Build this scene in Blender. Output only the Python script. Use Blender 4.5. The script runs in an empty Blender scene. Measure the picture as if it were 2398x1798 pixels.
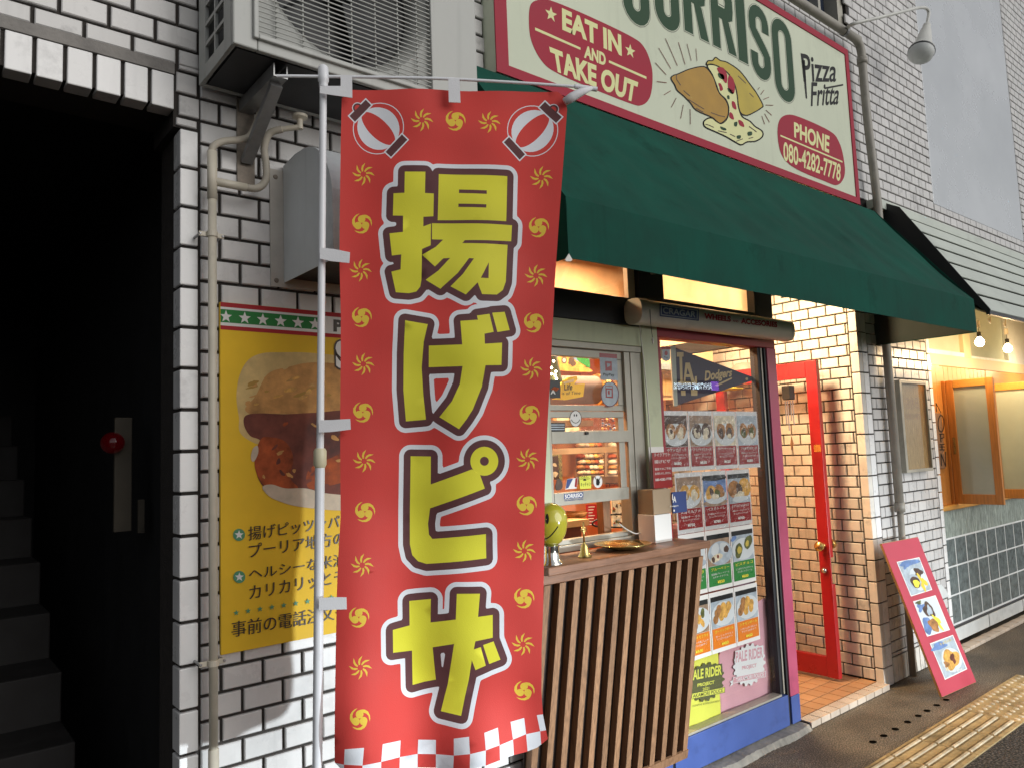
import bpy, bmesh, math, random
import numpy as np
from mathutils import Vector, Matrix
from mathutils.geometry import delaunay_2d_cdt, tessellate_polygon

random.seed(7)
S = bpy.context.scene
COL = S.collection
R = math.radians

# ------------------------------------------------------------------ camera
# facade runs along +X, the building lies towards +Y, up is +Z, the camera stands at (0, 0, 1.5)
FPX, CX, CY = 1764.496, 1199.0, 899.0
CR = Vector((0.7747009, -0.6311790, -0.0380988))     # camera right
CD = Vector((0.0274080, 0.0937132, -0.9952219))      # camera down
CF = Vector((0.6317335, 0.7699551, 0.0898991))       # camera forward
CP = Vector((0.0, 0.0, 1.5))
cam = bpy.data.cameras.new('camera')
cam.sensor_fit = 'HORIZONTAL'; cam.sensor_width = 36.0
cam.lens = FPX / 2398.0 * 36.0
cam.clip_start = 0.05; cam.clip_end = 300.0
camo = bpy.data.objects.new('camera', cam); COL.objects.link(camo)
camo.matrix_world = Matrix(((CR.x, -CD.x, -CF.x, CP.x), (CR.y, -CD.y, -CF.y, CP.y), (CR.z, -CD.z, -CF.z, CP.z), (0, 0, 0, 1)))
S.camera = camo

# ------------------------------------------------------------------ night sky glow, soft street light, exposure
SKY, SUN, HEAD = 0.085, 1.62, 1550.0
w = bpy.data.worlds.new('World'); S.world = w; w.use_nodes = True
nt = w.node_tree; nt.nodes.clear()
sk = nt.nodes.new('ShaderNodeTexSky'); sk.sky_type = 'NISHITA'; sk.sun_disc = False
sk.sun_elevation = R(48); sk.sun_rotation = R(155)
hs = nt.nodes.new('ShaderNodeHueSaturation'); hs.inputs['Saturation'].default_value = 0.18
bg = nt.nodes.new('ShaderNodeBackground'); bg.inputs['Strength'].default_value = SKY
wo = nt.nodes.new('ShaderNodeOutputWorld')
nt.links.new(sk.outputs[0], hs.inputs['Color']); nt.links.new(hs.outputs[0], bg.inputs[0]); nt.links.new(bg.outputs[0], wo.inputs[0])
sl = bpy.data.lights.new('sun', 'SUN'); sl.energy = SUN; sl.angle = R(50); sl.color = (1.0, 0.97, 0.92)
so = bpy.data.objects.new('sun', sl); COL.objects.link(so)
so.rotation_euler = Vector((-0.30, 0.92, -0.30)).to_track_quat('-Z', 'Y').to_euler()
# headlight of a vehicle in the road in front: the low beam that throws the banner's shadow on the wall
for hx, ax, hk in ((3.35, 1.7, 1.0), (5.3, 4.7, 0.55)):
    hl = bpy.data.lights.new('headlight', 'SPOT'); hl.energy = HEAD * hk; hl.color = (0.86, 0.95, 1.0)
    hl.spot_size = R(42); hl.spot_blend = 1.0; hl.shadow_soft_size = 0.05
    ho = bpy.data.objects.new('headlight', hl); COL.objects.link(ho)
    ho.location = (hx, -2.6, 0.72)
    ho.rotation_euler = (Vector((ax, 2.28, 0.0)) - ho.location).to_track_quat('-Z', 'Y').to_euler()
vs = S.view_settings
vs.view_transform = 'Standard'; vs.look = 'None'; vs.exposure = 0.0; vs.gamma = 1.0; vs.use_curve_mapping = False
S.cycles.max_bounces = 6; S.cycles.transparent_max_bounces = 12
S.cycles.caustics_reflective = False; S.cycles.caustics_refractive = False

# ------------------------------------------------------------------ measuring helpers (photo pixel -> point on a real plane)
def ray(px, py):
    return CR * ((px - CX) / FPX) + CD * ((py - CY) / FPX) + CF
def FY(px, py, Y):
    d = ray(px, py); return CP + d * ((Y - CP.y) / d.y)
def FX(px, py, X):
    d = ray(px, py); return CP + d * ((X - CP.x) / d.x)
def FZ(px, py, Z):
    d = ray(px, py); return CP + d * ((Z - CP.z) / d.z)
def proj(p):
    q = Vector(p) - CP; z = q.dot(CF)
    if z < 0.05: return None
    return (CX + FPX * q.dot(CR) / z, CY + FPX * q.dot(CD) / z)
def zm(ox, oy, s):
    return lambda pts: [(ox + a / s, oy + b / s) for a, b in pts]

# ------------------------------------------------------------------ materials
def lin(c):
    c = c / 255.0
    return c / 12.92 if c <= 0.04045 else ((c + 0.055) / 1.055) ** 2.4
MATS = {}
def mat(name, col, rough=0.55, metal=0.0, var=0.12, scale=6.0, bump=0.0, bscale=80.0, spec=0.5, obj=0.0, coat=0.0, emit=None, estr=0.0, streak=0.0, speck=0.0, trans=0.0, stretch=None, stain=0.0, bdist=0.004, spsc=230.0):
    m = bpy.data.materials.new(name); m.use_nodes = True
    n = m.node_tree; P = n.nodes['Principled BSDF']
    tc = n.nodes.new('ShaderNodeTexCoord'); geo = n.nodes.new('ShaderNodeNewGeometry')
    src = geo.outputs['Position']
    if stretch:
        mp = n.nodes.new('ShaderNodeMapping'); mp.inputs['Scale'].default_value = stretch
        n.links.new(src, mp.inputs[0]); src = mp.outputs[0]
    nz = n.nodes.new('ShaderNodeTexNoise'); nz.inputs['Scale'].default_value = scale; nz.inputs['Detail'].default_value = 6; nz.inputs['Roughness'].default_value = 0.62
    n.links.new(src, nz.inputs['Vector'])
    mr = n.nodes.new('ShaderNodeMapRange'); mr.inputs[1].default_value = 0.3; mr.inputs[2].default_value = 0.7
    mr.inputs[3].default_value = 1.0 - var; mr.inputs[4].default_value = 1.0 + var
    n.links.new(nz.outputs[0], mr.inputs[0])
    val = mr.outputs[0]
    def mul(a, b):
        x = n.nodes.new('ShaderNodeMath'); x.operation = 'MULTIPLY'
        n.links.new(a, x.inputs[0])
        if isinstance(b, float): x.inputs[1].default_value = b
        else: n.links.new(b, x.inputs[1])
        return x.outputs[0]
    if obj:
        oi = n.nodes.new('ShaderNodeObjectInfo'); r2 = n.nodes.new('ShaderNodeMapRange')
        r2.inputs[3].default_value = 1 - obj; r2.inputs[4].default_value = 1 + obj * 0.6
        n.links.new(oi.outputs['Random'], r2.inputs[0]); val = mul(val, r2.outputs[0])
    if streak:
        mp2 = n.nodes.new('ShaderNodeMapping'); mp2.inputs['Scale'].default_value = (22, 22, 1.3)
        n.links.new(geo.outputs['Position'], mp2.inputs[0])
        n2 = n.nodes.new('ShaderNodeTexNoise'); n2.inputs['Scale'].default_value = 1.0; n2.inputs['Detail'].default_value = 5
        n.links.new(mp2.outputs[0], n2.inputs['Vector'])
        r3 = n.nodes.new('ShaderNodeMapRange'); r3.inputs[1].default_value = 0.56; r3.inputs[2].default_value = 0.74
        r3.inputs[3].default_value = 1.0; r3.inputs[4].default_value = 1 - streak
        n.links.new(n2.outputs[0], r3.inputs[0]); val = mul(val, r3.outputs[0])
    if stain:
        n5 = n.nodes.new('ShaderNodeTexNoise'); n5.inputs['Scale'].default_value = 4.5; n5.inputs['Detail'].default_value = 9; n5.inputs['Roughness'].default_value = 0.72
        n.links.new(geo.outputs['Position'], n5.inputs['Vector'])
        r5 = n.nodes.new('ShaderNodeMapRange'); r5.inputs[1].default_value = 0.57; r5.inputs[2].default_value = 0.72; r5.inputs[3].default_value = 1.0; r5.inputs[4].default_value = 1 - stain
        n.links.new(n5.outputs[0], r5.inputs[0]); val = mul(val, r5.outputs[0])
    if speck:
        n4 = n.nodes.new('ShaderNodeTexNoise'); n4.inputs['Scale'].default_value = spsc; n4.inputs['Detail'].default_value = 2
        n.links.new(geo.outputs['Position'], n4.inputs['Vector'])
        r4 = n.nodes.new('ShaderNodeMapRange'); r4.inputs[1].default_value = 0.45; r4.inputs[2].default_value = 0.75
        r4.inputs[3].default_value = 1 - speck; r4.inputs[4].default_value = 1 + speck * 3
        n.links.new(n4.outputs[0], r4.inputs[0]); val = mul(val, r4.outputs[0])
    vm = n.nodes.new('ShaderNodeVectorMath'); vm.operation = 'SCALE'
    vm.inputs[0].default_value = col[:3]
    n.links.new(val, vm.inputs['Scale'])
    n.links.new(vm.outputs[0], P.inputs['Base Color'])
    rr = n.nodes.new('ShaderNodeMapRange'); rr.inputs[1].default_value = 0.3; rr.inputs[2].default_value = 0.7
    rr.inputs[3].default_value = max(0.02, rough - 0.09); rr.inputs[4].default_value = min(1, rough + 0.09)
    n.links.new(nz.outputs[0], rr.inputs[0]); n.links.new(rr.outputs[0], P.inputs['Roughness'])
    P.inputs['Metallic'].default_value = metal; P.inputs['Specular IOR Level'].default_value = spec
    if coat: P.inputs['Coat Weight'].default_value = coat; P.inputs['Coat Roughness'].default_value = 0.08
    if emit: P.inputs['Emission Color'].default_value = (*emit, 1); P.inputs['Emission Strength'].default_value = estr
    if trans:
        P.inputs['Subsurface Weight'].default_value = 0.0
    if bump:
        nb = n.nodes.new('ShaderNodeTexNoise'); nb.inputs['Scale'].default_value = bscale; nb.inputs['Detail'].default_value = 4
        n.links.new(src, nb.inputs['Vector'])
        b = n.nodes.new('ShaderNodeBump'); b.inputs['Strength'].default_value = bump; b.inputs['Distance'].default_value = bdist
        n.links.new(nb.outputs[0], b.inputs['Height']); n.links.new(b.outputs[0], P.inputs['Normal'])
    MATS[name] = m
    return m
def rgb(r, g, b, k=1.0): return (lin(r) * k, lin(g) * k, lin(b) * k)
def glass(name, tint=(1, 1, 1), refl=1.0, rough=0.0, bump=0.0):
    m = bpy.data.materials.new(name); m.use_nodes = True; n = m.node_tree; n.nodes.clear()
    t = n.nodes.new('ShaderNodeBsdfTransparent'); t.inputs[0].default_value = (*tint, 1)
    g = n.nodes.new('ShaderNodeBsdfGlossy'); g.inputs['Roughness'].default_value = rough
    f0 = n.nodes.new('ShaderNodeLayerWeight'); f0.inputs['Blend'].default_value = 0.5
    f1 = n.nodes.new('ShaderNodeMath'); f1.operation = 'POWER'; f1.inputs[1].default_value = 5.0; n.links.new(f0.outputs['Facing'], f1.inputs[0])
    f = n.nodes.new('ShaderNodeMath'); f.operation = 'MULTIPLY_ADD'; f.inputs[1].default_value = 0.95; f.inputs[2].default_value = 0.045; n.links.new(f1.outputs[0], f.inputs[0])
    mm = n.nodes.new('ShaderNodeMath'); mm.operation = 'MULTIPLY'; mm.inputs[1].default_value = refl; mm.use_clamp = True
    mx = n.nodes.new('ShaderNodeMixShader'); o = n.nodes.new('ShaderNodeOutputMaterial')
    n.links.new(f.outputs[0], mm.inputs[0]); n.links.new(mm.outputs[0], mx.inputs[0]); n.links.new(t.outputs[0], mx.inputs[1]); n.links.new(g.outputs[0], mx.inputs[2]); n.links.new(mx.outputs[0], o.inputs[0])
    if bump:
        nb = n.nodes.new('ShaderNodeTexNoise'); nb.inputs['Scale'].default_value = 28; nb.inputs['Detail'].default_value = 3
        geo = n.nodes.new('ShaderNodeNewGeometry'); n.links.new(geo.outputs['Position'], nb.inputs['Vector'])
        b = n.nodes.new('ShaderNodeBump'); b.inputs['Strength'].default_value = bump; b.inputs['Distance'].default_value = 0.01
        n.links.new(nb.outputs[0], b.inputs['Height']); n.links.new(b.outputs[0], g.inputs['Normal'])
    MATS[name] = m
def emis(name, col, s):
    m = bpy.data.materials.new(name); m.use_nodes = True; n = m.node_tree; P = n.nodes['Principled BSDF']
    P.inputs['Base Color'].default_value = (*col, 1); P.inputs['Emission Color'].default_value = (*col, 1); P.inputs['Emission Strength'].default_value = s
    MATS[name] = m

mat('tile_trim', (0.82, 0.81, 0.80), 0.3, var=0.05, scale=9, obj=0.05, bump=0.12, bscale=40, streak=0.14, stain=0.3)
mat('tile', (0.64, 0.625, 0.61), 0.32, var=0.07, scale=9, obj=0.10, bump=0.12, bscale=40, streak=0.16, stain=0.5)
mat('tile_old', (0.74, 0.70, 0.63), 0.35, var=0.12, scale=7, obj=0.14, bump=0.15, bscale=40, streak=0.28, stain=0.5)
mat('grout', (0.036, 0.03, 0.026), 0.9, var=0.3, scale=30, bump=0.5, bscale=200)
mat('grout_grey', (0.16, 0.155, 0.145), 0.9, var=0.25, scale=20, bump=0.5, bscale=160)
mat('mortar', (0.23, 0.215, 0.2), 0.9, var=0.25, scale=12, bump=0.6, bscale=70)
mat('stairwell_shade', (0.012, 0.012, 0.013), 0.9, var=0.3, scale=5)  # near-black colour stands in for the shade of the unlit stairwell
mat('stair', (0.010, 0.0082, 0.0078), 0.8, var=0.3, scale=9)  # step colour darkened as well, the stairway's shade is painted in
mat('white_metal', (0.62, 0.62, 0.58), 0.42, var=0.06, scale=5, streak=0.12, stain=0.25)
mat('ac_body', (0.42, 0.425, 0.40), 0.45, var=0.06, scale=4, streak=0.15, stain=0.2)
mat('dark_metal', (0.03, 0.031, 0.034), 0.5, var=0.2)
mat('black', (0.012, 0.012, 0.014), 0.5, var=0.1)
mat('hole', (0.006, 0.005, 0.004), 1.0, var=0.1, spec=0.0)
mat('steel', (0.30, 0.30, 0.30), 0.42, 0.7, var=0.2, scale=12)
mat('rusty', (0.26, 0.22, 0.18), 0.7, 0.2, var=0.35, scale=25)
mat('pvc', (0.58, 0.53, 0.43), 0.45, var=0.1, scale=10, streak=0.1, stain=0.25)
mat('pvc_grey', (0.30, 0.28, 0.24), 0.5, var=0.15, scale=10, stain=0.4)
mat('hose', (0.42, 0.38, 0.31), 0.6, var=0.12, scale=20)
mat('pole_white', (0.74, 0.75, 0.78), 0.32, var=0.05, scale=9)
mat('pole_joint', (0.60, 0.55, 0.38), 0.4, var=0.08)
mat('loop', (0.70, 0.70, 0.72), 0.8, var=0.06, bump=0.2, bscale=300)
mat('hood_face', (0.66, 0.69, 0.70), 0.4, var=0.08, scale=4, streak=0.15, stain=0.25)
mat('hood_plate', (0.50, 0.47, 0.42), 0.6, var=0.15, scale=9)
# banner cloth
mat('cloth_red', (0.60, 0.047, 0.038), 0.75, var=0.05, scale=3, bump=0.15, bscale=500)
mat('cloth_yellow', (0.70, 0.66, 0.035), 0.75, var=0.04, scale=3, bump=0.15, bscale=500)
mat('cloth_gold', (0.74, 0.52, 0.05), 0.75, var=0.04, scale=3, bump=0.15, bscale=500)
mat('cloth_brown', (0.105, 0.034, 0.036), 0.75, var=0.05, scale=3, bump=0.15, bscale=500)
mat('cloth_white', (0.72, 0.74, 0.78), 0.75, var=0.03, scale=3, bump=0.15, bscale=500)
# sign
mat('sign_cream', (0.60, 0.64, 0.50), 0.42, var=0.05, scale=2, streak=0.07, spec=0.18, stain=0.12)
mat('sign_red', (0.34, 0.018, 0.04), 0.45, var=0.07, scale=3, spec=0.18)
mat('sign_green', (0.020, 0.060, 0.026), 0.45, var=0.06, spec=0.18)
mat('sign_letter', (0.72, 0.72, 0.36), 0.45, var=0.03, spec=0.18)
mat('ink', (0.014, 0.013, 0.014), 0.5, var=0.05, spec=0.18)
mat('crust', (0.42, 0.25, 0.06), 0.5, var=0.12, scale=7, spec=0.18)
mat('crust_light', (0.50, 0.39, 0.08), 0.5, var=0.1, scale=7, spec=0.18)
mat('cheese', (0.72, 0.72, 0.38), 0.5, var=0.03, spec=0.18)
mat('awning', (0.008, 0.066, 0.047), 0.8, var=0.25, scale=3.0, bump=0.3, bscale=14, spec=0.12, streak=0.15, stain=0.35)
mat('awning_shade', (0.02, 0.03, 0.026), 0.8)  # dark colour for the shade under the awning
# shop front
mat('frame_navy', (0.010, 0.011, 0.016), 0.5, var=0.2)
mat('frame_pale', (0.50, 0.54, 0.37), 0.5, var=0.06, scale=5, streak=0.08, stain=0.2)
mat('frame_alu', (0.40, 0.38, 0.32), 0.42, 0.25, var=0.1, scale=8, streak=0.1, stain=0.25)
mat('frame_red', (0.30, 0.022, 0.038), 0.45, var=0.1, scale=6)
mat('post_pink', (0.46, 0.075, 0.15), 0.45, var=0.08, scale=5, stain=0.25)
mat('base_blue', (0.05, 0.095, 0.31), 0.5, var=0.1, scale=5, streak=0.08, stain=0.3)
mat('wood_dark', (0.19, 0.085, 0.042), 0.45, var=0.3, scale=6, stretch=(1.2, 14, 14), bump=0.2, bscale=12, stain=0.3)
mat('wood_slat', (0.24, 0.125, 0.062), 0.6, var=0.35, scale=5, stretch=(26, 26, 2.2), bump=0.3, bscale=10, obj=0.22, stain=0.3)
mat('wood_back', (0.022, 0.013, 0.01), 0.8, var=0.3)
mat('wood_orange', (0.56, 0.22, 0.045), 0.42, var=0.2, scale=5, stretch=(24, 24, 1.5), bump=0.12, bscale=10)
mat('wood_bright', (0.62, 0.30, 0.06), 0.4, var=0.2, scale=5, stretch=(2, 24, 24), bump=0.12, bscale=10)
mat('door_red', (0.40, 0.012, 0.018), 0.35, var=0.08, scale=4, stain=0.35)
mat('gold', (0.72, 0.55, 0.20), 0.22, 0.95, var=0.08, scale=30)
mat('chrome', (0.75, 0.74, 0.68), 0.1, 1.0, var=0.03)
mat('smile_yellow', (0.38, 0.34, 0.03), 0.12, var=0.03, coat=0.8)
mat('paper', (0.74, 0.73, 0.70), 0.55, var=0.03, scale=4)
mat('paper_lam', (0.70, 0.70, 0.69), 0.14, var=0.03, scale=4, bump=0.35, bscale=26, spec=0.6, coat=0.6)
mat('card_red', (0.30, 0.022, 0.022), 0.2, var=0.06, spec=0.6, coat=0.4)
mat('card_green', (0.035, 0.22, 0.05), 0.3, var=0.05)
mat('card_orange', (0.72, 0.20, 0.02), 0.3, var=0.05)
mat('txt_white', (0.78, 0.76, 0.72), 0.5, var=0.02)
mat('txt_yellow', (0.85, 0.72, 0.05), 0.5, var=0.02)
mat('navy', (0.022, 0.05, 0.19), 0.5, var=0.05)
mat('pennant', (0.052, 0.045, 0.075), 0.85, var=0.08, scale=8, bump=0.2, bscale=300)
mat('pennant_tan', (0.56, 0.43, 0.23), 0.85, var=0.05)
mat('pennant_tape', (0.42, 0.46, 0.40), 0.8)
mat('shirt_yellow', (0.68, 0.70, 0.10), 0.85, var=0.06, bump=0.2, bscale=200)
mat('shirt_pink', (0.60, 0.32, 0.37), 0.85, var=0.06, scale=4, bump=0.3, bscale=22)
mat('shirt_ink', (0.09, 0.10, 0.035), 0.8)
mat('shirt_pale', (0.70, 0.71, 0.72), 0.8, var=0.04)
mat('housing', (0.62, 0.61, 0.55), 0.45, var=0.08, scale=5, stain=0.2)
mat('cardboard', (0.34, 0.25, 0.16), 0.8, var=0.1)
mat('plate_white', (0.58, 0.62, 0.63), 0.4, var=0.06)
mat('food_brown', (0.34, 0.15, 0.04), 0.5, var=0.6, scale=38)
mat('food_dark', (0.07, 0.035, 0.02), 0.5, var=0.6, scale=38)
mat('food_gold', (0.60, 0.32, 0.06), 0.5, var=0.5, scale=38)
mat('food_cream', (0.66, 0.58, 0.42), 0.5, var=0.4, scale=38)
mat('food_green', (0.09, 0.10, 0.02), 0.5, var=0.6, scale=38)
mat('food_table', (0.30, 0.20, 0.13), 0.5, var=0.4, scale=25)
mat('print_blue', (0.13, 0.22, 0.44), 0.4, var=0.35, scale=25)
mat('print_pale', (0.38, 0.44, 0.49), 0.4, var=0.25, scale=25)
mat('print_black', (0.015, 0.016, 0.016), 0.35)
mat('poster_yellow', (0.78, 0.49, 0.03), 0.6, var=0.12, scale=2.5, spec=0.2)
mat('poster_green', (0.035, 0.21, 0.055), 0.6, var=0.06, spec=0.2)
mat('poster_red', (0.40, 0.028, 0.033), 0.6, var=0.06, spec=0.2)
mat('poster_text', (0.035, 0.018, 0.008), 0.5)
mat('bun_pale', (0.60, 0.43, 0.18), 0.6, var=0.3, scale=9, spec=0.2)
mat('bun_brown', (0.52, 0.27, 0.09), 0.6, var=0.45, scale=14, spec=0.2)
mat('sauce_red', (0.32, 0.07, 0.022), 0.6, var=0.6, scale=17, spec=0.2)
mat('sauce_dark', (0.17, 0.052, 0.036), 0.6, var=0.5, scale=10, spec=0.2)
mat('mozz', (0.58, 0.48, 0.36), 0.6, var=0.2, scale=14, spec=0.2)
mat('text_teal', (0.07, 0.26, 0.13), 0.5)
# inside
mat('wall_orange', (0.72, 0.33, 0.165), 0.7, var=0.06, scale=3)
mat('ceil_cream', (0.74, 0.56, 0.33), 0.7, var=0.06)
mat('shelf_wood', (0.30, 0.17, 0.09), 0.6, var=0.2)
mat('shelf_light', (0.66, 0.42, 0.22), 0.6, var=0.15)
mat('barrel', (0.20, 0.15, 0.15), 0.75, 0.0, var=0.1)
mat('yellow_sign', (0.80, 0.66, 0.02), 0.4, var=0.03)
mat('floor_in', (0.10, 0.07, 0.055), 0.6, var=0.3)
mat('floor_tile', (0.50, 0.27, 0.135), 0.4, var=0.12, obj=0.12, scale=9, bump=0.12, bscale=60, stain=0.25)
mat('nosing', (0.62, 0.52, 0.42), 0.35, var=0.14, obj=0.08, stain=0.3)
# street
mat('asphalt', (0.135, 0.112, 0.085), 0.6, var=0.45, scale=2.2, bump=1.0, bscale=120, speck=0.5, spsc=150, spec=0.35, stain=0.45, bdist=0.006)
mat('road', (0.042, 0.037, 0.033), 0.8, var=0.35, scale=4, bump=1.0, bscale=75, speck=1.0, spsc=95, bdist=0.014)
mat('kerb', (0.25, 0.235, 0.205), 0.8, var=0.35, scale=9, bump=0.7, bscale=60, stain=0.4)
mat('tactile_dirt', (0.17, 0.125, 0.065), 0.85, var=0.5, scale=16, bump=0.5, bscale=140, spec=0.15)
mat('tactile', (0.35, 0.268, 0.142), 0.85, var=0.45, scale=9, spec=0.15, bump=0.5, bscale=120, obj=0.08, stain=0.35)
mat('tactile_bar', (0.47, 0.41, 0.30), 0.7, var=0.35, scale=14, bump=0.4, bscale=120, spec=0.2)
mat('board_red', (0.46, 0.045, 0.075), 0.42, var=0.08, scale=4, stain=0.22)
mat('board_edge', (0.45, 0.27, 0.10), 0.7, var=0.2)
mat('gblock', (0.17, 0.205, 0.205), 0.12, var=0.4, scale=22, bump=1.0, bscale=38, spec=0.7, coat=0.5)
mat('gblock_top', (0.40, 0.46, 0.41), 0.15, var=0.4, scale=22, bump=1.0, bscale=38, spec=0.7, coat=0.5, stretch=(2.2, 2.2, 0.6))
mat('gjoint', (0.74, 0.76, 0.76), 0.6, var=0.15)
mat('base_white', (0.62, 0.64, 0.63), 0.5, var=0.12, scale=5, streak=0.12, stain=0.3)
mat('frosted', (0.46, 0.51, 0.42), 0.12, var=0.08, scale=3, spec=0.6)
mat('notice', (0.47, 0.33, 0.16), 0.2, var=0.3, scale=7, stretch=(9, 9, 2))
mat('ochre', (0.50, 0.36, 0.10), 0.6)
mat('slat_white', (0.52, 0.56, 0.50), 0.45, var=0.08, scale=3, stain=0.25)
mat('panel_grey', (0.54, 0.56, 0.58), 0.26, 0.3, var=0.05, scale=1.2, stain=0.08)
mat('window_blue', (0.03, 0.045, 0.085), 0.1, var=0.2)
mat('purple', (0.14, 0.065, 0.095), 0.6)
mat('red_lens', (0.045, 0.001, 0.002), 0.2, emit=(1, 0.01, 0.03), estr=0.012, coat=0.6)
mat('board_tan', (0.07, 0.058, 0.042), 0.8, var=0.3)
mat('cream_soffit', (0.60, 0.50, 0.31), 0.6, var=0.06)
def dusty(name, col, k):
    m = bpy.data.materials.new(name); m.use_nodes = True; n = m.node_tree; n.nodes.clear()
    t = n.nodes.new('ShaderNodeBsdfTransparent'); d = n.nodes.new('ShaderNodeBsdfTranslucent'); d.inputs[0].default_value = (*col, 1); e = n.nodes.new('ShaderNodeBsdfDiffuse'); e.inputs[0].default_value = (*col, 1)
    a = n.nodes.new('ShaderNodeMixShader'); a.inputs[0].default_value = 0.4; b = n.nodes.new('ShaderNodeMixShader'); o = n.nodes.new('ShaderNodeOutputMaterial')
    nz = n.nodes.new('ShaderNodeTexNoise'); nz.inputs['Scale'].default_value = 7; nz.inputs['Detail'].default_value = 6; g_ = n.nodes.new('ShaderNodeNewGeometry'); n.links.new(g_.outputs['Position'], nz.inputs['Vector'])
    r = n.nodes.new('ShaderNodeMapRange'); r.inputs[1].default_value = .3; r.inputs[2].default_value = .7; r.inputs[3].default_value = k - .12; r.inputs[4].default_value = k + .08; n.links.new(nz.outputs[0], r.inputs[0]); n.links.new(r.outputs[0], b.inputs[0])
    n.links.new(d.outputs[0], a.inputs[1]); n.links.new(e.outputs[0], a.inputs[2]); n.links.new(t.outputs[0], b.inputs[1]); n.links.new(a.outputs[0], b.inputs[2]); n.links.new(b.outputs[0], o.inputs[0]); MATS[name] = m
dusty('pane_dusty', (0.85, 0.78, 0.62), 0.85)
glass('pane', (0.97, 0.97, 0.96), 1.0)
glass('film', (0.97, 0.97, 0.97), 1.3, 0.08, 1.0)
glass('pane_door', (0.96, 0.95, 0.93), 1.0)
glass('pane_frost', (0.80, 0.86, 0.78), 1.2, 0.06)
emis('bulb_on', (1.0, 0.80, 0.50), 28.0)
emis('sign_white', (0.75, 0.9, 1.0), 14.0)
emis('sign_purple', (0.35, 0.12, 0.9), 9.0)
emis('tube_on', (1.0, 0.93, 0.80), 14.0)
emis('spot_on', (1.0, 0.85, 0.6), 18.0)

# ------------------------------------------------------------------ mesh helpers
def tag(o, label=None, cat=None, group=None, kind=None):
    if label: o['label'] = label
    if cat: o['category'] = cat; o['kind'] = 'thing'
    if group: o['group'] = group
    if kind: o['kind'] = kind
    return o
def link(name, me, parent=None):
    o = bpy.data.objects.new(name, me); COL.objects.link(o)
    if parent is not None:
        o.parent = parent; o.matrix_parent_inverse = Matrix.Translation(parent.location).inverted() if parent.type == 'EMPTY' else parent.matrix_basis.inverted()
    return o
def thing(name, label, cat, loc=(0, 0, 0), group=None):
    o = bpy.data.objects.new(name, None); COL.objects.link(o); o.location = loc; o.empty_display_size = 0.1
    return tag(o, label, cat, group)
TEXT_CACHE = {}
def text_tris(body, bold=0.0, shear=0.0, spacing=1.0):
    key = (body, bold, shear, spacing)
    if key in TEXT_CACHE: return TEXT_CACHE[key]
    c = bpy.data.curves.new('t', 'FONT'); c.body = body; c.offset = bold; c.shear = shear; c.space_character = spacing; c.resolution_u = 4; c.space_line = 1.1
    c.align_x = 'CENTER'
    o = bpy.data.objects.new('t', c); COL.objects.link(o)
    dg = bpy.context.evaluated_depsgraph_get(); dg.update()
    me = bpy.data.meshes.new_from_object(o.evaluated_get(dg))
    vs_ = [(v.co.x, v.co.y) for v in me.vertices]; fs = [tuple(p.vertices) for p in me.polygons]
    bpy.data.objects.remove(o); bpy.data.curves.remove(c); bpy.data.meshes.remove(me)
    if vs_:
        x0 = min(v[0] for v in vs_); x1 = max(v[0] for v in vs_); y0 = min(v[1] for v in vs_); y1 = max(v[1] for v in vs_)
        vs_ = [((v[0] - x0) / max(1e-6, x1 - x0), (v[1] - y0) / max(1e-6, y1 - y0)) for v in vs_]
    TEXT_CACHE[key] = (vs_, fs)
    return TEXT_CACHE[key]

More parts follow.
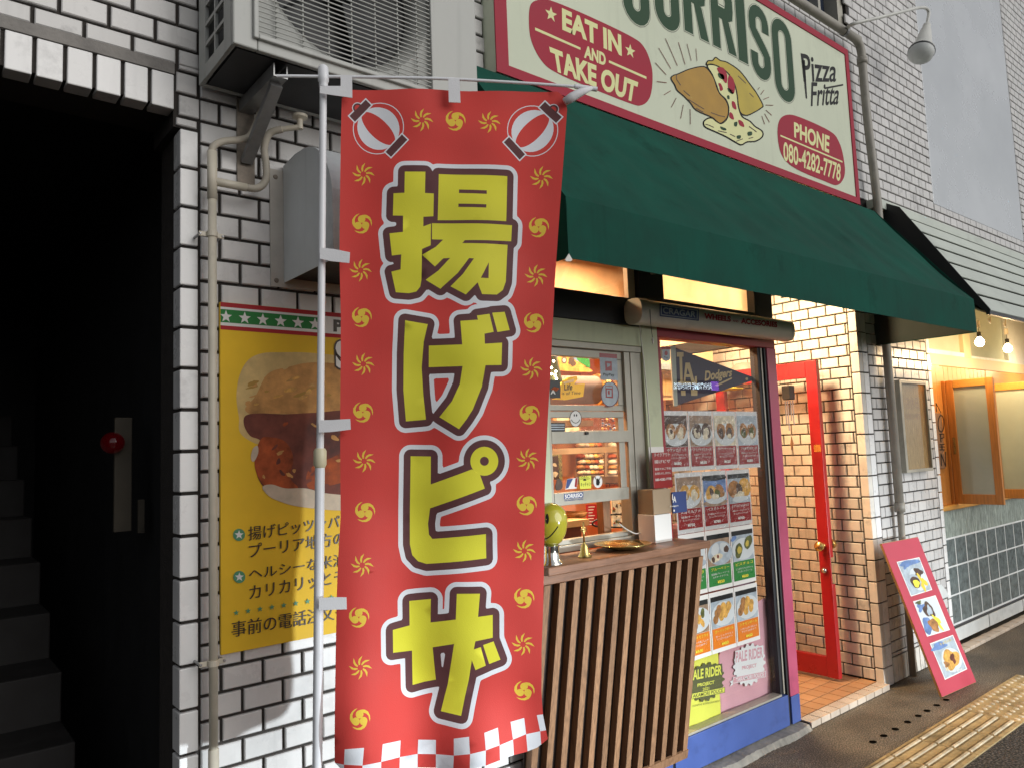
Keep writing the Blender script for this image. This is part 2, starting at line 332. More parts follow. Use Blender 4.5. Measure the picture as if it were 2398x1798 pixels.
class MB:
    def __init__(self): self.v = []; self.f = []; self.m = []
    def add(self, vs_, fs, m):
        b = len(self.v); self.v += [tuple(p) for p in vs_]
        for f in fs: self.f.append(tuple(i + b for i in f)); self.m.append(m)
        return self
    def box(self, x0, x1, y0, y1, z0, z1, m='tile'):
        return self.add([(x0, y0, z0), (x1, y0, z0), (x1, y1, z0), (x0, y1, z0), (x0, y0, z1), (x1, y0, z1), (x1, y1, z1), (x0, y1, z1)],
                        [(0, 3, 2, 1), (4, 5, 6, 7), (0, 1, 5, 4), (1, 2, 6, 5), (2, 3, 7, 6), (3, 0, 4, 7)], m)
    def obox(self, o, ax, ay, az, m):                      # oriented box: corner o and three edge vectors
        o, ax, ay, az = Vector(o), Vector(ax), Vector(ay), Vector(az)
        P = [o, o + ax, o + ax + ay, o + ay, o + az, o + ax + az, o + ax + ay + az, o + ay + az]
        return self.add(P, [(0, 3, 2, 1), (4, 5, 6, 7), (0, 1, 5, 4), (1, 2, 6, 5), (2, 3, 7, 6), (3, 0, 4, 7)], m)
    def poly(self, pts, m):
        return self.add(pts, [tuple(range(len(pts)))], m)
    def fill(self, loops, m):                              # polygon with holes, triangulated
        loops = [[Vector(p) for p in L] for L in loops]
        tr = tessellate_polygon(loops); pts = [p for L in loops for p in L]
        return self.add(pts, [tuple(t) for t in tr], m)
    def prism(self, pts, vec, m, m2=None):
        pts = [Vector(p) for p in pts]; vec = Vector(vec); n = len(pts)
        self.add(pts + [p + vec for p in pts], [tuple(range(n - 1, -1, -1)), tuple(range(n, 2 * n))], m)
        b = len(self.v) - 2 * n
        for i in range(n):
            j = (i + 1) % n; self.f.append((b + i, b + j, b + n + j, b + n + i)); self.m.append(m2 or m)
        return self
    def tube(self, pts, r, m, n=10, cap=True):
        pts = [Vector(p) for p in pts]; rs = r if isinstance(r, (list, tuple)) else [r] * len(pts)
        b = len(self.v); prev = None
        for i, p in enumerate(pts):
            d = (pts[min(i + 1, len(pts) - 1)] - pts[max(i - 1, 0)]).normalized()
            if prev is None: u = d.orthogonal().normalized()
            else:
                u = prev - d * prev.dot(d)
                u = u.normalized() if u.length > 1e-6 else d.orthogonal().normalized()
            prev = u; w_ = d.cross(u)
            for k in range(n):
                a = 2 * math.pi * k / n; self.v.append(tuple(p + (u * math.cos(a) + w_ * math.sin(a)) * rs[i]))
        for i in range(len(pts) - 1):
            for k in range(n):
                k2 = (k + 1) % n
                self.f.append((b + i * n + k, b + i * n + k2, b + (i + 1) * n + k2, b + (i + 1) * n + k)); self.m.append(m)
        if cap:
            self.f.append(tuple(b + k for k in range(n - 1, -1, -1))); self.m.append(m)
            e = b + (len(pts) - 1) * n; self.f.append(tuple(e + k for k in range(n))); self.m.append(m)
        return self
    def lathe(self, prof, o, m, n=20, axis=(0, 0, 1), sx=1.0):
        o = Vector(o); ax = Vector(axis).normalized(); u = ax.orthogonal().normalized() if abs(ax.z) < 0.99 else Vector((1, 0, 0)); w_ = ax.cross(u)
        b = len(self.v)
        for r, h in prof:
            for k in range(n):
                a = 2 * math.pi * k / n; self.v.append(tuple(o + ax * h + (u * math.cos(a) * sx + w_ * math.sin(a)) * max(r, 1e-4)))
        for i in range(len(prof) - 1):
            for k in range(n):
                k2 = (k + 1) % n
                self.f.append((b + i * n + k, b + i * n + k2, b + (i + 1) * n + k2, b + (i + 1) * n + k)); self.m.append(m)
        return self
    def text(self, body, tl, tr, br, bl, m, bold=0.0, shear=0.0, spacing=1.0):
        cjk = any(ord(q) > 0x2fff for q in body) and bold > 0
        vs_, fs = text_tris(body, 0.0 if cjk else bold, shear, spacing)
        tl, tr, br, bl = Vector(tl), Vector(tr), Vector(br), Vector(bl)
        for k in ((0,) if not cjk else (-1, 1)):
            d = (br - bl).normalized() * (k * bold * 0.55 * ((tl - bl).length)) if cjk else Vector((0, 0, 0))
            self.add([(bl.lerp(br, x)).lerp(tl.lerp(tr, x), y) + d + Vector((0, -0.00008 * k, 0)) for x, y in vs_], fs, m)
        return self
    def build(self, name, parent=None, smooth=False, bevel=0.0, solid=0.0, auto=None):
        me = bpy.data.meshes.new(name); me.from_pydata(self.v, [], self.f)
        slots = []
        for s in self.m:
            if s not in slots: slots.append(s)
        for s in slots: me.materials.append(MATS[s])
        me.polygons.foreach_set('material_index', [slots.index(s) for s in self.m])
        if smooth: me.polygons.foreach_set('use_smooth', [True] * len(me.polygons))
        me.update()
        o = link(name, me, parent)
        if solid:
            md = o.modifiers.new('solid', 'SOLIDIFY'); md.thickness = solid
        if bevel:
            md = o.modifiers.new('bevel', 'BEVEL'); md.width = bevel; md.segments = 2; md.limit_method = 'ANGLE'; md.angle_limit = R(40)
        if auto:
            md = o.modifiers.new('edges', 'EDGE_SPLIT'); md.split_angle = R(auto)
        return o
class Art:
    """flat print on a plane y = Y, drawn with photo pixels of that very surface, every layer 0.2 mm proud of the one below"""
    def __init__(self, Y, place=None): self.mb = MB(); self.Y = Y; self.k = 0; self.place = place
    def P(self, p):
        if self.place: q = self.place(p[0], p[1]); return q + self.nrm * (0.0002 * self.k)
        return FY(p[0], p[1], self.Y - 0.0002 * self.k)
    def up(self): self.k += 1; return self
    def poly(self, pts, m, holes=()):
        self.mb.fill([[self.P(p) for p in pts]] + [[self.P(p) for p in h] for h in holes], m); return self
    def ell(self, cx, cy, rx, ry, m, n=28, rot=0.0, wob=0.0, seed=0):
        rr = random.Random(seed); ph = [rr.uniform(0, 6.28) for _ in range(4)]
        pts = []
        for i in range(n):
            a = 2 * math.pi * i / n; q = 1 + wob * (math.sin(2 * a + ph[0]) + 0.7 * math.sin(3 * a + ph[1]) + 0.5 * math.sin(5 * a + ph[2]) + .4 * math.sin(9 * a + ph[3])) / 2
            x, y = rx * q * math.cos(a), ry * q * math.sin(a)
            pts.append((cx + x * math.cos(rot) - y * math.sin(rot), cy + x * math.sin(rot) + y * math.cos(rot)))
        return self.poly(pts, m)
    def stroke(self, pts, w_, m, closed=False):
        n = len(pts)
        for i in range(n if closed else n - 1):
            a, b = pts[i], pts[(i + 1) % n]; dx, dy = b[0] - a[0], b[1] - a[1]; L = math.hypot(dx, dy) or 1
            nx, ny = -dy / L * w_ / 2, dx / L * w_ / 2; ex, ey = dx / L * w_ * 0.25, dy / L * w_ * 0.25
            self.mb.poly([self.P(q) for q in ((a[0] - ex + nx, a[1] - ey + ny), (a[0] - ex - nx, a[1] - ey - ny), (b[0] + ex - nx, b[1] + ey - ny), (b[0] + ex + nx, b[1] + ey + ny))], m)
        return self
    def text(self, body, tl, tr, br, bl, m, **k):
        self.mb.text(body, self.P(tl), self.P(tr), self.P(br), self.P(bl), m, **k); return self
    def star(self, cx, cy, r, m, sx=1.0, rot=0.0, sk=0.0):
        pts = []
        for i in range(10):
            a = -math.pi / 2 + i * math.pi / 5 + rot; q = r if i % 2 == 0 else r * 0.42
            pts.append((cx + q * math.cos(a) * sx, cy + q * math.sin(a) + sk * q * math.cos(a) * sx))
        return self.poly(pts, m)
class PArt(Art):
    """the same, drawn in metres (u right, v up) on an oriented plane"""
    def __init__(self, o, u, v, n):
        super().__init__(0); self.o, self.u, self.vv, self.nrm = Vector(o), Vector(u), Vector(v), Vector(n)
        self.place = lambda a, b: self.o + self.u * a + self.vv * b
def smooth_loop(pts, n=6):
    out = []; N = len(pts)
    for i in range(N):
        p0, p1, p2, p3 = pts[i - 1], pts[i], pts[(i + 1) % N], pts[(i + 2) % N]
        for k in range(n):
            t = k / n
            out.append(tuple(0.5 * ((2 * p1[j]) + (-p0[j] + p2[j]) * t + (2 * p0[j] - 5 * p1[j] + 4 * p2[j] - p3[j]) * t * t + (-p0[j] + 3 * p1[j] - 3 * p2[j] + p3[j]) * t ** 3) for j in range(2)))
    return out
def smooth_path(pts, n=6):
    pts = [Vector(p) for p in pts]; out = []
    for i in range(len(pts) - 1):
        p0 = pts[max(i - 1, 0)]; p1 = pts[i]; p2 = pts[i + 1]; p3 = pts[min(i + 2, len(pts) - 1)]
        for k in range(n):
            t = k / n; out.append(0.5 * ((2 * p1) + (p2 - p0) * t + (2 * p0 - 5 * p1 + 4 * p2 - p3) * t * t + (3 * p1 - p0 - 3 * p2 + p3) * t ** 3))
    out.append(pts[-1]); return out

# ------------------------------------------------------------------ tiled walls: every tile a bevelled piece, joints recessed
TILE_ME = {}
def tile_mesh(w_, h, depth=0.012, m='tile', c=0.0028):
    key = (round(w_, 3), round(h, 3), depth, m)
    if key not in TILE_ME:
        a, b = key[0] / 2, key[1] / 2
        V = [(-a, 0, -b), (a, 0, -b), (a, 0, b), (-a, 0, b)] + [(-a, -depth + c, -b), (a, -depth + c, -b), (a, -depth + c, b), (-a, -depth + c, b)] + \
            [(-a + c, -depth, -b + c), (a - c, -depth, -b + c), (a - c, -depth, b - c), (-a + c, -depth, b - c)]
        F = [(8, 9, 10, 11)]
        for i in range(4):
            j = (i + 1) % 4; F += [(i, j, 4 + j, 4 + i), (4 + i, 4 + j, 8 + j, 8 + i)]
        me = bpy.data.meshes.new('tile'); me.from_pydata(V, [], F); me.materials.append(MATS[m]); TILE_ME[key] = me
    return TILE_ME[key]
def rows(u0, u1, v0, v1, pu=0.1225, pv=0.0701, gu=0.0105, gv=0.0105, u_ref=0.0, v_ref=0.0, holes=(), bond=True):
    out = []
    k = math.floor((v0 - v_ref) / pv)
    while v_ref + k * pv < v1:
        a0, a1 = v_ref + k * pv + gv / 2, v_ref + (k + 1) * pv - gv / 2
        lo, hi = max(a0, v0), min(a1, v1)
        if hi - lo > 0.008:
            ur = u_ref + (pu / 2 if (k % 2 and bond) else 0)
            j = math.floor((u0 - ur) / pu)
            while ur + j * pu < u1:
                l, r = max(ur + j * pu + gu / 2, u0), min(ur + (j + 1) * pu - gu / 2, u1)
                if r - l > 0.008:
                    cu, cv = (l + r) / 2, (lo + hi) / 2
                    if not any(h[0] < cu < h[1] and h[2] < cv < h[3] for h in holes): out.append((l, r, lo, hi))
                j += 1
        k += 1
    return out
def lay(parent, plane, at, rects, m='tile', limit=300, depth=0.012, jitter=0.0008, used=0):
    items = []
    for (l, r, b, t) in rects:
        u, v = (l + r) / 2, (b + t) / 2
        c = Vector((u, at, v)) if plane == 'Y' else (Vector((at, u, v)) if plane == 'X' else Vector((u, v, at)))
        q = proj(c); area = 0
        if q and -60 < q[0] < 2460 and -60 < q[1] < 1860: area = (r - l) * (t - b) / (c - CP).length_squared
        items.append((area, c, r - l, t - b))
    items.sort(key=lambda i: -i[0])
    n = 0; rest = MB()
    for area, c, w_, h in items:
        me = tile_mesh(w_, h, depth, m)
        rot = (0, 0, 0) if plane == 'Y' else ((0, 0, -math.pi / 2) if plane == 'X' else (-math.pi / 2, 0, 0))
        off = random.uniform(-jitter, jitter)
        rx = rot[0] + random.uniform(-1, 1) * 0.006; rz = rot[2] + random.uniform(-1, 1) * 0.005
        d = {'Y': Vector((0, off, 0)), 'X': Vector((off, 0, 0)), 'Z': Vector((0, 0, -abs(off)))}[plane]
        Mx = Matrix.Translation(c + d) @ Matrix.Rotation(rz, 4, 'Z') @ Matrix.Rotation(rx, 4, 'X')
        if area > 0 and n < limit - used:
            o = bpy.data.objects.new('tile', me); COL.objects.link(o); o.parent = parent; o.matrix_parent_inverse = Matrix.Translation(parent.location).inverted(); o.matrix_basis = Mx; n += 1
        else:
            rest.add([Mx @ v.co for v in me.vertices], [tuple(p.vertices) for p in me.polygons], m)
    if rest.v: tag(rest.build('tile_field', parent), kind='stuff')
    return n

# ================================================================== THE SETTING
YF = 2.28
# sidewalk, road
tag(MB().add([(-30, 1.5, 0), (30, 1.5, 0), (30, 2.6, 0), (-30, 2.6, 0)], [(0, 1, 2, 3)], 'asphalt').build('sidewalk'), kind='structure')
tag(MB().add([(-30, -30, 0), (30, -30, 0), (30, 1.5, 0), (-30, 1.5, 0)], [(0, 1, 2, 3)], 'road').build('road'), kind='structure')
# a row of drain holes: flat discs, their inner shade put in as black
ho_ = bpy.data.objects['sidewalk']
for i, x in enumerate((3.801, 3.917, 4.045, 4.189, 4.319, 4.43, 4.557, 4.685)):
    mb = MB(); n = 14; r = 0.021
    mb.fill([[(x + r * math.cos(a * 2 * math.pi / n), 1.916 + r * 0.8 * math.sin(a * 2 * math.pi / n), 0.002) for a in range(n)]], 'hole')
    mb.build('drain_hole', ho_)
# concrete strip below the shop front
kb = MB(); rk_ = random.Random(3)
xs = [1.6 + i * 0.015 for i in range(144)]; yk = [2.196 + 0.006 * math.sin(i * .23) + rk_.uniform(-.0025, .0025) for i in range(144)]; zk_ = [0.024 + 0.003 * math.sin(i * .31) + rk_.uniform(-.0015, .0015) for i in range(144)]
for i in range(143):
    a, b = xs[i], xs[i + 1]
    kb.add([(a, yk[i], 0), (b, yk[i + 1], 0), (b, yk[i + 1] + .02, zk_[i + 1]), (a, yk[i] + .02, zk_[i]), (b, 2.4, .032), (a, 2.4, .032)], [(0, 1, 2, 3), (3, 2, 4, 5)], 'kerb')
tag(kb.build('kerb_strip'), kind='structure')

# ---- white tiled wall with the dark stairway opening
wl = thing('tiled_wall', 'white tiled wall with brown joints around the dark stairway opening', 'wall', (0.65, 2.4, 0))
g = MB(); g.box(0.636, 2.0, 2.281, 2.5, 0, 4.5, 'grout'); g.box(-1.2, 0.636, 2.281, 2.5, 2.557, 4.5, 'grout'); g.box(-1.2, -0.55, 2.281, 2.5, 0, 2.557, 'grout')
g.box(0.612, 0.636, 2.281, 2.5, 2.498, 2.557, 'grout'); g.build('wall_core', wl)
U, V = 0.8040, 0.777
n = lay(wl, 'Y', 2.2812, rows(0.688, 1.98, 0.0, 4.45, u_ref=U, v_ref=V, holes=[(1.99, 3, 0, 5)]) + rows(-1.15, 0.683, 2.69, 4.45, u_ref=U, v_ref=V) + rows(0.618, 0.683, 2.502, 2.688, u_ref=U, v_ref=V), 'tile', 250)
MB().box(-1.15, 0.612, 2.268, 2.283, 2.654, 2.688, 'mortar').build('mortar_band', wl)
for i in range(20):
    x = 0.580 - i * 0.0714
    b = MB(); b.box(x - 0.0305, x + 0.0305, 2.268, 2.33, 2.545, 2.651, 'tile_trim'); b.build('lintel_tile', wl, bevel=0.003)
i = 0
for k in range(-12, 8):
    z = 1.538 + k * 0.1197
    b = MB(); b.box(0.628, 0.6785, 2.268, 2.337, z + .005, z + 0.1147, 'tile_trim'); b.build('corner_tile', wl, bevel=0.003)

# ---- stairway behind the opening
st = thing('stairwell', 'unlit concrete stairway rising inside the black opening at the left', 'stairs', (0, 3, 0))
s = MB(); s.box(-1.3, -1.25, 2.5, 6, 0, 4, 'stairwell_shade'); s.box(0.72, 0.78, 2.5, 6, 0, 4, 'stairwell_shade'); s.box(-1.3, .78, 5.9, 6, 0, 4, 'stairwell_shade'); s.box(-1.3, .78, 2.5, 6, 2.75, 2.8, 'stairwell_shade')
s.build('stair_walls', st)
MB().box(-1.25, 0.72, 2.5, 5.9, -0.01, 0.004, 'stairwell_shade').build('landing', st)
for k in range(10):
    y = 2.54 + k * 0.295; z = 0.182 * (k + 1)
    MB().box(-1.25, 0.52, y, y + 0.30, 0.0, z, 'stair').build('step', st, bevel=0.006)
# call-point lamp on its board inside the stairway
cp = thing('alarm_lamp', 'dim red dome lamp on a tan board inside the dark stairway', 'lamp', (0.61, 2.9, 1.28))
MB().box(0.585, 0.64, 2.88, 2.90, 1.28, 1.672, 'board_tan').build('mounting_board', cp, bevel=0.003)
MB().lathe([(0.0, -0.062), (0.018, -0.058), (0.030, -0.042), (0.036, -0.02), (0.037, 0.0)], (0.577, 2.88, 1.585), 'red_lens', 18, (0, 1, 0)).build('lamp_dome', cp, smooth=True)
tag(MB().box(0.662, 0.682, 2.885, 2.90, 1.27, 1.385, 'board_tan').build('switch_plate'), 'narrow pale plate right of the alarm lamp board in the stairway', 'plate')

# ---- air conditioner
ac = thing('air_conditioner', 'grey white outdoor air conditioner unit above the banner', 'air conditioner', (1.09, 2.1, 2.62))
x0, x1, y0, y1, z0, z1 = 0.675, 1.50, 1.95, 2.25, 2.625, 3.25
gx0, gx1, gz0, gz1 = 0.742, 1.308, 2.668, 3.2
b = MB(); t = 0.018
b.box(x0, gx0, y0, y0 + t, z0, z1, 'ac_body'); b.box(gx1, x1, y0, y0 + t, z0, z1, 'ac_body'); b.box(gx0, gx1, y0, y0 + t, z0, gz0, 'ac_body'); b.box(gx0, gx1, y0, y0 + t, gz1, z1, 'ac_body')
b.box(x0, x1, y1 - .02, y1, z0 + .002, z1, 'ac_body'); b.box(x1 - .02, x1, y0 + t, y1 - .02, z0 + .002, z1, 'ac_body'); b.box(x0, x1, y0 + t, y1 - .02, z1 - .02, z1, 'ac_body')
b.build('casing', ac, bevel=0.004)
MB().box(x0 + .02, x1 - .02, y0 + .03, y1 - .02, z0 + .004, z0 + .014, 'dark_metal').build('base_pan', ac)
sd = MB()                                           # side with square vents
sd.box(x0, x0 + .012, y0 + t, y0 + .075, z0 + .002, z1 - .02, 'ac_body'); sd.box(x0, x0 + .012, y1 - .06, y1 - .02, z0 + .002, z1 - .02, 'ac_body')
sd.box(x0 + .001, x0 + .011, y0 + .075, y1 - .06, z0 + .002, z0 + .045, 'ac_body')
for k in range(9): sd.box(x0 + .002, x0 + .010, y0 + .075, y1 - .06, z0 + .1 + k * .062, z0 + .111 + k * .062, 'ac_body')
sd.box(x0 + .0015, x0 + .0105, y0 + .152, y0 + .162, z0 + .045, z1 - .02, 'ac_body')
sdv = sd.build('side_vent', ac)
MB().box(x0 + .03, x0 + .035, y0 + .06, y1 - .04, z0 + .03, z1 - .03, 'dark_metal').build('fin_coil', sdv)
fr = MB()
for (a, bb, c, d) in ((gx0 - .014, gx0, gz0 - .014, gz1), (gx1, gx1 + .014, gz0 - .014, gz1), (gx0, gx1, gz0 - .014, gz0)): fr.box(a, bb, y0 - .012, y0 + .002, c, d, 'ac_body')
grf = fr.build('grille_frame', ac, bevel=0.003)
gr = MB()
k = 0
while gz0 + .012 + k * .0145 < gz1:
    z = gz0 + .012 + k * .0145; gr.tube([(gx0 - .002, y0 - .004, z), (gx1 + .002, y0 - .004, z)], 0.0022, 'ac_body', 6); k += 1
for x in (0.795, 0.875, 0.955, 1.03, 1.11, 1.19, 1.26): gr.tube([(x, y0 + .001, gz0), (x, y0 + .001, gz1)], 0.0024, 'ac_body', 6)
gr.build('grille', grf)
cxf, czf = 1.03, 2.95
MB().lathe([(0.285, 0.0), (0.262, 0.02), (0.25, 0.05), (0.25, 0.09)], (cxf, y0 + .012, czf), 'ac_body', 40, (0, 1, 0)).build('fan_shroud', ac, smooth=True)
sh = MB(); sh.fill([[(gx0 - .01, y0 + .012, gz0 - .01), (gx1 + .01, y0 + .012, gz0 - .01), (gx1 + .01, y0 + .012, gz1 + .02), (gx0 - .01, y0 + .012, gz1 + .02)], [(cxf + .285 * math.cos(a * math.pi / 20), y0 + .012, czf + .285 * math.sin(a * math.pi / 20)) for a in range(40)]], 'ac_body')
sh.build('fan_plate', ac)
MB().lathe([(0.0, 0.0), (0.25, 0.0)], (cxf, y0 + .1, czf), 'black', 32, (0, 1, 0)).build('fan_cavity', ac)
fh = MB().lathe([(0.0, -.02), (.045, -.015), (.05, .0), (.05, .03)], (cxf, y0 + .045, czf), 'dark_metal', 20, (0, 1, 0)).build('fan_hub', ac, smooth=True)
for k in range(3):
    f = MB(); a0 = k * 2.094 + 0.4
    P = [(cxf + r * math.cos(a0 + da), y0 + .05 + dy, czf + r * math.sin(a0 + da)) for r, da, dy in ((.05, 0, 0), (.235, .25, .0), (.235, 1.25, .04), (.05, .9, .03))]
    f.poly(P, 'dark_metal'); f.build('fan_blade', fh)
# bracket arms
for xb, nm in ((0.80, 0), (1.36, 1)):
    br = thing('wall_bracket', ('grey steel arm bracket under the left end of the air conditioner', 'grey steel arm bracket under the right end of the air conditioner')[nm], 'bracket', (xb, 2.27, 2.5), 'brackets carrying the air conditioner')
    a = MB(); w_ = 0.042
    a.obox((xb, 1.985, 2.585), (w_, 0, 0), (0, .285, 0), (0, 0, .004), 'steel'); a.obox((xb, 1.985, 2.589), (.004, 0, 0), (0, .285, 0), (0, 0, .034), 'steel'); a.obox((xb + w_ - .004, 1.985, 2.589), (.004, 0, 0), (0, .285, 0), (0, 0, .034), 'steel')
    a.build('arm', br)
    d = MB(); d.obox((xb + .003, 2.02, 2.584), (.034, 0, 0), (0, .24, -.15), (0, -.010, -.016), 'steel'); d.build('diagonal_strut', br)
    MB().box(xb - .006, xb + w_ + .006, 2.262, 2.2695, 2.36, 2.66, 'rusty').build('wall_plate', br)

# ---- drain pipes
dp = thing('drain_pipe', 'beige drain pipe running down the tiles beside the yellow poster', 'pipe', (0.70, 2.205, 0))
MB().tube([(0.7, 2.205, 0.0), (0.7, 2.205, 0.72)], 0.0145, 'pvc', 14).build('lower_socket', dp, smooth=True)
MB().tube([(0.7, 2.205, 0.72), (0.7, 2.205, 2.30)], 0.0122, 'pvc', 14).build('pipe', dp, smooth=True)
tb = MB(); tb.tube([(0.7, 2.205, 2.27), (0.7, 2.205, 2.415)], 0.0142, 'pvc', 14); tb.tube([(0.7, 2.205, 2.325), (0.80, 2.205, 2.325)], 0.0125, 'pvc', 14); tb.build('tee', dp, smooth=True)
MB().tube(smooth_path([(0.7, 2.205, 2.40), (0.703, 2.205, 2.43), (0.735, 2.207, 2.455), (0.79, 2.21, 2.475), (0.82, 2.215, 2.50), (0.845, 2.22, 2.56), (0.86, 2.23, 2.62)]), 0.0105, 'hose', 12).build('hose', dp, smooth=True)
hs_ = MB(); hp = smooth_path([(0.795, 2.205, 2.325), (0.835, 2.205, 2.33), (0.86, 2.205, 2.36), (0.862, 2.205, 2.41), (0.855, 2.2, 2.46), (0.868, 2.19, 2.505), (0.90, 2.17, 2.52)], 12)
hs_.tube(hp, [0.0105 + 0.0013 * (i % 2) for i in range(len(hp))], 'hose', 12); hs_.build('corrugated_hose', dp, smooth=True)
el = MB(); el.tube([(0.897, 2.172, 2.5195), (0.945, 2.14, 2.527)], 0.0085, 'pvc', 12); el.tube([(0.945, 2.14, 2.52), (0.945, 2.14, 2.565)], 0.0095, 'pvc', 12); el.lathe([(0.009, .03), (.024, .036), (.024, .044)], (0.945, 2.14, 2.52), 'pvc', 16); el.build('drain_elbow', dp, smooth=True, auto=40)
for z in (2.165, 0.95):
    c = MB(); c.tube([(0.7, 2.205, z - .008), (0.7, 2.205, z + .008)], 0.0155, 'pvc', 16); c.box(0.664, 0.736, 2.211, 2.2155, z - .007, z + .007, 'pvc')
    for xx in (0.668, 0.732): c.tube([(xx, 2.208, z), (xx, 2.268, z)], 0.004, 'steel', 8)
    c.build('pipe_clamp', dp, bevel=0.001)

# ---- metal vent hood
vh = thing('vent_hood', 'grey metal vent hood with a rounded front above the poster, partly behind the banner', 'vent hood', (1.02, 2.2, 2.03))
prf = [(2.262, 2.06), (2.262, 2.44), (2.17, 2.449)] + [(2.13 - .215 * math.sin(a), 2.235 + .212 * math.cos(a)) for a in [R(8 + k * 8.2) for k in range(11)]] + [(1.915, 2.06)]
f = MB(); f.prism([(0.94, y, z) for y, z in prf], (.0015, 0, 0), 'hood_face'); f.build('side_cheek', vh)
f = MB(); f.prism([(1.30, y, z) for y, z in prf], (.0015, 0, 0), 'hood_face'); f.build('side_cheek', vh)
f = MB()
for a, b_ in zip(prf[1:-1], prf[2:]): f.add([(.9415, a[0], a[1]), (1.30, a[0], a[1]), (1.30, b_[0], b_[1]), (.9415, b_[0], b_[1])], [(0, 1, 2, 3)], 'hood_face')
f.build('curved_cover', vh, smooth=True, auto=40)
MB().box(0.897, 1.345, 2.2635, 2.2680, 2.045, 2.425, 'hood_plate').build('flange', vh)
MB().box(0.945, 1.295, 1.93, 2.262, 2.075, 2.08, 'black').build('hood_shade_sheet', vh)  # black sheet painted in for the shade inside the open hood
for x, z in ((0.915, 2.065), (0.915, 2.40), (1.325, 2.065)): MB().lathe([(0.0, -.004), (.007, -.003), (.008, 0.001)], (x, 2.2635, z), 'rusty', 12, (0, 1, 0)).build('screw', vh)
# ---- yellow poster
po = thing('poster_panel', 'yellow food poster panel with green starred band on the tiled wall', 'poster', (1.1, 2.27, 0.95))
PZ0, PZ1, PX0, PX1 = 0.955, 1.978, 0.738, 1.50
MB().box(PX0, PX1, 2.2555, 2.268, PZ0, PZ1, 'poster_yellow').build('panel', po, bevel=0.001)
A = Art(2.2552); zA = zm(500, 640, 4.879)
def band(z0, z1, m, x0=PX0 + .001, x1=PX1 - .001): A.mb.poly([(x0, A.Y - .0002 * A.k, z0), (x1, A.Y - .0002 * A.k, z0), (x1, A.Y - .0002 * A.k, z1), (x0, A.Y - .0002 * A.k, z1)], m)
def pz(y): return FY(506, 640 + y / 4.879, 2.255).z
band(pz(378), 1.9775, 'poster_red'); band(pz(592), pz(378), 'paper'); band(pz(640), pz(592), 'poster_red')
A.up(); band(pz(556), pz(405), 'poster_green', x1=1.062)
A.up()
for (x, y) in ((143, 497), (357, 514), (564, 532), (767, 549), (966, 566), (1160, 582)):
    p = zA([(x, y)])[0]; A.star(p[0], p[1], 15.0, 'paper', sx=.98, sk=.09)
A.text('PANZ', *zA([(1370, 528), (1900, 580), (1900, 705), (1370, 668)]), 'poster_text', bold=.05)
A.mb.build('header_print', po); A.mb = MB()
# bun, filling, cheese
A.k = 0; A.poly(smooth_loop(zA([(290, 1640), (262, 1400), (300, 1160), (400, 990), (560, 915), (800, 905), (1100, 910), (1500, 960), (1900, 1100), (2000, 1500), (1950, 1900), (1500, 2050), (700, 2000), (330, 1850)])), 'bun_pale')
A.up(); A.poly(smooth_loop(zA([(360, 1560), (480, 1400), (620, 1150), (860, 1070), (1120, 1020), (1500, 1050), (1900, 1200), (1900, 1500), (1400, 1640), (800, 1600), (560, 1640)])), 'bun_brown')
rb_ = random.Random(11)
for k in range(46):
    a, b_ = rb_.uniform(330, 1900), rb_.uniform(960, 1500); p = zA([(a, b_)])[0]; A.k += .05; A.ell(p[0], p[1], rb_.uniform(4, 16), rb_.uniform(2, 6), ('bun_brown', 'food_gold', 'crust')[k % 3] if b_ > 1330 - a * .25 else 'bun_pale', 16, -.3, .3, k)
zB = zm(0, 600, 2.765); zC = zm(0, 1198, 2.765)
A.up(); A.poly(smooth_loop(zB([(1590, 1030), (1680, 1015), (1850, 1020), (2050, 1010), (2300, 1000), (2500, 1100), (2520, 1400), (2300, 1600), (2000, 1590), (1800, 1560), (1690, 1470), (1650, 1330), (1690, 1200), (1620, 1160), (1580, 1090)])), 'sauce_dark')
A.up(); A.poly(smooth_loop(zB([(1690, 1180), (1760, 1170), (1850, 1200), (1900, 1300), (1880, 1430), (1930, 1500), (1830, 1530), (1720, 1490), (1660, 1400), (1650, 1300)])), 'sauce_red')
A.poly(smooth_loop(zB([(2000, 1380), (2150, 1300), (2300, 1250), (2350, 1400), (2150, 1480), (2000, 1500)])), 'sauce_red')
A.up()
for k in range(38):
    a, b_ = rb_.uniform(1640, 2450), rb_.uniform(1080, 1540); p = zB([(a, b_)])[0]; A.k += .05; A.ell(p[0], p[1], rb_.uniform(3, 13), rb_.uniform(2, 6), ('sauce_red', 'sauce_dark', 'bun_brown', 'sauce_dark')[k % 4], 14, rb_.uniform(-1, 1), .35, k)
A.up(); A.poly(smooth_loop(zB([(1700, 1490), (1760, 1475), (1850, 1500), (1980, 1500), (2100, 1530), (2300, 1560), (2250, 1640), (1950, 1620), (1800, 1580), (1730, 1540)])), 'mozz')
A.poly(smooth_loop(zB([(1625, 1290), (1640, 1240), (1668, 1225), (1672, 1270), (1650, 1320), (1632, 1325)])), 'mozz')
A.mb.build('food_print', po); A.mb = MB(); A.up()
A.text('S', *zA([(1372, 745), (1560, 760), (1570, 1110), (1385, 1110)]), 'poster_text', bold=.11); A.up(); A.text('S', *zA([(1392, 765), (1540, 780), (1548, 1088), (1400, 1088)]), 'paper', bold=.05)
def flush(nm):
    if A.mb.v: A.mb.build(nm, po)
    A.mb = MB()
flush('heading')
for k, (cy_, cx_) in enumerate(((147, 1548), (420, 1550))):
    p = zC([(cx_, cy_)])[0]; A.up(); A.ell(p[0], p[1], 14, 14.3, 'text_teal'); A.up(); A.star(p[0], p[1], 11, 'paper'); flush('star_badge')
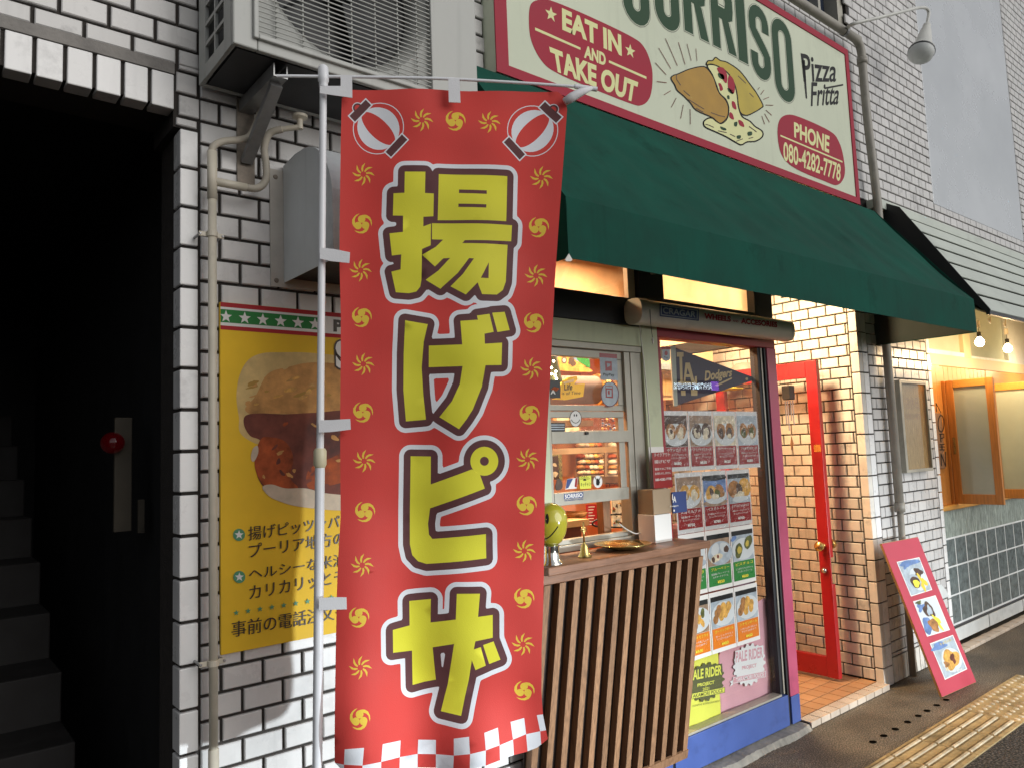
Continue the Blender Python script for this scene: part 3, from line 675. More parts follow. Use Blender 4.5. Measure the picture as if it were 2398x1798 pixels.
A.text('揚げピッツァパンツェ', *zC([(1608, 95), (2420, -10), (2420, 70), (1608, 185)]), 'poster_text', bold=.018)
flush('text_line')
A.text('プーリア地方の郷土料', *zC([(1612, 205), (2480, 90), (2480, 175), (1612, 300)]), 'poster_text', bold=.018)
flush('text_line')
A.text('ヘルシーな米油で揚げ', *zC([(1612, 365), (2480, 225), (2480, 310), (1612, 440)]), 'poster_text', bold=.018)
flush('text_line')
A.text('カリカリッとモチモチ', *zC([(1615, 480), (2480, 325), (2480, 410), (1615, 570)]), 'poster_text', bold=.018)
flush('text_line')
for k in range(11): p = zC([(1530 + k * 77, 652 - k * 12.3)])[0]; A.star(p[0], p[1], 7.2, 'text_teal', sk=-.15)
flush('star_row')
A.text('事前の電話注文も可能', *zC([(1500, 710), (2420, 560), (2420, 655), (1500, 812)]), 'poster_text', bold=.018)
flush('text_line')
flush('text_line')

# ------------------------------------------------------------------ NOBORI BANNER
BO = Vector((0.9046, 1.7778, 0.0))                 # top left corner of the cloth, in plan
BD = Vector((math.cos(R(-30)), math.sin(R(-30)), 0)); BN = Vector((BD.y, -BD.x, 0))   # along the rod, and the face towards the street
def FB(px, py, off=0.0):
    d = ray(px, py); t = (BO + BN * off - CP).dot(BN) / d.dot(BN); return CP + d * t
def bloc(px, py):
    p = FB(px, py); return ((p - Vector((BO.x, BO.y, p.z))).dot(BD), p.z)
bn = thing('nobori_banner', 'tall red vertical banner with big yellow letters on a white pole', 'banner', (0.87, 1.80, 0.0))
Z4 = zm(750, 150, 2.5523); Z5 = zm(750, 700, 3.0169); Z6 = zm(750, 1198, 2.7646)
edgeL = Z4([(190, 152), (128, 205), (122, 450), (115, 900), (113, 1160), (121, 1500)]) + Z5([(143, 350), (140, 800), (141, 1100)]) + Z6([(133, 30), (118, 300), (110, 560), (103, 900), (100, 1300), (98, 1590)])
edgeR = Z4([(1418, 165), (1462, 205), (1474, 275), (1460, 480), (1430, 900), (1405, 1300), (1392, 1600)]) + Z5([(1650, 100), (1635, 450), (1605, 1000), (1585, 1400)]) + Z6([(1452, 150), (1447, 400), (1425, 900), (1428, 1150), (1440, 1310), (1452, 1380), (1464, 1445)])
bot = Z6([(98, 1590), (60, 1632), (30, 1655), (160, 1645), (280, 1640), (420, 1655), (520, 1668), (640, 1676), (760, 1672), (850, 1660), (960, 1636), (1070, 1604), (1160, 1580), (1250, 1562), (1330, 1545), (1400, 1512), (1464, 1455)])
outline_px = edgeL + bot[3:] + edgeR[::-1]
outline = [bloc(*p) for p in outline_px]
def uniq(L):
    out = []
    for p in L:
        if not out or math.hypot(p[0] - out[-1][0], p[1] - out[-1][1]) > 1e-4: out.append(p)
    if math.hypot(out[0][0] - out[-1][0], out[0][1] - out[-1][1]) < 1e-4: out.pop()
    return out
outline = uniq(outline)
glyphs = [  # (outer, holes)
    (Z4([(505, 650), (628, 650), (625, 778), (678, 780), (676, 912), (616, 915), (616, 972), (662, 955), (660, 1085), (608, 1108), (605, 1290), (598, 1330), (575, 1358), (530, 1368), (452, 1362), (425, 1240), (480, 1228), (484, 1140), (428, 1145), (414, 1012), (494, 1005), (495, 908), (434, 905), (438, 775), (503, 775)]), []),
    (Z4([(708, 662), (1120, 668), (1112, 940), (702, 935)]), [Z4([(828, 755), (994, 760), (994, 782), (828, 777)]), Z4([(825, 840), (991, 845), (990, 865), (824, 860)])]),
    (Z4([(668, 953), (1148, 962), (1144, 1056), (864, 1056), (848, 1074), (1122, 1078), (1110, 1300), (1092, 1352), (1055, 1380), (965, 1380), (938, 1312), (868, 1382), (778, 1332), (850, 1262), (917, 1168), (888, 1166), (820, 1255), (718, 1344), (630, 1290), (705, 1238), (776, 1163), (735, 1165), (685, 1213), (608, 1143), (690, 1095), (735, 1051), (668, 1049)]), [Z4([(1006, 1190), (1004, 1285), (957, 1285)])]),
    (Z5([(600, 150), (760, 178), (732, 300), (718, 480), (730, 680), (748, 848), (606, 860), (588, 640), (590, 380)]), []),
    (Z5([(988, 160), (1112, 152), (1105, 122), (1195, 108), (1225, 235), (1158, 250), (1160, 322), (1285, 310), (1280, 468), (1165, 472), (1140, 620), (1075, 780), (1030, 850), (978, 918), (842, 832), (930, 720), (985, 600), (1003, 478), (768, 480), (768, 330), (1000, 328)]), []),
    (Z5([(1215, 100), (1305, 90), (1342, 218), (1252, 235)]), []),
    (Z5([(640, 1108), (783, 1110), (782, 1308), (1070, 1200), (1125, 1235), (1160, 1335), (778, 1478)]) + Z6([(700, 80), (706, 150), (728, 178), (1072, 142), (1074, 298), (690, 340), (635, 325), (597, 285), (582, 215), (582, 0)]), []),
    (Z5([(1158 + 100 * math.cos(a * math.pi / 16), 1143 + 102 * math.sin(a * math.pi / 16)) for a in range(32)]), [Z5([(1158 + 32 * math.cos(a * math.pi / 10), 1143 + 32 * math.sin(a * math.pi / 10)) for a in range(20)])]),
    (Z6([(578, 585), (718, 568), (716, 722), (876, 692), (882, 525), (1030, 522), (1018, 672), (1113, 660), (1113, 806), (1000, 828), (990, 880), (1035, 865), (1068, 985), (1002, 1015), (978, 950), (960, 1080), (910, 1312), (783, 1298), (828, 1120), (865, 850), (730, 884), (740, 990), (752, 1100), (600, 1140), (596, 912), (472, 918), (470, 768), (580, 745)]), []),
    (Z6([(1050, 852), (1118, 830), (1163, 948), (1090, 975)]), []),
]
glyphs = [([bloc(*p) for p in o_], [[bloc(*p) for p in h] for h in hs2]) for o_, hs2 in glyphs]
# outlines of the letters: contours of the distance to them
def pip(X, Y, L):
    ins = np.zeros(X.shape, bool); n_ = len(L)
    for i in range(n_):
        (xa, ya), (xb, yb) = L[i], L[(i + 1) % n_]
        if ya == yb: continue
        c = ((ya > Y) != (yb > Y)) & (X < (xb - xa) * (Y - ya) / (yb - ya) + xa); ins ^= c
    return ins
H_ = 0.0032
gx = np.arange(0.02, 0.56, H_); gz = np.arange(0.74, 2.40, H_)
GX, GZ = np.meshgrid(gx, gz)
D = np.full(GX.shape, 9.0); INS = np.zeros(GX.shape, bool)
for o_, hs2 in glyphs:
    ins = pip(GX, GZ, o_)
    for L in [o_] + hs2:
        for i in range(len(L)):
            (xa, ya), (xb, yb) = L[i], L[(i + 1) % len(L)]
            dx, dy = xb - xa, yb - ya; t = np.clip(((GX - xa) * dx + (GZ - ya) * dy) / (dx * dx + dy * dy + 1e-12), 0, 1)
            D = np.minimum(D, np.hypot(GX - xa - t * dx, GZ - ya - t * dy))
    INS |= ins
D = np.where(INS, 0.0, D)
def contours(D, lev):
    segs = {}
    ny, nx = D.shape; B = D < lev
    def ip(a, b): (ya, xa), (yb, xb) = a, b; va, vb = D[a], D[b]; t = (lev - va) / (vb - va); return (gx[xa] + (gx[xb] - gx[xa]) * t, gz[ya] + (gz[yb] - gz[ya]) * t)
    cells = np.argwhere((B[:-1, :-1].astype(int) + B[1:, :-1] + B[:-1, 1:] + B[1:, 1:]) % 4 != 0)
    nxt = {}; pos = {}
    for y, x in cells:
        c = [(y, x), (y, x + 1), (y + 1, x + 1), (y + 1, x)]; s_ = [bool(B[q]) for q in c]
        cr = []
        for i in range(4):
            a, b_ = c[i], c[(i + 1) % 4]
            if s_[i] != s_[(i + 1) % 4]:
                key = (min(a, b_), max(a, b_)); key = (tuple(map(int, key[0])), tuple(map(int, key[1]))); pos[key] = ip(key[0], key[1]); cr.append(key)
        for i in range(0, len(cr) - 1, 2):
            nxt.setdefault(cr[i], []).append(cr[i + 1]); nxt.setdefault(cr[i + 1], []).append(cr[i])
    loops = []; seen = set()
    for k0 in list(nxt):
        if k0 in seen: continue
        L = [k0]; seen.add(k0); cur = k0
        while True:
            n2 = [q for q in nxt[cur] if q not in seen]
            if not n2: break
            cur = n2[0]; seen.add(cur); L.append(cur)
        if len(L) > 8: loops.append([pos[q] for q in L][::2])
    return loops
PXM = (bloc(1100, 900)[0] - bloc(1000, 900)[0]) / 100.0      # metres per photo pixel on the cloth
brown = contours(D, 16.0 * PXM); white = contours(D, 26.5 * PXM)
layers = []          # (material, loop): even-odd within one layer id
def lay_add(m, loops): layers.append((m, [uniq(L) for L in loops]))
lay_add('cloth_white', white); lay_add('cloth_brown', brown)
lay_add('cloth_yellow', [o_ for o_, _ in glyphs])
lay_add('cloth_brown', [h for _, hs2 in glyphs for h in hs2])
def B_(pts): return [bloc(*p) for p in pts]
def pinwheel(cx, cy, r):
    for k in range(8):
        a = k * math.pi / 4 + 0.2; pts = []
        for t in (0.25, 0.5, 0.75, 1.0): aa = a + 0.75 * t * t; pts.append((cx + r * t * math.cos(aa), cy + r * t * math.sin(aa)))
        for t in (0.8, 0.55, 0.25): aa = a + 0.75 * t * t + 0.42 * (1.05 - t) + .12; pts.append((cx + r * t * math.cos(aa), cy + r * t * math.sin(aa)))
        lay_add('cloth_gold', [B_(pts)])
def swirl(cx, cy, r):
    for k in range(3):
        a = k * 2.0944 + 0.5
        c = (cx + .42 * r * math.cos(a), cy + .42 * r * math.sin(a))
        lay_add('cloth_gold', [B_([(c[0] + .37 * r * math.cos(q * math.pi / 8), c[1] + .37 * r * math.sin(q * math.pi / 8)) for q in range(16)])])
        out = [(cx + r * (0.80 + .2 * min(1, t * 2.5)) * math.cos(a + 1.9 * t), cy + r * (0.80 + .2 * min(1, t * 2.5)) * math.sin(a + 1.9 * t)) for t in (0, .15, .3, .5, .7, .85, 1)]
        inn = [(cx + r * (.93 - .5 * (1 - t) ** 1.6) * math.cos(a + 1.9 * t), cy + r * (.93 - .5 * (1 - t) ** 1.6) * math.sin(a + 1.9 * t)) for t in (.9, .7, .5, .3, .1)]
        lay_add('cloth_gold', [B_(out + inn)])
pin = Z4([(257, 652), (240, 1227), (1325, 673), (1294, 1260), (607, 346), (1010, 350)]) + Z5([(303, 457), (310, 1143), (1495, 490), (1466, 1132)]) + Z6([(273, 338), (262, 988), (1322, 252), (1308, 850)])
swi = Z4([(247, 945), (246, 1508), (1309, 970), (1281, 1540), (807, 342)]) + Z5([(300, 797), (315, 1500), (1481, 812), (1455, 1452)]) + Z6([(252, 668), (260, 1298), (1315, 552), (1320, 1156)])
for p in pin: pinwheel(p[0], p[1], 27)
for p in swi: swirl(p[0], p[1], 24)
def lantern(cx, cy, sgn):
    c0 = Z4([(cx, cy)])[0]; a = R(45) * sgn
    def loc(u, v): return (c0[0] + u * math.cos(a) - v * math.sin(a), c0[1] + u * math.sin(a) + v * math.cos(a))
    def elp(ru, rv, n_=36): return [loc(ru * math.cos(q * 2 * math.pi / n_), rv * math.sin(q * 2 * math.pi / n_)) for q in range(n_)]
    lay_add('cloth_white', [B_(elp(60, 60))]); lay_add('cloth_red', [B_(elp(58, 58))])
    lay_add('cloth_white', [B_(elp(47, 52))]); lay_add('cloth_red', [B_(elp(21, 52))])
    e = -1
    for s_ in (-1, 1):
        for m, w2, hh in (('cloth_white', 30, 12), ('cloth_brown', 27, 9)):
            lay_add(m, [B_([loc(-w2, s_ * 60 - hh), loc(w2, s_ * 60 - hh), loc(w2, s_ * 60 + hh), loc(-w2, s_ * 60 + hh)])])
    for m, r_ in (('cloth_white', 13), ('cloth_brown', 11), ('cloth_red', 7)):
        lay_add(m, [B_([loc(r_ * math.cos(q * math.pi / 8), -69 + -r_ * abs(math.sin(q * math.pi / 8))) for q in range(9)])])
lantern(347, 383, -1); lantern(1270, 395, 1)
# chequered hem
c0 = Z6([(45, 1500), (165, 1490), (288, 1474), (405, 1470), (520, 1474), (636, 1486), (750, 1482), (862, 1455), (957, 1432), (1055, 1408), (1146, 1384), (1232, 1358), (1322, 1336), (1402, 1314), (1480, 1296)])
c1 = Z6([(45, 1596), (160, 1592), (278, 1586), (396, 1580), (515, 1582), (632, 1582), (750, 1578), (862, 1564), (962, 1537), (1062, 1512), (1154, 1490), (1245, 1466), (1332, 1436), (1420, 1412), (1500, 1390)])
c2 = Z6([(45, 1700), (160, 1702), (276, 1704), (394, 1706), (512, 1712), (632, 1716), (752, 1712), (858, 1690), (960, 1650), (1060, 1622), (1155, 1592), (1250, 1574), (1340, 1560), (1425, 1520), (1500, 1480)])
for k in range(14):
    if k % 2 == 1: lay_add('cloth_white', [B_([c0[k], c0[k + 1], c1[k + 1], c1[k]])])
    else: lay_add('cloth_white', [B_([c1[k], c1[k + 1], c2[k + 1], c2[k]])])
# one triangulated cloth whose triangles follow every printed edge
cv = []; ce = []
def addloop(L):
    b = len(cv); cv.extend(L); n_ = len(L); ce.extend([(b + i, b + (i + 1) % n_) for i in range(n_)])
def dense(L, h=0.03):
    out = []
    for i in range(len(L)):
        a, b = L[i], L[(i + 1) % len(L)]; n_ = max(1, int(math.hypot(a[0] - b[0], a[1] - b[1]) / h))
        for k in range(n_): out.append((a[0] + (b[0] - a[0]) * k / n_, a[1] + (b[1] - a[1]) * k / n_))
    return out
addloop(dense(outline))
for m, loops in layers:
    for L in loops: addloop(dense(L))
gu = [i * 0.022 for i in range(-4, 34)]; gv = [0.55 + i * 0.022 for i in range(95)]
for a in gu:
    for b in gv: cv.append((a + random.uniform(-.003, .003), b + random.uniform(-.003, .003)))
res = delaunay_2d_cdt([Vector(p) for p in cv], ce, [], 0, 1e-6)
V2 = np.array([(p.x, p.y) for p in res[0]]); T2 = np.array([t for t in res[2] if len(t) == 3])
cen = V2[T2].mean(axis=1)
keep = pip(cen[:, 0], cen[:, 1], outline); T2 = T2[keep]; cen = cen[keep]
names = ['cloth_red'] * len(T2); idx = np.zeros(len(T2), int); mlist = ['cloth_red']
for m, loops in layers:
    ins = np.zeros(len(T2), bool)
    if m in ('cloth_white', 'cloth_brown') and len(loops) > 1:
        for L in loops: ins ^= pip(cen[:, 0], cen[:, 1], L)
    else:
        for L in loops: ins |= pip(cen[:, 0], cen[:, 1], L)
    if m not in mlist: mlist.append(m)
    idx[ins] = mlist.index(m)
def wave(u, z):
    t = max(0.0, min(1.0, (2.42 - z) / 1.7))
    a = 0.013 * math.sin(u * 13 + z * 1.7 + .6) * (0.4 + t) + 0.004 * math.sin(u * 27 - z * 4.1) + 0.003 * math.sin(z * 31 + u * 9) * math.sin(u * 5.2) + 0.012 * math.sin(z * 2.3 + u * 2) * t
    b = 0.028 * t ** 4 * math.sin(u * 24 + 0.8) + 0.010 * t ** 3 * math.sin(z * 17 + u * 6)
    return a + b
used_v = sorted(set(T2.flatten().tolist())); remap = {v: i for i, v in enumerate(used_v)}
verts = []
for v in used_v:
    u, z = V2[v]; p = Vector((BO.x, BO.y, 0)) + BD * u + BN * wave(u, z); verts.append((p.x, p.y, z))
me = bpy.data.meshes.new('cloth'); me.from_pydata(verts, [], [tuple(remap[i] for i in t) for t in T2.tolist()])
for m in mlist: me.materials.append(MATS[m])
me.polygons.foreach_set('material_index', idx.tolist()); me.polygons.foreach_set('use_smooth', [True] * len(me.polygons)); me.update()
cl = link('cloth', me, bn); tag(cl, 'red printed cloth with yellow letters, lanterns and a chequered hem')
# pole, rod and loops
def seg(name, pts, r, m, n_=14, par=None): return MB().tube(pts, r, m, n_).build(name, par or bn, smooth=True, auto=40)
pt, pb = FB(757, 215), FB(743, 1796)
dirp = (pb - pt)
def onpole(py): return pt + dirp * ((py - 215) / (1796 - 215.0))
upo = seg('upper_pole', [onpole(180), onpole(1120)], 0.0095, 'pole_white'); seg('lower_pole', [onpole(1085), onpole(2400)], 0.0122, 'pole_white')
seg('pole_joint', [onpole(1082), onpole(1088), onpole(1120), onpole(1127)], [0.0125, 0.0165, 0.0165, 0.0125], 'pole_joint')
cap = MB(); cap.lathe([(0.0, .033), (.008, .032), (.0135, .026), (.0145, .0), (.0145, -.012), (.012, -.016), (.012, -.03)], onpole(178), 'pole_white', 18); cap.build('pole_cap', upo, smooth=True, auto=40)
rod0, rod1 = FB(648, 179, .004), FB(1385, 206, .004)
mid = (rod0 + rod1) / 2 + Vector((0, 0, 0.012))
cro = seg('cross_rod', smooth_path([rod0, FB(757, 180, .004), FB(1060, 186, .004), rod1], 8), 0.0042, 'pole_white', 10)
seg('rod_end', [FB(1346, 203, .004), FB(1398, 210, .004)], 0.0068, 'pole_white', 10, cro)
def loop(pts, m='loop', off=0.006):
    b = MB(); b.poly([FB(p[0], p[1], off + wave(0.02, 1.5) * 0) for p in pts], m); b.build('loop', bn, solid=0.002)
for L in (Z4([(-2, 135), (122, 135), (122, 68), (190, 70), (192, 206), (-2, 178)]), Z4([(765, 88), (832, 92), (838, 235), (768, 232)]), Z4([(-2, 1100), (80, 1108), (178, 1128), (174, 1192), (60, 1180), (-2, 1165)]),
          Z5([(-10, 855), (90, 852), (212, 845), (216, 920), (90, 936), (-10, 942)]), Z6([(-8, 555), (100, 550), (170, 550), (172, 628), (-8, 634)])): loop(L, off=0.024)
tl = MB(); tl.tube([FB(1385, 207, .01), FB(1362, 216, .02), FB(1340, 228, .022), FB(1322, 240, .016)], [0.006, 0.011, 0.013, 0.011], 'loop', 8); tl.build('corner_tie', bn, smooth=True)

# ------------------------------------------------------------------ SIGN BOARD
sg = thing('shop_sign', 'cream sign board with red border and green lettering above the awning', 'sign', (3.26, 2.25, 2.95))
SX0, SX1, SZ0, SZ1 = 1.785, 4.735, 2.985, 4.02
MB().box(SX0, SX1, 2.2, 2.279, SZ0, SZ1, 'sign_cream').build('panel', sg, bevel=0.002)
b = MB(); t = 0.042
b.box(SX0, SX1, 2.194, 2.1995, SZ0, SZ0 + t, 'sign_red'); b.box(SX0, SX1, 2.194, 2.1995, SZ1 - t, SZ1, 'sign_red'); b.box(SX0, SX0 + t + .02, 2.194, 2.1995, SZ0 + t, SZ1 - t, 'sign_red'); b.box(SX1 - t, SX1, 2.194, 2.1995, SZ0 + t, SZ1 - t, 'sign_red')
b.build('border', sg)
A = Art(2.1992); zS = zm(1100, 0, 3.16); zT = zm(1750, 0, 3.318); zP = zm(1450, 80, 5.53)
A.poly(smooth_loop(zS([(455, 30), (540, -2), (640, 20), (900, 130), (1190, 270), (1290, 350), (1345, 490), (1352, 620), (1330, 730), (1270, 782), (1180, 765), (900, 655), (640, 540), (530, 450), (455, 300), (438, 150)]), 5), 'sign_red')
A.up()
A.text('EAT IN', *zS([(682, 60), (1120, 262), (1126, 418), (685, 222)]), 'sign_letter', bold=.045)
A.text('AND', *zS([(850, 335), (1005, 398), (1008, 492), (845, 428)]), 'sign_letter', bold=.045)
A.text('TAKE OUT', *zS([(588, 345), (1248, 610), (1222, 765), (620, 525)]), 'sign_letter', bold=.045)
for L in ([(484, 205), (820, 355), (820, 372), (484, 226)], [(1030, 448), (1308, 570), (1308, 588), (1030, 466)]): A.poly(zS(L), 'sign_letter')
p = zS([(602, 108), (1188, 380)]); A.star(p[0][0], p[0][1], 18, 'sign_letter', sx=.8, sk=.4); A.star(p[1][0], p[1][1], 16.5, 'sign_letter', sx=.75, sk=.4)
# the big arched name, condensed strokes, pale pin-line around
def letter(ch, x0, x1, z0, z1, s, m, yo):
    pts = []
    def P(x, z): return (x, yo, z)
    w_ = x1 - x0; mb = A.mb
    def rr(a0, a1, b0, b1, r, n_=7):
        L = []
        for (cx_, cz_, st) in ((a1 - r, b1 - r, 0), (a0 + r, b1 - r, 90), (a0 + r, b0 + r, 180), (a1 - r, b0 + r, 270)):
            for k in range(n_ + 1): an = R(st + 90 * k / n_); L.append((cx_ + r * math.cos(an), cz_ + r * math.sin(an)))
        return L
    if ch == 'O': mb.fill([[P(*q) for q in rr(x0, x1, z0, z1, w_ * .5)], [P(*q) for q in rr(x0 + s, x1 - s, z0 + s, z1 - s, w_ * .5 - s)]], m)
    elif ch == 'I': mb.poly([P(x0, z0), P(x1, z0), P(x1, z1), P(x0, z1)], m)
    elif ch == 'R':
        mb.poly([P(x0, z0), P(x0 + s, z0), P(x0 + s, z1), P(x0, z1)], m); zmid = z0 + (z1 - z0) * .46
        o_ = [(x0 + s, z1), (x1 - w_ * .3, z1), (x1 - w_ * .1, z1 - w_ * .12), (x1 - .012, z1 - w_ * .35), (x1 - .012, zmid + w_ * .35), (x1 - w_ * .1, zmid + w_ * .1), (x1 - w_ * .3, zmid), (x0 + s, zmid)]
        i_ = [(x0 + s, z1 - s), (x1 - w_ * .42, z1 - s), (x1 - s - .012, z1 - s - .03), (x1 - s - .012, zmid + s + .03), (x1 - w_ * .42, zmid + s), (x0 + s, zmid + s)]
        mb.fill([[P(*q) for q in o_[:1] + o_[1:]]], m) if False else mb.fill([[P(*q) for q in o_ + i_[::-1]]], m)
        mb.poly([P(x0 + w_ * .45, zmid), P(x0 + w_ * .45 + s * .9, zmid), P(x1, z0), P(x1 - s * 1.05, z0)], m)
    elif ch == 'S':
        c = []; cxm = (x0 + x1) / 2; rx = (w_ - s) / 2; zt = z1 - s / 2; zb_ = z0 + s / 2; hh = (zt - zb_) / 2; r_ = min(rx, hh * .5)
        path = [(x1 - s / 2, zt - r_ - .05)] + [(cxm + rx * math.cos(a), zt - r_ + r_ * math.sin(a)) for a in [R(d) for d in range(0, 181, 20)]]
        path += [(cxm - rx, zt - r_ - .05), (cxm - rx * .7, (zt + zb_) / 2 + .045), (cxm + rx * .7, (zt + zb_) / 2 - .045), (cxm + rx, zb_ + r_ + .05)]
        path += [(cxm + rx * math.cos(a), zb_ + r_ - r_ * math.sin(a)) for a in [R(d) for d in range(0, 181, 20)]] + [(x0 + s / 2, zb_ + r_ + .05)]
        Lh, Rh = [], []
        for i in range(len(path)):
            a, bq = path[max(i - 1, 0)], path[min(i + 1, len(path) - 1)]; dx, dz = bq[0] - a[0], bq[1] - a[1]; q = math.hypot(dx, dz) or 1
            Lh.append((path[i][0] - dz / q * s / 2, path[i][1] + dx / q * s / 2)); Rh.append((path[i][0] + dz / q * s / 2, path[i][1] - dx / q * s / 2))
        for i in range(len(path) - 1): mb.poly([P(*Lh[i]), P(*Lh[i + 1]), P(*Rh[i + 1]), P(*Rh[i])], m)
for ch, x0, x1, z0 in (('S', 2.557, 2.747, 3.476), ('O', 2.788, 2.979, 3.53), ('R', 3.013, 3.214, 3.572), ('R', 3.248, 3.459, 3.572), ('I', 3.477, 3.565, 3.562), ('S', 3.600, 3.795, 3.515), ('O', 3.828, 4.039, 3.452)):
    letter(ch, x0 - .007, x1 + .007, z0 - .007, 3.957, 0.082, 'ink', 2.1991); letter(ch, x0 - .0045, x1 + .0045, z0 - .0045, 3.9545, 0.077, 'sign_cream', 2.1988); letter(ch, x0, x1, z0, 3.95, 0.068, 'sign_green', 2.1985)
A.up(); A.up()
A.text('Pizza', *zT([(395, 412), (690, 470), (690, 640), (440, 640)]), 'ink', bold=.012, shear=.18)
A.poly(zT([(425, 470), (448, 470), (466, 770), (455, 765)]), 'ink')
A.text('Fritta', *zT([(490, 640), (725, 655), (705, 815), (495, 830)]), 'ink', bold=.012, shear=.12)
A.poly(zT([(600, 682), (745, 655), (745, 668), (600, 696)]), 'ink')
A.poly(smooth_loop(zT([(245, 950), (300, 897), (400, 910), (640, 1020), (715, 1110), (752, 1250), (755, 1370), (700, 1440), (600, 1410), (380, 1315), (275, 1220), (238, 1080)]), 5), 'sign_red')
A.up()
A.text('PHONE', *zT([(362, 948), (640, 1060), (636, 1195), (365, 1070)]), 'sign_letter', bold=.035)
A.text('080-4282-7778', *zT([(280, 1100), (728, 1280), (722, 1415), (282, 1250)]), 'sign_letter', bold=.02)
A.poly(zT([(258, 1050), (740, 1255), (740, 1267), (258, 1062)]), 'sign_letter')
# folded pizza drawing
leftH = [(672, 580), (700, 540), (760, 520), (900, 460), (1050, 425), (1130, 440), (1220, 560), (1260, 680), (1300, 770), (1380, 860), (1415, 960), (1400, 1080), (1320, 1158), (1260, 1130), (1200, 1080), (1000, 990), (920, 890), (830, 800), (750, 730), (720, 660)]
rightH = [(1130, 400), (1150, 350), (1210, 345), (1250, 305), (1310, 345), (1400, 370), (1560, 480), (1700, 660), (1780, 770), (1860, 920), (1840, 960), (1760, 1010), (1660, 1055), (1580, 1030), (1545, 940), (1530, 800), (1490, 640), (1400, 500), (1280, 420), (1190, 392)]
chz = [(1140, 420), (1190, 395), (1300, 425), (1420, 520), (1500, 660), (1530, 800), (1550, 950), (1590, 1070), (1690, 1130), (1760, 1200), (1850, 1260), (1855, 1330), (1770, 1390), (1660, 1400), (1580, 1438), (1500, 1400), (1380, 1330), (1250, 1270), (1120, 1210), (1092, 1150), (1130, 1105), (1200, 1090), (1270, 1140), (1330, 1160), (1400, 1090), (1418, 960), (1380, 850), (1300, 770), (1250, 640), (1200, 520)]
for L, m, wd in ((chz, 'cheese', 3.2), (leftH, 'crust', 2.6), (rightH, 'crust_light', 2.6)):
    Ls = zP(smooth_loop(L, 4)); A.poly(Ls, m); A.up(); A.stroke(Ls, wd, 'ink', True); A.up()
for L, m in (([(1270, 440), (1350, 440), (1400, 540), (1390, 640), (1340, 590), (1290, 500)], 'sign_red'), ([(1420, 540), (1480, 590), (1500, 720), (1470, 780), (1410, 690)], 'sign_red'), ([(1280, 510), (1350, 530), (1360, 590), (1300, 570)], 'sign_green'), ([(1405, 700), (1480, 740), (1470, 780), (1420, 750)], 'sign_green'),
             ([(1285, 640), (1320, 650), (1345, 720), (1310, 735), (1300, 690)], 'sign_red'), ([(1460, 875), (1500, 890), (1520, 980), (1470, 950)], 'sign_red'), ([(1435, 1015), (1470, 1040), (1485, 1110), (1430, 1080)], 'sign_red'), ([(1545, 1115), (1600, 1140), (1620, 1205), (1560, 1180)], 'sign_red'),
             ([(1400, 800), (1425, 800), (1430, 845), (1405, 840)], 'sign_green'), ([(1490, 1150), (1530, 1140), (1525, 1195), (1495, 1195)], 'sign_green'), ([(1665, 1275), (1715, 1265), (1720, 1310), (1670, 1318)], 'sign_green'), ([(1525, 1320), (1575, 1315), (1570, 1355), (1530, 1358)], 'sign_green'), ([(1310, 1200), (1380, 1225), (1385, 1250), (1330, 1240)], 'sign_green')):
    A.poly(zP(smooth_loop(L, 3)), m)
for L in ([(740, 530), (745, 590), (795, 665)], [(835, 735), (915, 805)], [(900, 850), (1010, 920), (1100, 975)], [(1190, 1020), (1300, 1060), (1370, 1075)], [(1000, 965), (1090, 1015)], [(1120, 1170), (1170, 1185), (1225, 1210)], [(1285, 1255), (1390, 1280)], [(1440, 1300), (1500, 1330)], [(1520, 1390), (1600, 1360)], [(1685, 1200), (1780, 1270)], [(1680, 1355), (1735, 1340)], [(1540, 545), (1640, 640)], [(1690, 770), (1740, 820)]): A.stroke(zP(L), 1.8, 'food_dark')
for a, b_, w_ in (((470, 375), (610, 530), 1.3), ((515, 185), (670, 450), 1.2), ((600, 60), (755, 410), 1.2), ((770, 110), (855, 395), 1.2), ((880, 130), (935, 345), 1.1), ((995, 190), (1010, 350), 1.0), ((490, 617), (615, 632), 1.5), ((582, 790), (668, 738), 1.5), ((678, 950), (740, 832), 1.3), ((798, 1095), (832, 920), 1.2), ((920, 975), (924, 1170), 1.2), ((1798, 720), (1818, 695), 1.2), ((1835, 785), (1878, 728), 1.3), ((1872, 848), (1940, 820), 1.3), ((1900, 922), (1995, 925), 1.4), ((1902, 988), (1978, 1055), 1.2), ((1885, 1035), (1948, 1145), 1.2), ((1850, 1065), (1885, 1170), 1.2)):
    A.stroke(zP([a, b_]), w_, 'sauce_dark')
# peeling scrape at the lower left corner
A.poly(zS([(205, 310), (258, 350), (255, 400), (230, 430), (228, 490), (212, 505), (207, 420)]), 'paper')
A.mb.build('artwork', sg)

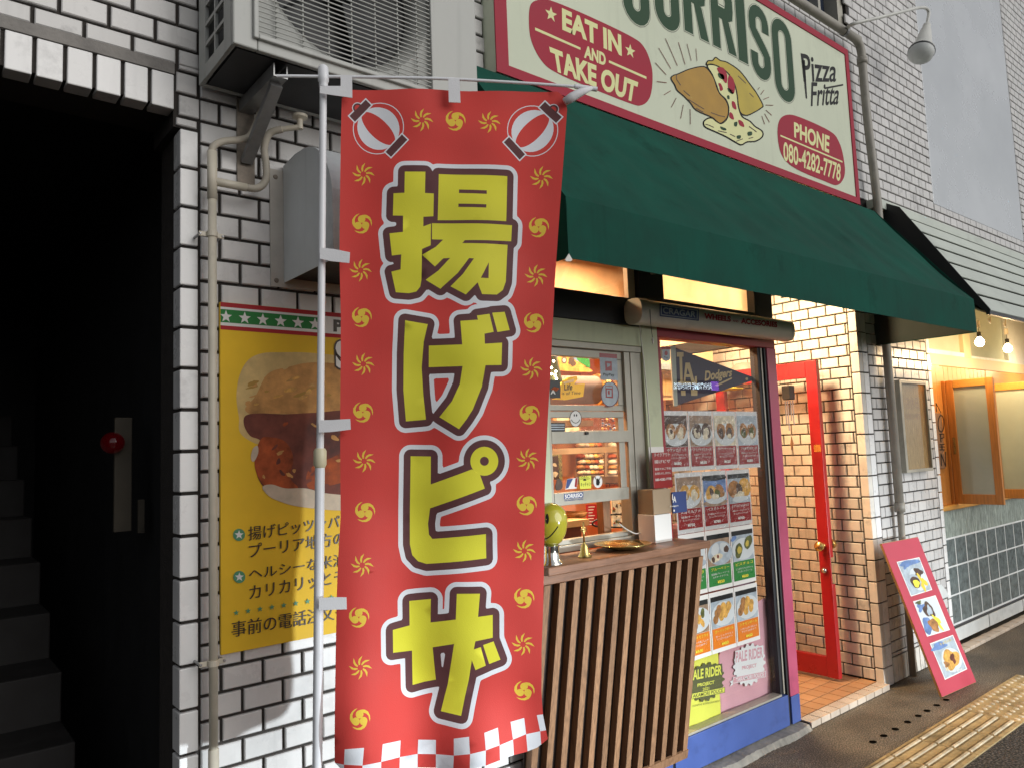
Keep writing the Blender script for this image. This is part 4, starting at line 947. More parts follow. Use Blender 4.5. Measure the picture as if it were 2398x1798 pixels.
# ------------------------------------------------------------------ GREEN AWNING
aw = thing('green_awning', 'dark green canvas awning below the sign board', 'awning', (3.26, 2.2, 2.1))
AX0, AX1 = 1.61, 4.912
prof = []
for k in range(13):
    t = k / 12; prof.append((2.192 - t * 0.532, 2.975 - t * 0.683 - 0.012 * math.sin(math.pi * t)))
for k in range(1, 6): prof.append((1.658, 2.292 - k * 0.0395))
mb = MB(); NX = 130; npf = len(prof)
for i in range(NX + 1):
    x = AX0 + (AX1 - AX0) * i / NX
    for j, (y, z) in enumerate(prof):
        k = max(0, min(1, j / 12)); d = 0.006 * abs(math.sin((x - 1.9) / .65 * math.pi)) ** .5 * -math.sin(math.pi * k) + 0.003 * math.sin(x * 9 + j * .5) * math.sin(math.pi * k) + 0.0025 * math.sin(x * 23 - j * .8) * math.sin(math.pi * k)
        if j > 12: d = 0.002 * math.sin(x * 7) * (j - 12) / 5; mb.v.append((x, y - d, z))
        else: mb.v.append((x, y - d * .7, z + d))
for i in range(NX):
    for j in range(npf - 1): a = i * npf + j; mb.f.append((a, a + 1, a + npf + 1, a + npf)); mb.m.append('awning')
mb.build('canopy', aw, smooth=True, auto=35, solid=0.0015)
for x, nm in ((AX0, 0), (AX1, 1)):
    MB().poly([(x, 2.19, 2.975), (x, 1.66, 2.292), (x, 1.658, 2.095), (x, 2.25, 2.095), (x, 2.25, 2.9)], 'awning').build('side_flap', aw, solid=0.0015)
MB().poly([(AX1 - .006, 2.19, 2.96), (AX1 - .006, 1.668, 2.285), (AX1 - .006, 1.668, 2.1), (AX1 - .006, 2.25, 2.1), (AX1 - .006, 2.25, 2.89)], 'awning_shade').build('side_shade_sheet', aw)  # added dark sheet, paints shade over the inside of the right flap
MB().add([(AX0 + .01, 2.2, 2.925), (AX1 - .01, 2.2, 2.925), (AX1 - .01, 1.69, 2.262), (AX0 + .01, 1.69, 2.262)], [(0, 1, 2, 3)], 'awning_shade').build('shade_sheet', aw)  # added dark sheet, paints the shade on the canopy's underside
MB().poly([FY(*p, 1.6535) for p in ((1322, 609), (1331, 595), (1339, 609), (1336, 613), (1325, 613))], 'white_metal').build('corner_tip', aw, solid=.003)
f = MB(); f.tube([(AX0 + .03, 1.675, 2.29), (AX1 - .03, 1.675, 2.29)], 0.012, 'steel', 8); f.tube([(AX0 + .03, 1.672, 2.11), (AX1 - .03, 1.672, 2.11)], 0.008, 'steel', 8)
for x in (AX0 + .03, 2.7, 3.8, AX1 - .03): f.tube([(x, 2.24, 2.9), (x, 1.69, 2.28)], 0.010, 'steel', 8); f.tube([(x, 2.24, 2.3), (x, 1.69, 2.275)], 0.007, 'steel', 8); f.tube([(x, 1.675, 2.29), (x, 1.672, 2.11)], 0.007, 'steel', 8)
f.build('frame', aw)

# ------------------------------------------------------------------ SHOP FRONT
sf = thing('storefront', 'storefront of navy beams, pale posts and a red framed window pane', 'storefront', (2.75, 2.3, 0))
def bx(name, *a, parent=sf, bevel=0.003, m='frame_navy'): return MB().box(*a, m).build(name, parent, bevel=bevel)
bx('beam', 1.95, 2.64, 2.272, 2.36, 2.052, 2.178); bx('transom_post', 2.64, 2.818, 2.268, 2.36, 2.075, 2.62); bx('beam', 2.818, 3.58, 2.274, 2.36, 2.085, 2.2)
bx('transom_post', 3.582, 3.752, 2.27, 2.36, 2.082, 2.62); bx('beam', 1.95, 3.752, 2.275, 2.36, 2.62, 2.9); bx('transom_post', 1.95, 2.02, 2.269, 2.36, 2.178, 2.62)
for a, b_, gm in ((2.02, 2.64, 'pane'), (2.818, 3.582, 'pane_dusty')): MB().box(a, b_, 2.315, 2.319, 2.178, 2.62, gm).build('transom_pane', sf)
MB().box(2.59, 2.638, 2.29, 2.314, 2.18, 2.6, 'frame_alu').build('transom_stile', sf)
bx('pale_header', 1.98, 2.642, 2.272, 2.36, 1.958, 2.05, m='frame_pale')
bx('pale_post', 2.642, 2.752, 2.268, 2.36, 0.192, 2.0725, m='frame_pale'); bx('pale_post', 1.98, 2.05, 2.272, 2.36, 0.19, 1.957, m='frame_pale')
bx('patched_post_foot', 2.644, 2.75, 2.266, 2.2675, 1.1, 1.5, m='paper', bevel=0)
bx('red_header', 2.754, 3.752, 2.271, 2.345, 2.012, 2.0815, m='frame_red'); bx('red_stile', 2.754, 2.776, 2.272, 2.345, 0.192, 2.0115, m='frame_red')
bx('pink_post', 3.665, 3.752, 2.268, 2.345, 0.172, 2.0115, m='post_pink'); bx('blue_foot', 3.667, 3.75, 2.267, 2.345, 0.032, 0.171, m='base_blue')
bx('black_gasket', 3.648, 3.664, 2.275, 2.34, 0.034, 2.011, m='black'); bx('inner_stile', 3.60, 3.647, 2.285, 2.335, 0.192, 2.011, m='frame_navy'); bx('bronze_bead', 3.622, 3.634, 2.279, 2.2845, 0.192, 2.011, m='frame_alu')
bx('blue_base', 2.718, 3.646, 2.270, 2.345, 0.032, 0.186, m='base_blue'); bx('blue_base', 1.86, 2.70, 2.270, 2.345, 0.032, 0.186, m='base_blue'); bx('black_gasket', 2.701, 2.717, 2.276, 2.34, 0.033, 0.186, m='black'); bx('sill_strip', 2.777, 3.6, 2.277, 2.33, 0.187, 0.197, m='frame_alu', bevel=.001)
bx('lower_wall', 1.98, 2.641, 2.288, 2.36, 0.187, 1.05, m='wood_back')
MB().add([(2.777, 2.298, .198), (3.6, 2.298, .198), (3.6, 2.298, 2.0115), (2.777, 2.298, 2.0115)], [(0, 1, 2, 3)], 'pane').build('big_pane', sf)
# side glazing towards the entrance
bx('side_post', 3.70, 3.75, 3.15, 3.2, 0.03, 2.6); bx('side_base', 3.71, 3.745, 2.346, 3.149, 0.03, 0.186, m='base_blue'); bx('side_head', 3.71, 3.745, 2.346, 3.149, 2.05, 2.12, m='frame_navy')
MB().box(3.725, 3.729, 2.346, 3.149, 0.187, 2.049, 'pane').build('side_pane', sf)

# take-away window
tw = thing('sliding_window', 'grey aluminium serving window with raised sash above the wooden counter', 'window', (2.3, 2.3, 1.08))
def tb(name, *a, m='frame_alu', bevel=.002): return MB().box(*a, m).build(name, tw, bevel=bevel)
tb('outer_frame', 2.05, 2.641, 2.276, 2.35, 1.93, 1.957); tb('outer_frame', 2.572, 2.641, 2.281, 2.36, 1.10, 1.9295); tb('jamb', 2.535, 2.5715, 2.286, 2.35, 1.10, 1.9295); tb('jamb', 2.052, 2.075, 2.286, 2.35, 1.10, 1.9295)
tb('upper_rail', 2.076, 2.534, 2.30, 2.33, 1.895, 1.9295); ups = tb('upper_stile', 2.50, 2.534, 2.301, 2.329, 1.69, 1.8945)
tb('meeting_rail', 2.076, 2.534, 2.302, 2.33, 1.665, 1.6895); tb('meeting_rail', 2.076, 2.52, 2.292, 2.312, 1.635, 1.662)
sst = tb('sash_stile', 2.482, 2.52, 2.293, 2.311, 1.31, 1.634); tb('sash_rail', 2.076, 2.54, 2.286, 2.313, 1.527, 1.578); tb('sash_rail', 2.076, 2.522, 2.285, 2.314, 1.2755, 1.328)
tb('sill', 2.05, 2.60, 2.285, 2.36, 1.088, 1.115); tb('sill_track', 2.06, 2.56, 2.30, 2.33, 1.1155, 1.135)
MB().box(2.076, 2.50, 2.315, 2.318, 1.69, 1.895, 'pane').build('pane', ups); MB().box(2.076, 2.482, 2.301, 2.303, 1.3285, 1.5265, 'pane').build('pane', sst); MB().box(2.076, 2.482, 2.3012, 2.3032, 1.5785, 1.635, 'pane').build('pane', sst)
tb('latch', 2.262, 2.282, 2.278, 2.2855, 1.563, 1.575, m='black')
A = Art(2.2845); zw = zm(1270, 1000, 7.213)
A.poly(zw([(365, 1125), (692, 1090), (692, 1180), (365, 1212)]), 'navy'); A.up(); A.text('SORRISO', *zw([(380, 1132), (680, 1102), (680, 1172), (380, 1202)]), 'txt_white', bold=.03); A.text('THE PANZEROTTI PEOPLE', *zw([(370, 1222), (692, 1192), (692, 1218), (370, 1248)]), 'navy', bold=.02)
A.mb.build('nameplate_print', tw)

# ------------------------------------------------------------------ COUNTER
ct = thing('takeaway_counter', 'brown wooden serving counter with vertical slats under the window', 'counter', (2.25, 2.2, 0.1))
CX0, CX1 = 1.80, 2.742
MB().box(CX0, CX1, 2.03, 2.2665, 1.058, 1.088, 'wood_dark').build('counter_top', ct, bevel=0.004)
MB().box(CX0 + .01, CX1 - .012, 2.075, 2.112, 1.02, 1.0575, 'wood_dark').build('apron', ct, bevel=0.002)
def slat_y(z): return 2.238 - (z - 0.16) / (1.02 - 0.16) * 0.15
nS = 13
for k in range(nS):
    x = CX1 - 0.006 - k * 0.0745 + random.uniform(-.0018, .0018) * (k > 0)
    z1, z0 = 1.0195, 0.14 + random.uniform(-.004, .003)
    s_ = MB(); wd = 0.030
    s_.add([(x - wd, slat_y(z0) - .020, z0), (x, slat_y(z0) - .020, z0), (x, slat_y(z0) + .012, z0), (x - wd, slat_y(z0) + .012, z0), (x - wd, slat_y(z1) - .020, z1), (x, slat_y(z1) - .020, z1), (x, slat_y(z1) + .012, z1), (x - wd, slat_y(z1) + .012, z1)],
           [(0, 3, 2, 1), (4, 5, 6, 7), (0, 1, 5, 4), (1, 2, 6, 5), (2, 3, 7, 6), (3, 0, 4, 7)], 'wood_slat')
    s_.build('slat', ct, bevel=0.0015)
bk = MB(); bk.add([(CX0, slat_y(.13) + .013, .13), (CX1, slat_y(.13) + .013, .13), (CX1, slat_y(1.02) + .013, 1.02), (CX0, slat_y(1.02) + .013, 1.02)], [(0, 1, 2, 3)], 'wood_back'); bk.build('back_panel', ct)
MB().prism([(CX1, slat_y(.14) - .012, .14), (CX1, 2.262, .14), (CX1, 2.262, 1.0195), (CX1, slat_y(1.0195) - .012, 1.0195)], (.004, 0, 0), 'wood_slat').build('end_board', ct)
MB().add([(CX0, slat_y(.15) - .006, .135), (CX1 - .001, slat_y(.15) - .006, .135), (CX1 - .001, slat_y(.2) - .006, .172), (CX0, slat_y(.2) - .006, .172)], [(0, 1, 2, 3)], 'wood_slat').build('bottom_rail', ct, solid=-.012)

# ------------------------------------------------------------------ THINGS ON THE COUNTER
zk = zm(1260, 1150, 6.144)
sm = thing('smiley_ornament', 'glossy yellow smiling head ornament on a chrome base at the counter edge', 'ornament', (1.872, 2.1, 1.088))
c = Vector((1.880, 2.10, 1.235))
mb = MB(); prof = [(0.001, -.083), (.022, -.080), (.040, -.068), (.056, -.04), (.064, -.005), (.064, .02), (.056, .045), (.040, .063), (.018, .073), (.001, .075)]
mb.lathe(prof, c, 'smile_yellow', 32); mb.build('head', sm, smooth=True)
mb = MB(); mb.lathe([(.045, 0), (.043, .006), (.034, .016), (.031, .05), (.034, .066), (.030, .07)], (1.876, 2.10, 1.0885), 'chrome', 26); mb.build('base', sm, smooth=True, auto=40)
view = (Vector((CP.x, CP.y, c.z)) - c).normalized(); side = Vector((-view.y, view.x, 0)); front = (view + side * -0.55).normalized(); fs = Vector((-front.y, front.x, 0))
def onhead(a, h, k=1.015):
    r = 0.0645
    for i in range(len(prof) - 1):
        if prof[i][1] <= h <= prof[i + 1][1]: t = (h - prof[i][1]) / (prof[i + 1][1] - prof[i][1]); r = prof[i][0] + (prof[i + 1][0] - prof[i][0]) * t
    return c + (front * math.cos(a) + fs * math.sin(a)) * r * k + Vector((0, 0, h))
for s_ in (-1, 1):
    mb = MB(); mb.poly([onhead(s_ * .34 + .10 * math.cos(q * math.pi / 8), .022 + .018 * math.sin(q * math.pi / 8), 1.02) for q in range(16)], 'ink'); mb.build('eye', sm)
mb = MB(); mb.tube([onhead(a, -.052 + .045 * (abs(a) / .95) ** 2, 1.0) for a in [i * .95 / 8 for i in range(-8, 9)]], .0022, 'ink', 6); mb.build('mouth', sm)

hb = thing('hand_bell', 'small gold hand bell with a cross shaped handle on the counter', 'bell', (2.069, 2.12, 1.088))
mb = MB(); mb.lathe([(.026, 0), (.0275, .002), (.025, .005), (.019, .014), (.015, .032), (.012, .046), (.006, .052), (.0045, .056)], (2.069, 2.12, 1.0885), 'gold', 26); mb.build('bell_cup', hb, smooth=True, auto=50)
mb = MB(); mb.tube([(2.069, 2.12, 1.142), (2.069, 2.12, 1.222)], [.0042, .0028], 'gold', 10); mb.tube([(2.054, 2.12, 1.193), (2.084, 2.12, 1.193)], .0028, 'gold', 8)
for q in range(16): a = q * math.pi / 8; b2 = (q + 1) * math.pi / 8; mb.tube([(2.069 + .011 * math.cos(a), 2.12, 1.193 + .011 * math.sin(a)), (2.069 + .011 * math.cos(b2), 2.12, 1.193 + .011 * math.sin(b2))], .0017, 'gold', 6, False)
mb.build('handle', hb, smooth=True)
cd = MB().lathe([(.04, 0), (.05, .003), (.085, .012), (.113, .021), (.118, .024), (.116, .025), (.085, .016), (.045, .006), (.0, .005)], (2.316, 2.15, 1.0885), 'gold', 40).build('coin_dish', smooth=True)
tag(cd, 'shallow hammered gold dish on the counter under the window', 'dish')

nb = thing('leaflet_box', 'white open cardboard leaflet box standing at the right end of the counter', 'box', (2.63, 2.2, 1.088))
bf = MB(); o_ = FY(1533, 1262, 2.17); bf.box(2.54, 2.652, 2.165, 2.258, 1.0885, 1.207, 'paper'); bf.build('box_body', nb, bevel=.001)
MB().box(2.6525, 2.658, 2.164, 2.259, 1.0885, 1.20, 'card_red').build('red_side', nb)
lb = thing('card_holder', 'tan box with a blue LA card on its face above the leaflet box', 'box', (2.7, 2.22, 1.2075))
MB().box(2.55, 2.672, 2.175, 2.262, 1.2078, 1.315, 'cardboard').build('box_body', lb, bevel=.002)
MB().box(2.67, 2.768, 2.166, 2.1735, 1.205, 1.297, 'navy').build('card', lb, bevel=.001)
A = Art(2.1655)
q5 = zm(1480, 1060, 6.38)
A.text('L', *q5([(600, 615), (632, 612), (635, 700), (602, 702)]), 'txt_white', bold=.03); A.text('A', *q5([(610, 645), (662, 640), (662, 735), (610, 738)]), 'txt_white', bold=.03)
A.text('Dodgers', *q5([(570, 785), (692, 768), (692, 800), (570, 812)]), 'txt_white', bold=.02); A.ell(1480 + 630 / 6.38, 1060 + 858 / 6.38, 1.8, 2.6, 'txt_white')
A.mb.build('card_print', lb)
rc = thing('red_menu_card', 'small red menu card standing on the tan box beside the pale post', 'card', (2.72, 2.22, 1.316))
MB().box(2.605, 2.735, 2.212, 2.218, 1.3155, 1.475, 'card_red').build('card', rc, bevel=.001)
A = Art(2.2115)
for k, (a, b_, s_) in enumerate(((0.02, .135, 'テイクアウト'), (.02, .105, '揚げピザ'), (.015, .075, '電話でのご予約'), (.015, .055, 'お待たせしません'), (.015, .028, '080-4282-7778'))):
    z = 1.317 + b_; A.mb.text(s_, (2.615, 2.2112, z + a), (2.725, 2.2112, z + a), (2.725, 2.2112, z + .004), (2.615, 2.2112, z + .004), 'txt_white', bold=.01)
A.mb.build('artwork', rc)
# cable that hangs from the window sill and the black cord inside
tag(MB().tube(smooth_path([FY(1506, 705, 2.255), FY(1497, 745, 2.255), FY(1508, 850, 2.255), FY(1518, 960, 2.255), FY(1525, 1080, 2.255), FY(1530, 1160, 2.25), FY(1518, 1225, 2.25), FY(1495, 1248, 2.25), FY(1470, 1240, 2.25), FY(1450, 1225, 2.26)]), .0028, 'white_metal', 8).build('cable', smooth=True), 'thin pale cable hanging down the post and looping over the sill', 'cable')
tag(MB().tube(smooth_path([FY(1456, 1203, 2.45), FY(1430, 1204, 2.45), FY(1400, 1215, 2.45), FY(1387, 1224, 2.45), FY(1396, 1231, 2.45), FY(1425, 1233, 2.45), FY(1456, 1234, 2.45)]), .0042, 'black', 8).build('power_cord', smooth=True), 'black looped cord hanging inside the open serving window', 'cord')

# ------------------------------------------------------------------ roller housing
rh = thing('roller_blind_housing', 'grey roller blind tube with blue and red lettering above the red framed pane', 'blind housing', (3.1, 2.2, 2.04))
hx0, hx1 = 2.53, 3.76; hy, hz, hr = 2.205, 2.1, 0.056
mb = MB(); ring = []
for k in range(16):
    a = 2 * math.pi * k / 16; ring.append((hy + hr * .9 * math.copysign(abs(math.cos(a)) ** .7, math.cos(a)), hz + hr * math.copysign(abs(math.sin(a)) ** .7, math.sin(a))))
mb.prism([(hx0, y, z) for y, z in ring], (hx1 - hx0, 0, 0), 'housing'); mb.build('tube', rh, smooth=True, auto=40)
mb = MB(); mb.prism([(hx0 - .012, hy + (y - hy) * 1.04, hz + (z - hz) * 1.04) for y, z in ring], (.06, 0, 0), 'housing'); mb.build('end_cap', rh, smooth=True, auto=40)
mb = MB(); mb.prism([(hx1 - .012, hy + (y - hy) * 1.04, hz + (z - hz) * 1.04) for y, z in ring], (.02, 0, 0), 'housing'); mb.build('end_cap', rh, smooth=True, auto=40)
A = Art(2.1535); z3 = zm(1260, 560, 3.687)
A.poly(z3([(1050, 558), (1390, 605), (1388, 708), (1050, 668)]), 'navy'); A.up(); A.poly(z3([(1060, 568), (1380, 613), (1378, 698), (1060, 659)]), 'print_pale'); A.up(); A.poly(z3([(1068, 577), (1372, 620), (1370, 690), (1068, 651)]), 'navy'); A.up()
A.text('CRAGAR', *z3([(1078, 588), (1362, 628), (1360, 680), (1078, 642)]), 'print_pale', bold=.02)
A.text('WHEELS', *z3([(1435, 640), (1665, 668), (1665, 718), (1435, 690)]), 'sign_red', bold=.05); A.text('AND', *z3([(1682, 698), (1730, 704), (1730, 722), (1682, 716)]), 'sign_red', bold=.03); A.text('ACCESORIES', *z3([(1752, 682), (2066, 716), (2066, 766), (1752, 730)]), 'sign_red', bold=.05)
A.mb.build('lettering', rh)
MB().tube([FY(1522, 725, 2.15), FY(1524, 760, 2.15), FY(1529, 800, 2.15)], .0015, 'black', 6).build('pull_cord', rh); MB().lathe([(.0, .0), (.004, .002), (.006, .02), (.002, .03)], FY(1529, 806, 2.15), 'white_metal', 10).build('cord_weight', rh)

# ------------------------------------------------------------------ MENU SHEETS on the inside of the pane
zq = zm(1480, 1060, 6.38); z6b = zm(1560, 1280, 5.53)
SHEETS = []
def sheet(x0, x1, z0, z1, band, title, lines, price, food, label, group, ttl='txt_white', black=True, lam=True):
    t = thing('menu_sheet', label, 'menu sheet', ((x0 + x1) / 2, 2.29, z0), group)
    y = 2.2925
    nU, nV = 10, 14; mb = MB()
    for j in range(nV + 1):
        for i in range(nU + 1):
            u, v = i / nU, j / nV; e = 0.0022 * (math.sin(7 * v + 3 * u + x0 * 30) + math.sin(11 * u - 5 * v + z0 * 20)) * (0.4 + abs(u - .5))
            mb.v.append((x0 + (x1 - x0) * u, y + 0.0008 + abs(e) * .3, z0 + (z1 - z0) * v))
    for j in range(nV):
        for i in range(nU): a = j * (nU + 1) + i; mb.f.append((a, a + 1, a + nU + 2, a + nU + 1)); mb.m.append('paper_lam' if lam else 'paper')
    mb.build('sheet', t, smooth=True)
    W, H = x1 - x0, z1 - z0
    A = PArt((x0, y - .0004, z0), (1, 0, 0), (0, 0, 1), (0, -1, 0))
    mg = 0.035 * W
    def bxp(u0, u1, v0, v1, m): A.poly([(u0 * W, v0 * H), (u1 * W, v0 * H), (u1 * W, v1 * H), (u0 * W, v1 * H)], m)
    bxp(.045, .955, .07, .40, band)
    bxp(.045, .955, .405, .925, food[0])
    if black: A.up(); bxp(.045, .955, .845, .925, 'print_black')
    A.up()
    rr = random.Random(label)
    for (m, cx_, cy_, rx, ry, rot, wob) in food[1]:
        A.up(); A.ell(cx_ * W, cy_ * H, rx * W, ry * H, m, 26, rot, wob, rr.randint(0, 999))
    A.up()
    A.text(title, (.13 * W, .375 * H), (.87 * W, .375 * H), (.87 * W, .325 * H), (.13 * W, .325 * H), ttl, bold=.02)
    for k, L in enumerate(lines):
        w2 = .36 - .05 * k; A.text(L, ((.5 - w2) * W, (.285 - .05 * k) * H), ((.5 + w2) * W, (.285 - .05 * k) * H), ((.5 + w2) * W, (.252 - .05 * k) * H), ((.5 - w2) * W, (.252 - .05 * k) * H), 'txt_white')
    A.text(price, (.36 * W, .155 * H), (.64 * W, .155 * H), (.64 * W, .105 * H), (.36 * W, .105 * H), ttl if ttl != 'txt_white' else 'txt_white', bold=.03)
    A.mb.build('artwork', t)
    if lam:
        rf = random.Random(label + 'f'); mb = MB(); nU, nV = 16, 22
        for j in range(nV + 1):
            for i in range(nU + 1): mb.v.append((x0 + (x1 - x0) * i / nU, y - .0045 + rf.uniform(-.0010, .0010), z0 + (z1 - z0) * j / nV))
        for j in range(nV):
            for i in range(nU): a = j * (nU + 1) + i; mb.f.append((a, a + 1, a + nU + 2, a + nU + 1)); mb.m.append('film')
        mb.build('plastic_film', t, smooth=True)
def calz(dark, inside, bgd='food_table', plate='plate_white'):
    return (bgd, [(plate, .5, .60, .46, .19, 0, .02), (dark, .32, .66, .19, .13, .5, .10), (inside, .31, .62, .11, .09, .6, .25), (dark, .70, .66, .2, .13, -.5, .10), (inside, .68, .62, .12, .10, -.4, .25), ('food_cream', .67, .57, .08, .05, .2, .3), ('food_dark', .33, .66, .06, .035, .3, .3)])
def balls(col, n_, seed, plate='plate_white', bgd='print_pale'):
    r = random.Random(seed); L = [(plate, .52, .62, .47, .20, 0, .02)]
    for k in range(n_): L.append((('food_brown' if k % 3 == 0 else col), .22 + .56 * ((k * .37) % 1) + r.uniform(-.03, .03), .55 + .22 * (k / n_) + r.uniform(-.02, .02), .105, .075, r.uniform(-1.2, 1.2), .08))
    return (bgd, L)
w4 = (3.568 - 2.778) / 4
r1 = [('クアトロミート', 'モルタデッラとチーズ', '¥680', calz('food_brown', 'food_cream', 'food_dark')), ('ミラノサラミチーズ', '自家製サラミとチーズ', '¥680', calz('food_dark', 'food_cream', 'food_table')), ('ウインナーソース', 'ミートソースとチーズ', '¥650', calz('food_brown', 'food_dark', 'food_cream')), ('フリタタカポナータ', '野菜とトマトソース', '¥680', calz('food_brown', 'food_green', 'print_pale'))]
lb1 = ('leftmost crinkled red captioned menu sheet in the top row, beside the pale post', 'crinkled red captioned menu sheet second in the top row', 'crinkled red menu sheet priced ¥650, third in the top row', 'rightmost crinkled red captioned menu sheet in the top row')
for k, (a, l1, pr, fd) in enumerate(r1): sheet(2.780 + k * w4, 2.780 + (k + 1) * w4 - .004, 1.381 - .003 * k, 1.667, 'card_red', a, [l1, '生ハムとルッコラ入り'], pr, fd, lb1[k], 'menu sheets taped to the pane', black=False)
r2 = [('スカモルツァ', '燻製チーズと', '¥750', calz('food_gold', 'food_cream', 'food_table')), ('ペスカトーレ', '旨み凝縮シーフードソース', '¥780', ('print_blue', [('print_black', .5, .88, .5, .05, 0, 0), ('food_table', .5, .45, .5, .06, 0, 0), ('plate_white', .5, .56, .46, .13, 0, 0), ('food_gold', .3, .64, .2, .11, .5, .1), ('food_dark', .36, .63, .08, .09, .3, .2), ('food_brown', .68, .65, .2, .11, -.4, .1), ('food_green', .58, .60, .1, .09, .2, .2), ('food_cream', .48, .56, .14, .05, 0, .2)])), ('クアトロフォルマッジ', '4種のチーズとハチミツ', '¥700', ('print_pale', [('food_brown', .27, .66, .26, .15, .3, .06), ('food_gold', .75, .68, .26, .16, -.3, .06), ('food_dark', .5, .64, .13, .12, 0, .15), ('food_cream', .5, .54, .2, .07, 0, .3), ('plate_white', .5, .47, .36, .05, 0, .2)]))]
lb2 = ('red captioned menu sheet priced ¥750 behind the blue LA card', 'red captioned menu sheet with a deep blue photo, middle of the second row', 'red captioned menu sheet priced ¥700 at the right of the second row')
for k, (a, l1, pr, fd) in enumerate(r2): sheet(2.852 + k * .2045, 2.852 + (k + 1) * .2045 - .004, 1.086, 1.372 - .002 * k, 'card_red', a, [l1, '生ハムドライトマト入り'], pr, fd, lb2[k], 'menu sheets taped to the pane', black=k > 0)
r3 = [('チョコラータ', 'ナッツ風味のホイップカスタード', '¥550', ('plate_white', [('print_pale', .5, .5, .5, .08, 0, 0), ('food_dark', .45, .66, .34, .11, .2, .1), ('food_cream', .5, .55, .24, .10, -.3, .25)])), ('ブルーベリー', '自家製ブルーベリーと', '¥550', ('food_table', [('print_pale', .55, .6, .5, .2, 0, .02), ('plate_white', .35, .67, .17, .10, .4, .1), ('plate_white', .72, .68, .18, .09, -.4, .1), ('food_dark', .8, .65, .1, .06, -.3, .2), ('food_cream', .38, .53, .24, .065, .2, .1), ('food_dark', .25, .51, .07, .045, 0, .2), ('sauce_dark', .44, .55, .05, .03, 0, .2)])), ('ピスチョコ', 'ピスタチオとチョコクリーム', '¥600', ('print_pale', [('plate_white', .5, .6, .48, .19, .0, .01), ('print_blue', .12, .8, .12, .04, .3, .1), ('food_green', .3, .58, .2, .10, .9, .12), ('food_green', .73, .70, .2, .10, .8, .12), ('crust_light', .33, .59, .1, .06, .9, .15), ('crust_light', .68, .68, .08, .05, .8, .15)]))]
lb3 = ('green captioned menu sheet half hidden by the counter end', 'green captioned menu sheet with sugared rolls, middle of the third row', 'green captioned menu sheet with dark green pastries at the right of the third row')
for k, (a, l1, pr, fd) in enumerate(r3): sheet(2.853 + k * .2045, 2.853 + (k + 1) * .2045 - .004, .794, 1.083, 'card_green', a, [l1, 'カスタードクリーム'], pr, fd, lb3[k], 'menu sheets taped to the pane', ttl='txt_yellow', lam=False)
r4 = [('サツマイモフライ', 'ジャンジャガ黒こしょう', '¥500', ('food_table', [('plate_white', .55, .62, .46, .2, 0, .01)] + [(('food_gold', 'food_brown', 'food_gold', 'food_green')[q % 4], .2 + .6 * ((q * .41) % 1), .5 + .28 * q / 9, .11, .05, q * 1.1, .15) for q in range(9)] + [('card_green', .5, .78, .1, .04, .3, .4)])), ('ガーリックボール', 'ガーリックソルト', '¥450', balls('food_gold', 9, 3)), ('シナモンボール', 'シナモンシュガーをまぶした', '¥450', balls('food_gold', 8, 8))]
lb4 = ('orange captioned menu sheet with potato wedges beside the counter slats', 'orange captioned menu sheet with golden garlic balls, middle of the bottom row', 'orange captioned menu sheet at the right of the bottom row above the pink shirt')
for k, (a, l1, pr, fd) in enumerate(r4): sheet(2.854 + k * .2045, 2.854 + (k + 1) * .2045 - .004, .500, .786, 'card_orange', a, [l1, 'アツアツのおやつ'], pr, fd, lb4[k], 'menu sheets taped to the pane', ttl='txt_yellow', lam=False)

# ------------------------------------------------------------------ pennant and shirts behind the pane
pn = thing('pennant', 'dark felt pennant with tan LA lettering hung behind the pane', 'pennant', (2.87, 2.33, 1.7))
zn = zm(1500, 760, 5.184); YP = 2.33
mb = MB(); mb.prism([FY(*q, YP) for q in zn([(425, 285), (1425, 660), (430, 980)])], (0, .002, 0), 'pennant'); mb.build('felt', pn)
mb = MB(); mb.prism([FY(*q, YP - .003) for q in zn([(362, 250), (425, 262), (452, 985), (405, 985)])], (0, .005, 0), 'pennant_tape'); mb.build('edge_tape', pn)
A = Art(YP - .0006)
A.poly(zn([(440, 338), (522, 338), (522, 392), (505, 392), (512, 690), (620, 690), (620, 720), (460, 720), (458, 690), (482, 688), (470, 392), (442, 392)]), 'pennant_tan')
A.poly(zn([(545, 465), (598, 465), (655, 690), (660, 630), (682, 628), (688, 720), (598, 720), (598, 690), (615, 690), (605, 640), (548, 640), (545, 690), (555, 720), (520, 720)]), 'pennant_tan', [zn([(570, 530), (596, 605), (556, 605)])])
A.poly(zn([(490, 800), (545, 800), (548, 860), (495, 860)]), 'pennant_tan'); A.poly(zn([(612, 790), (655, 790), (692, 800), (690, 860), (615, 860)]), 'pennant_tan')
A.text('Dodgers', *zn([(770, 565), (1112, 530), (1112, 660), (782, 722)]), 'pennant_tan', bold=.035, shear=.22); A.poly(zn([(900, 735), (1110, 640), (1108, 660), (930, 748)]), 'pennant_tan'); A.ell(1500 + 1290 / 5.184, 760 + 660 / 5.184, 3, 3.2, 'pennant_tan')
A.mb.build('lettering', pn)
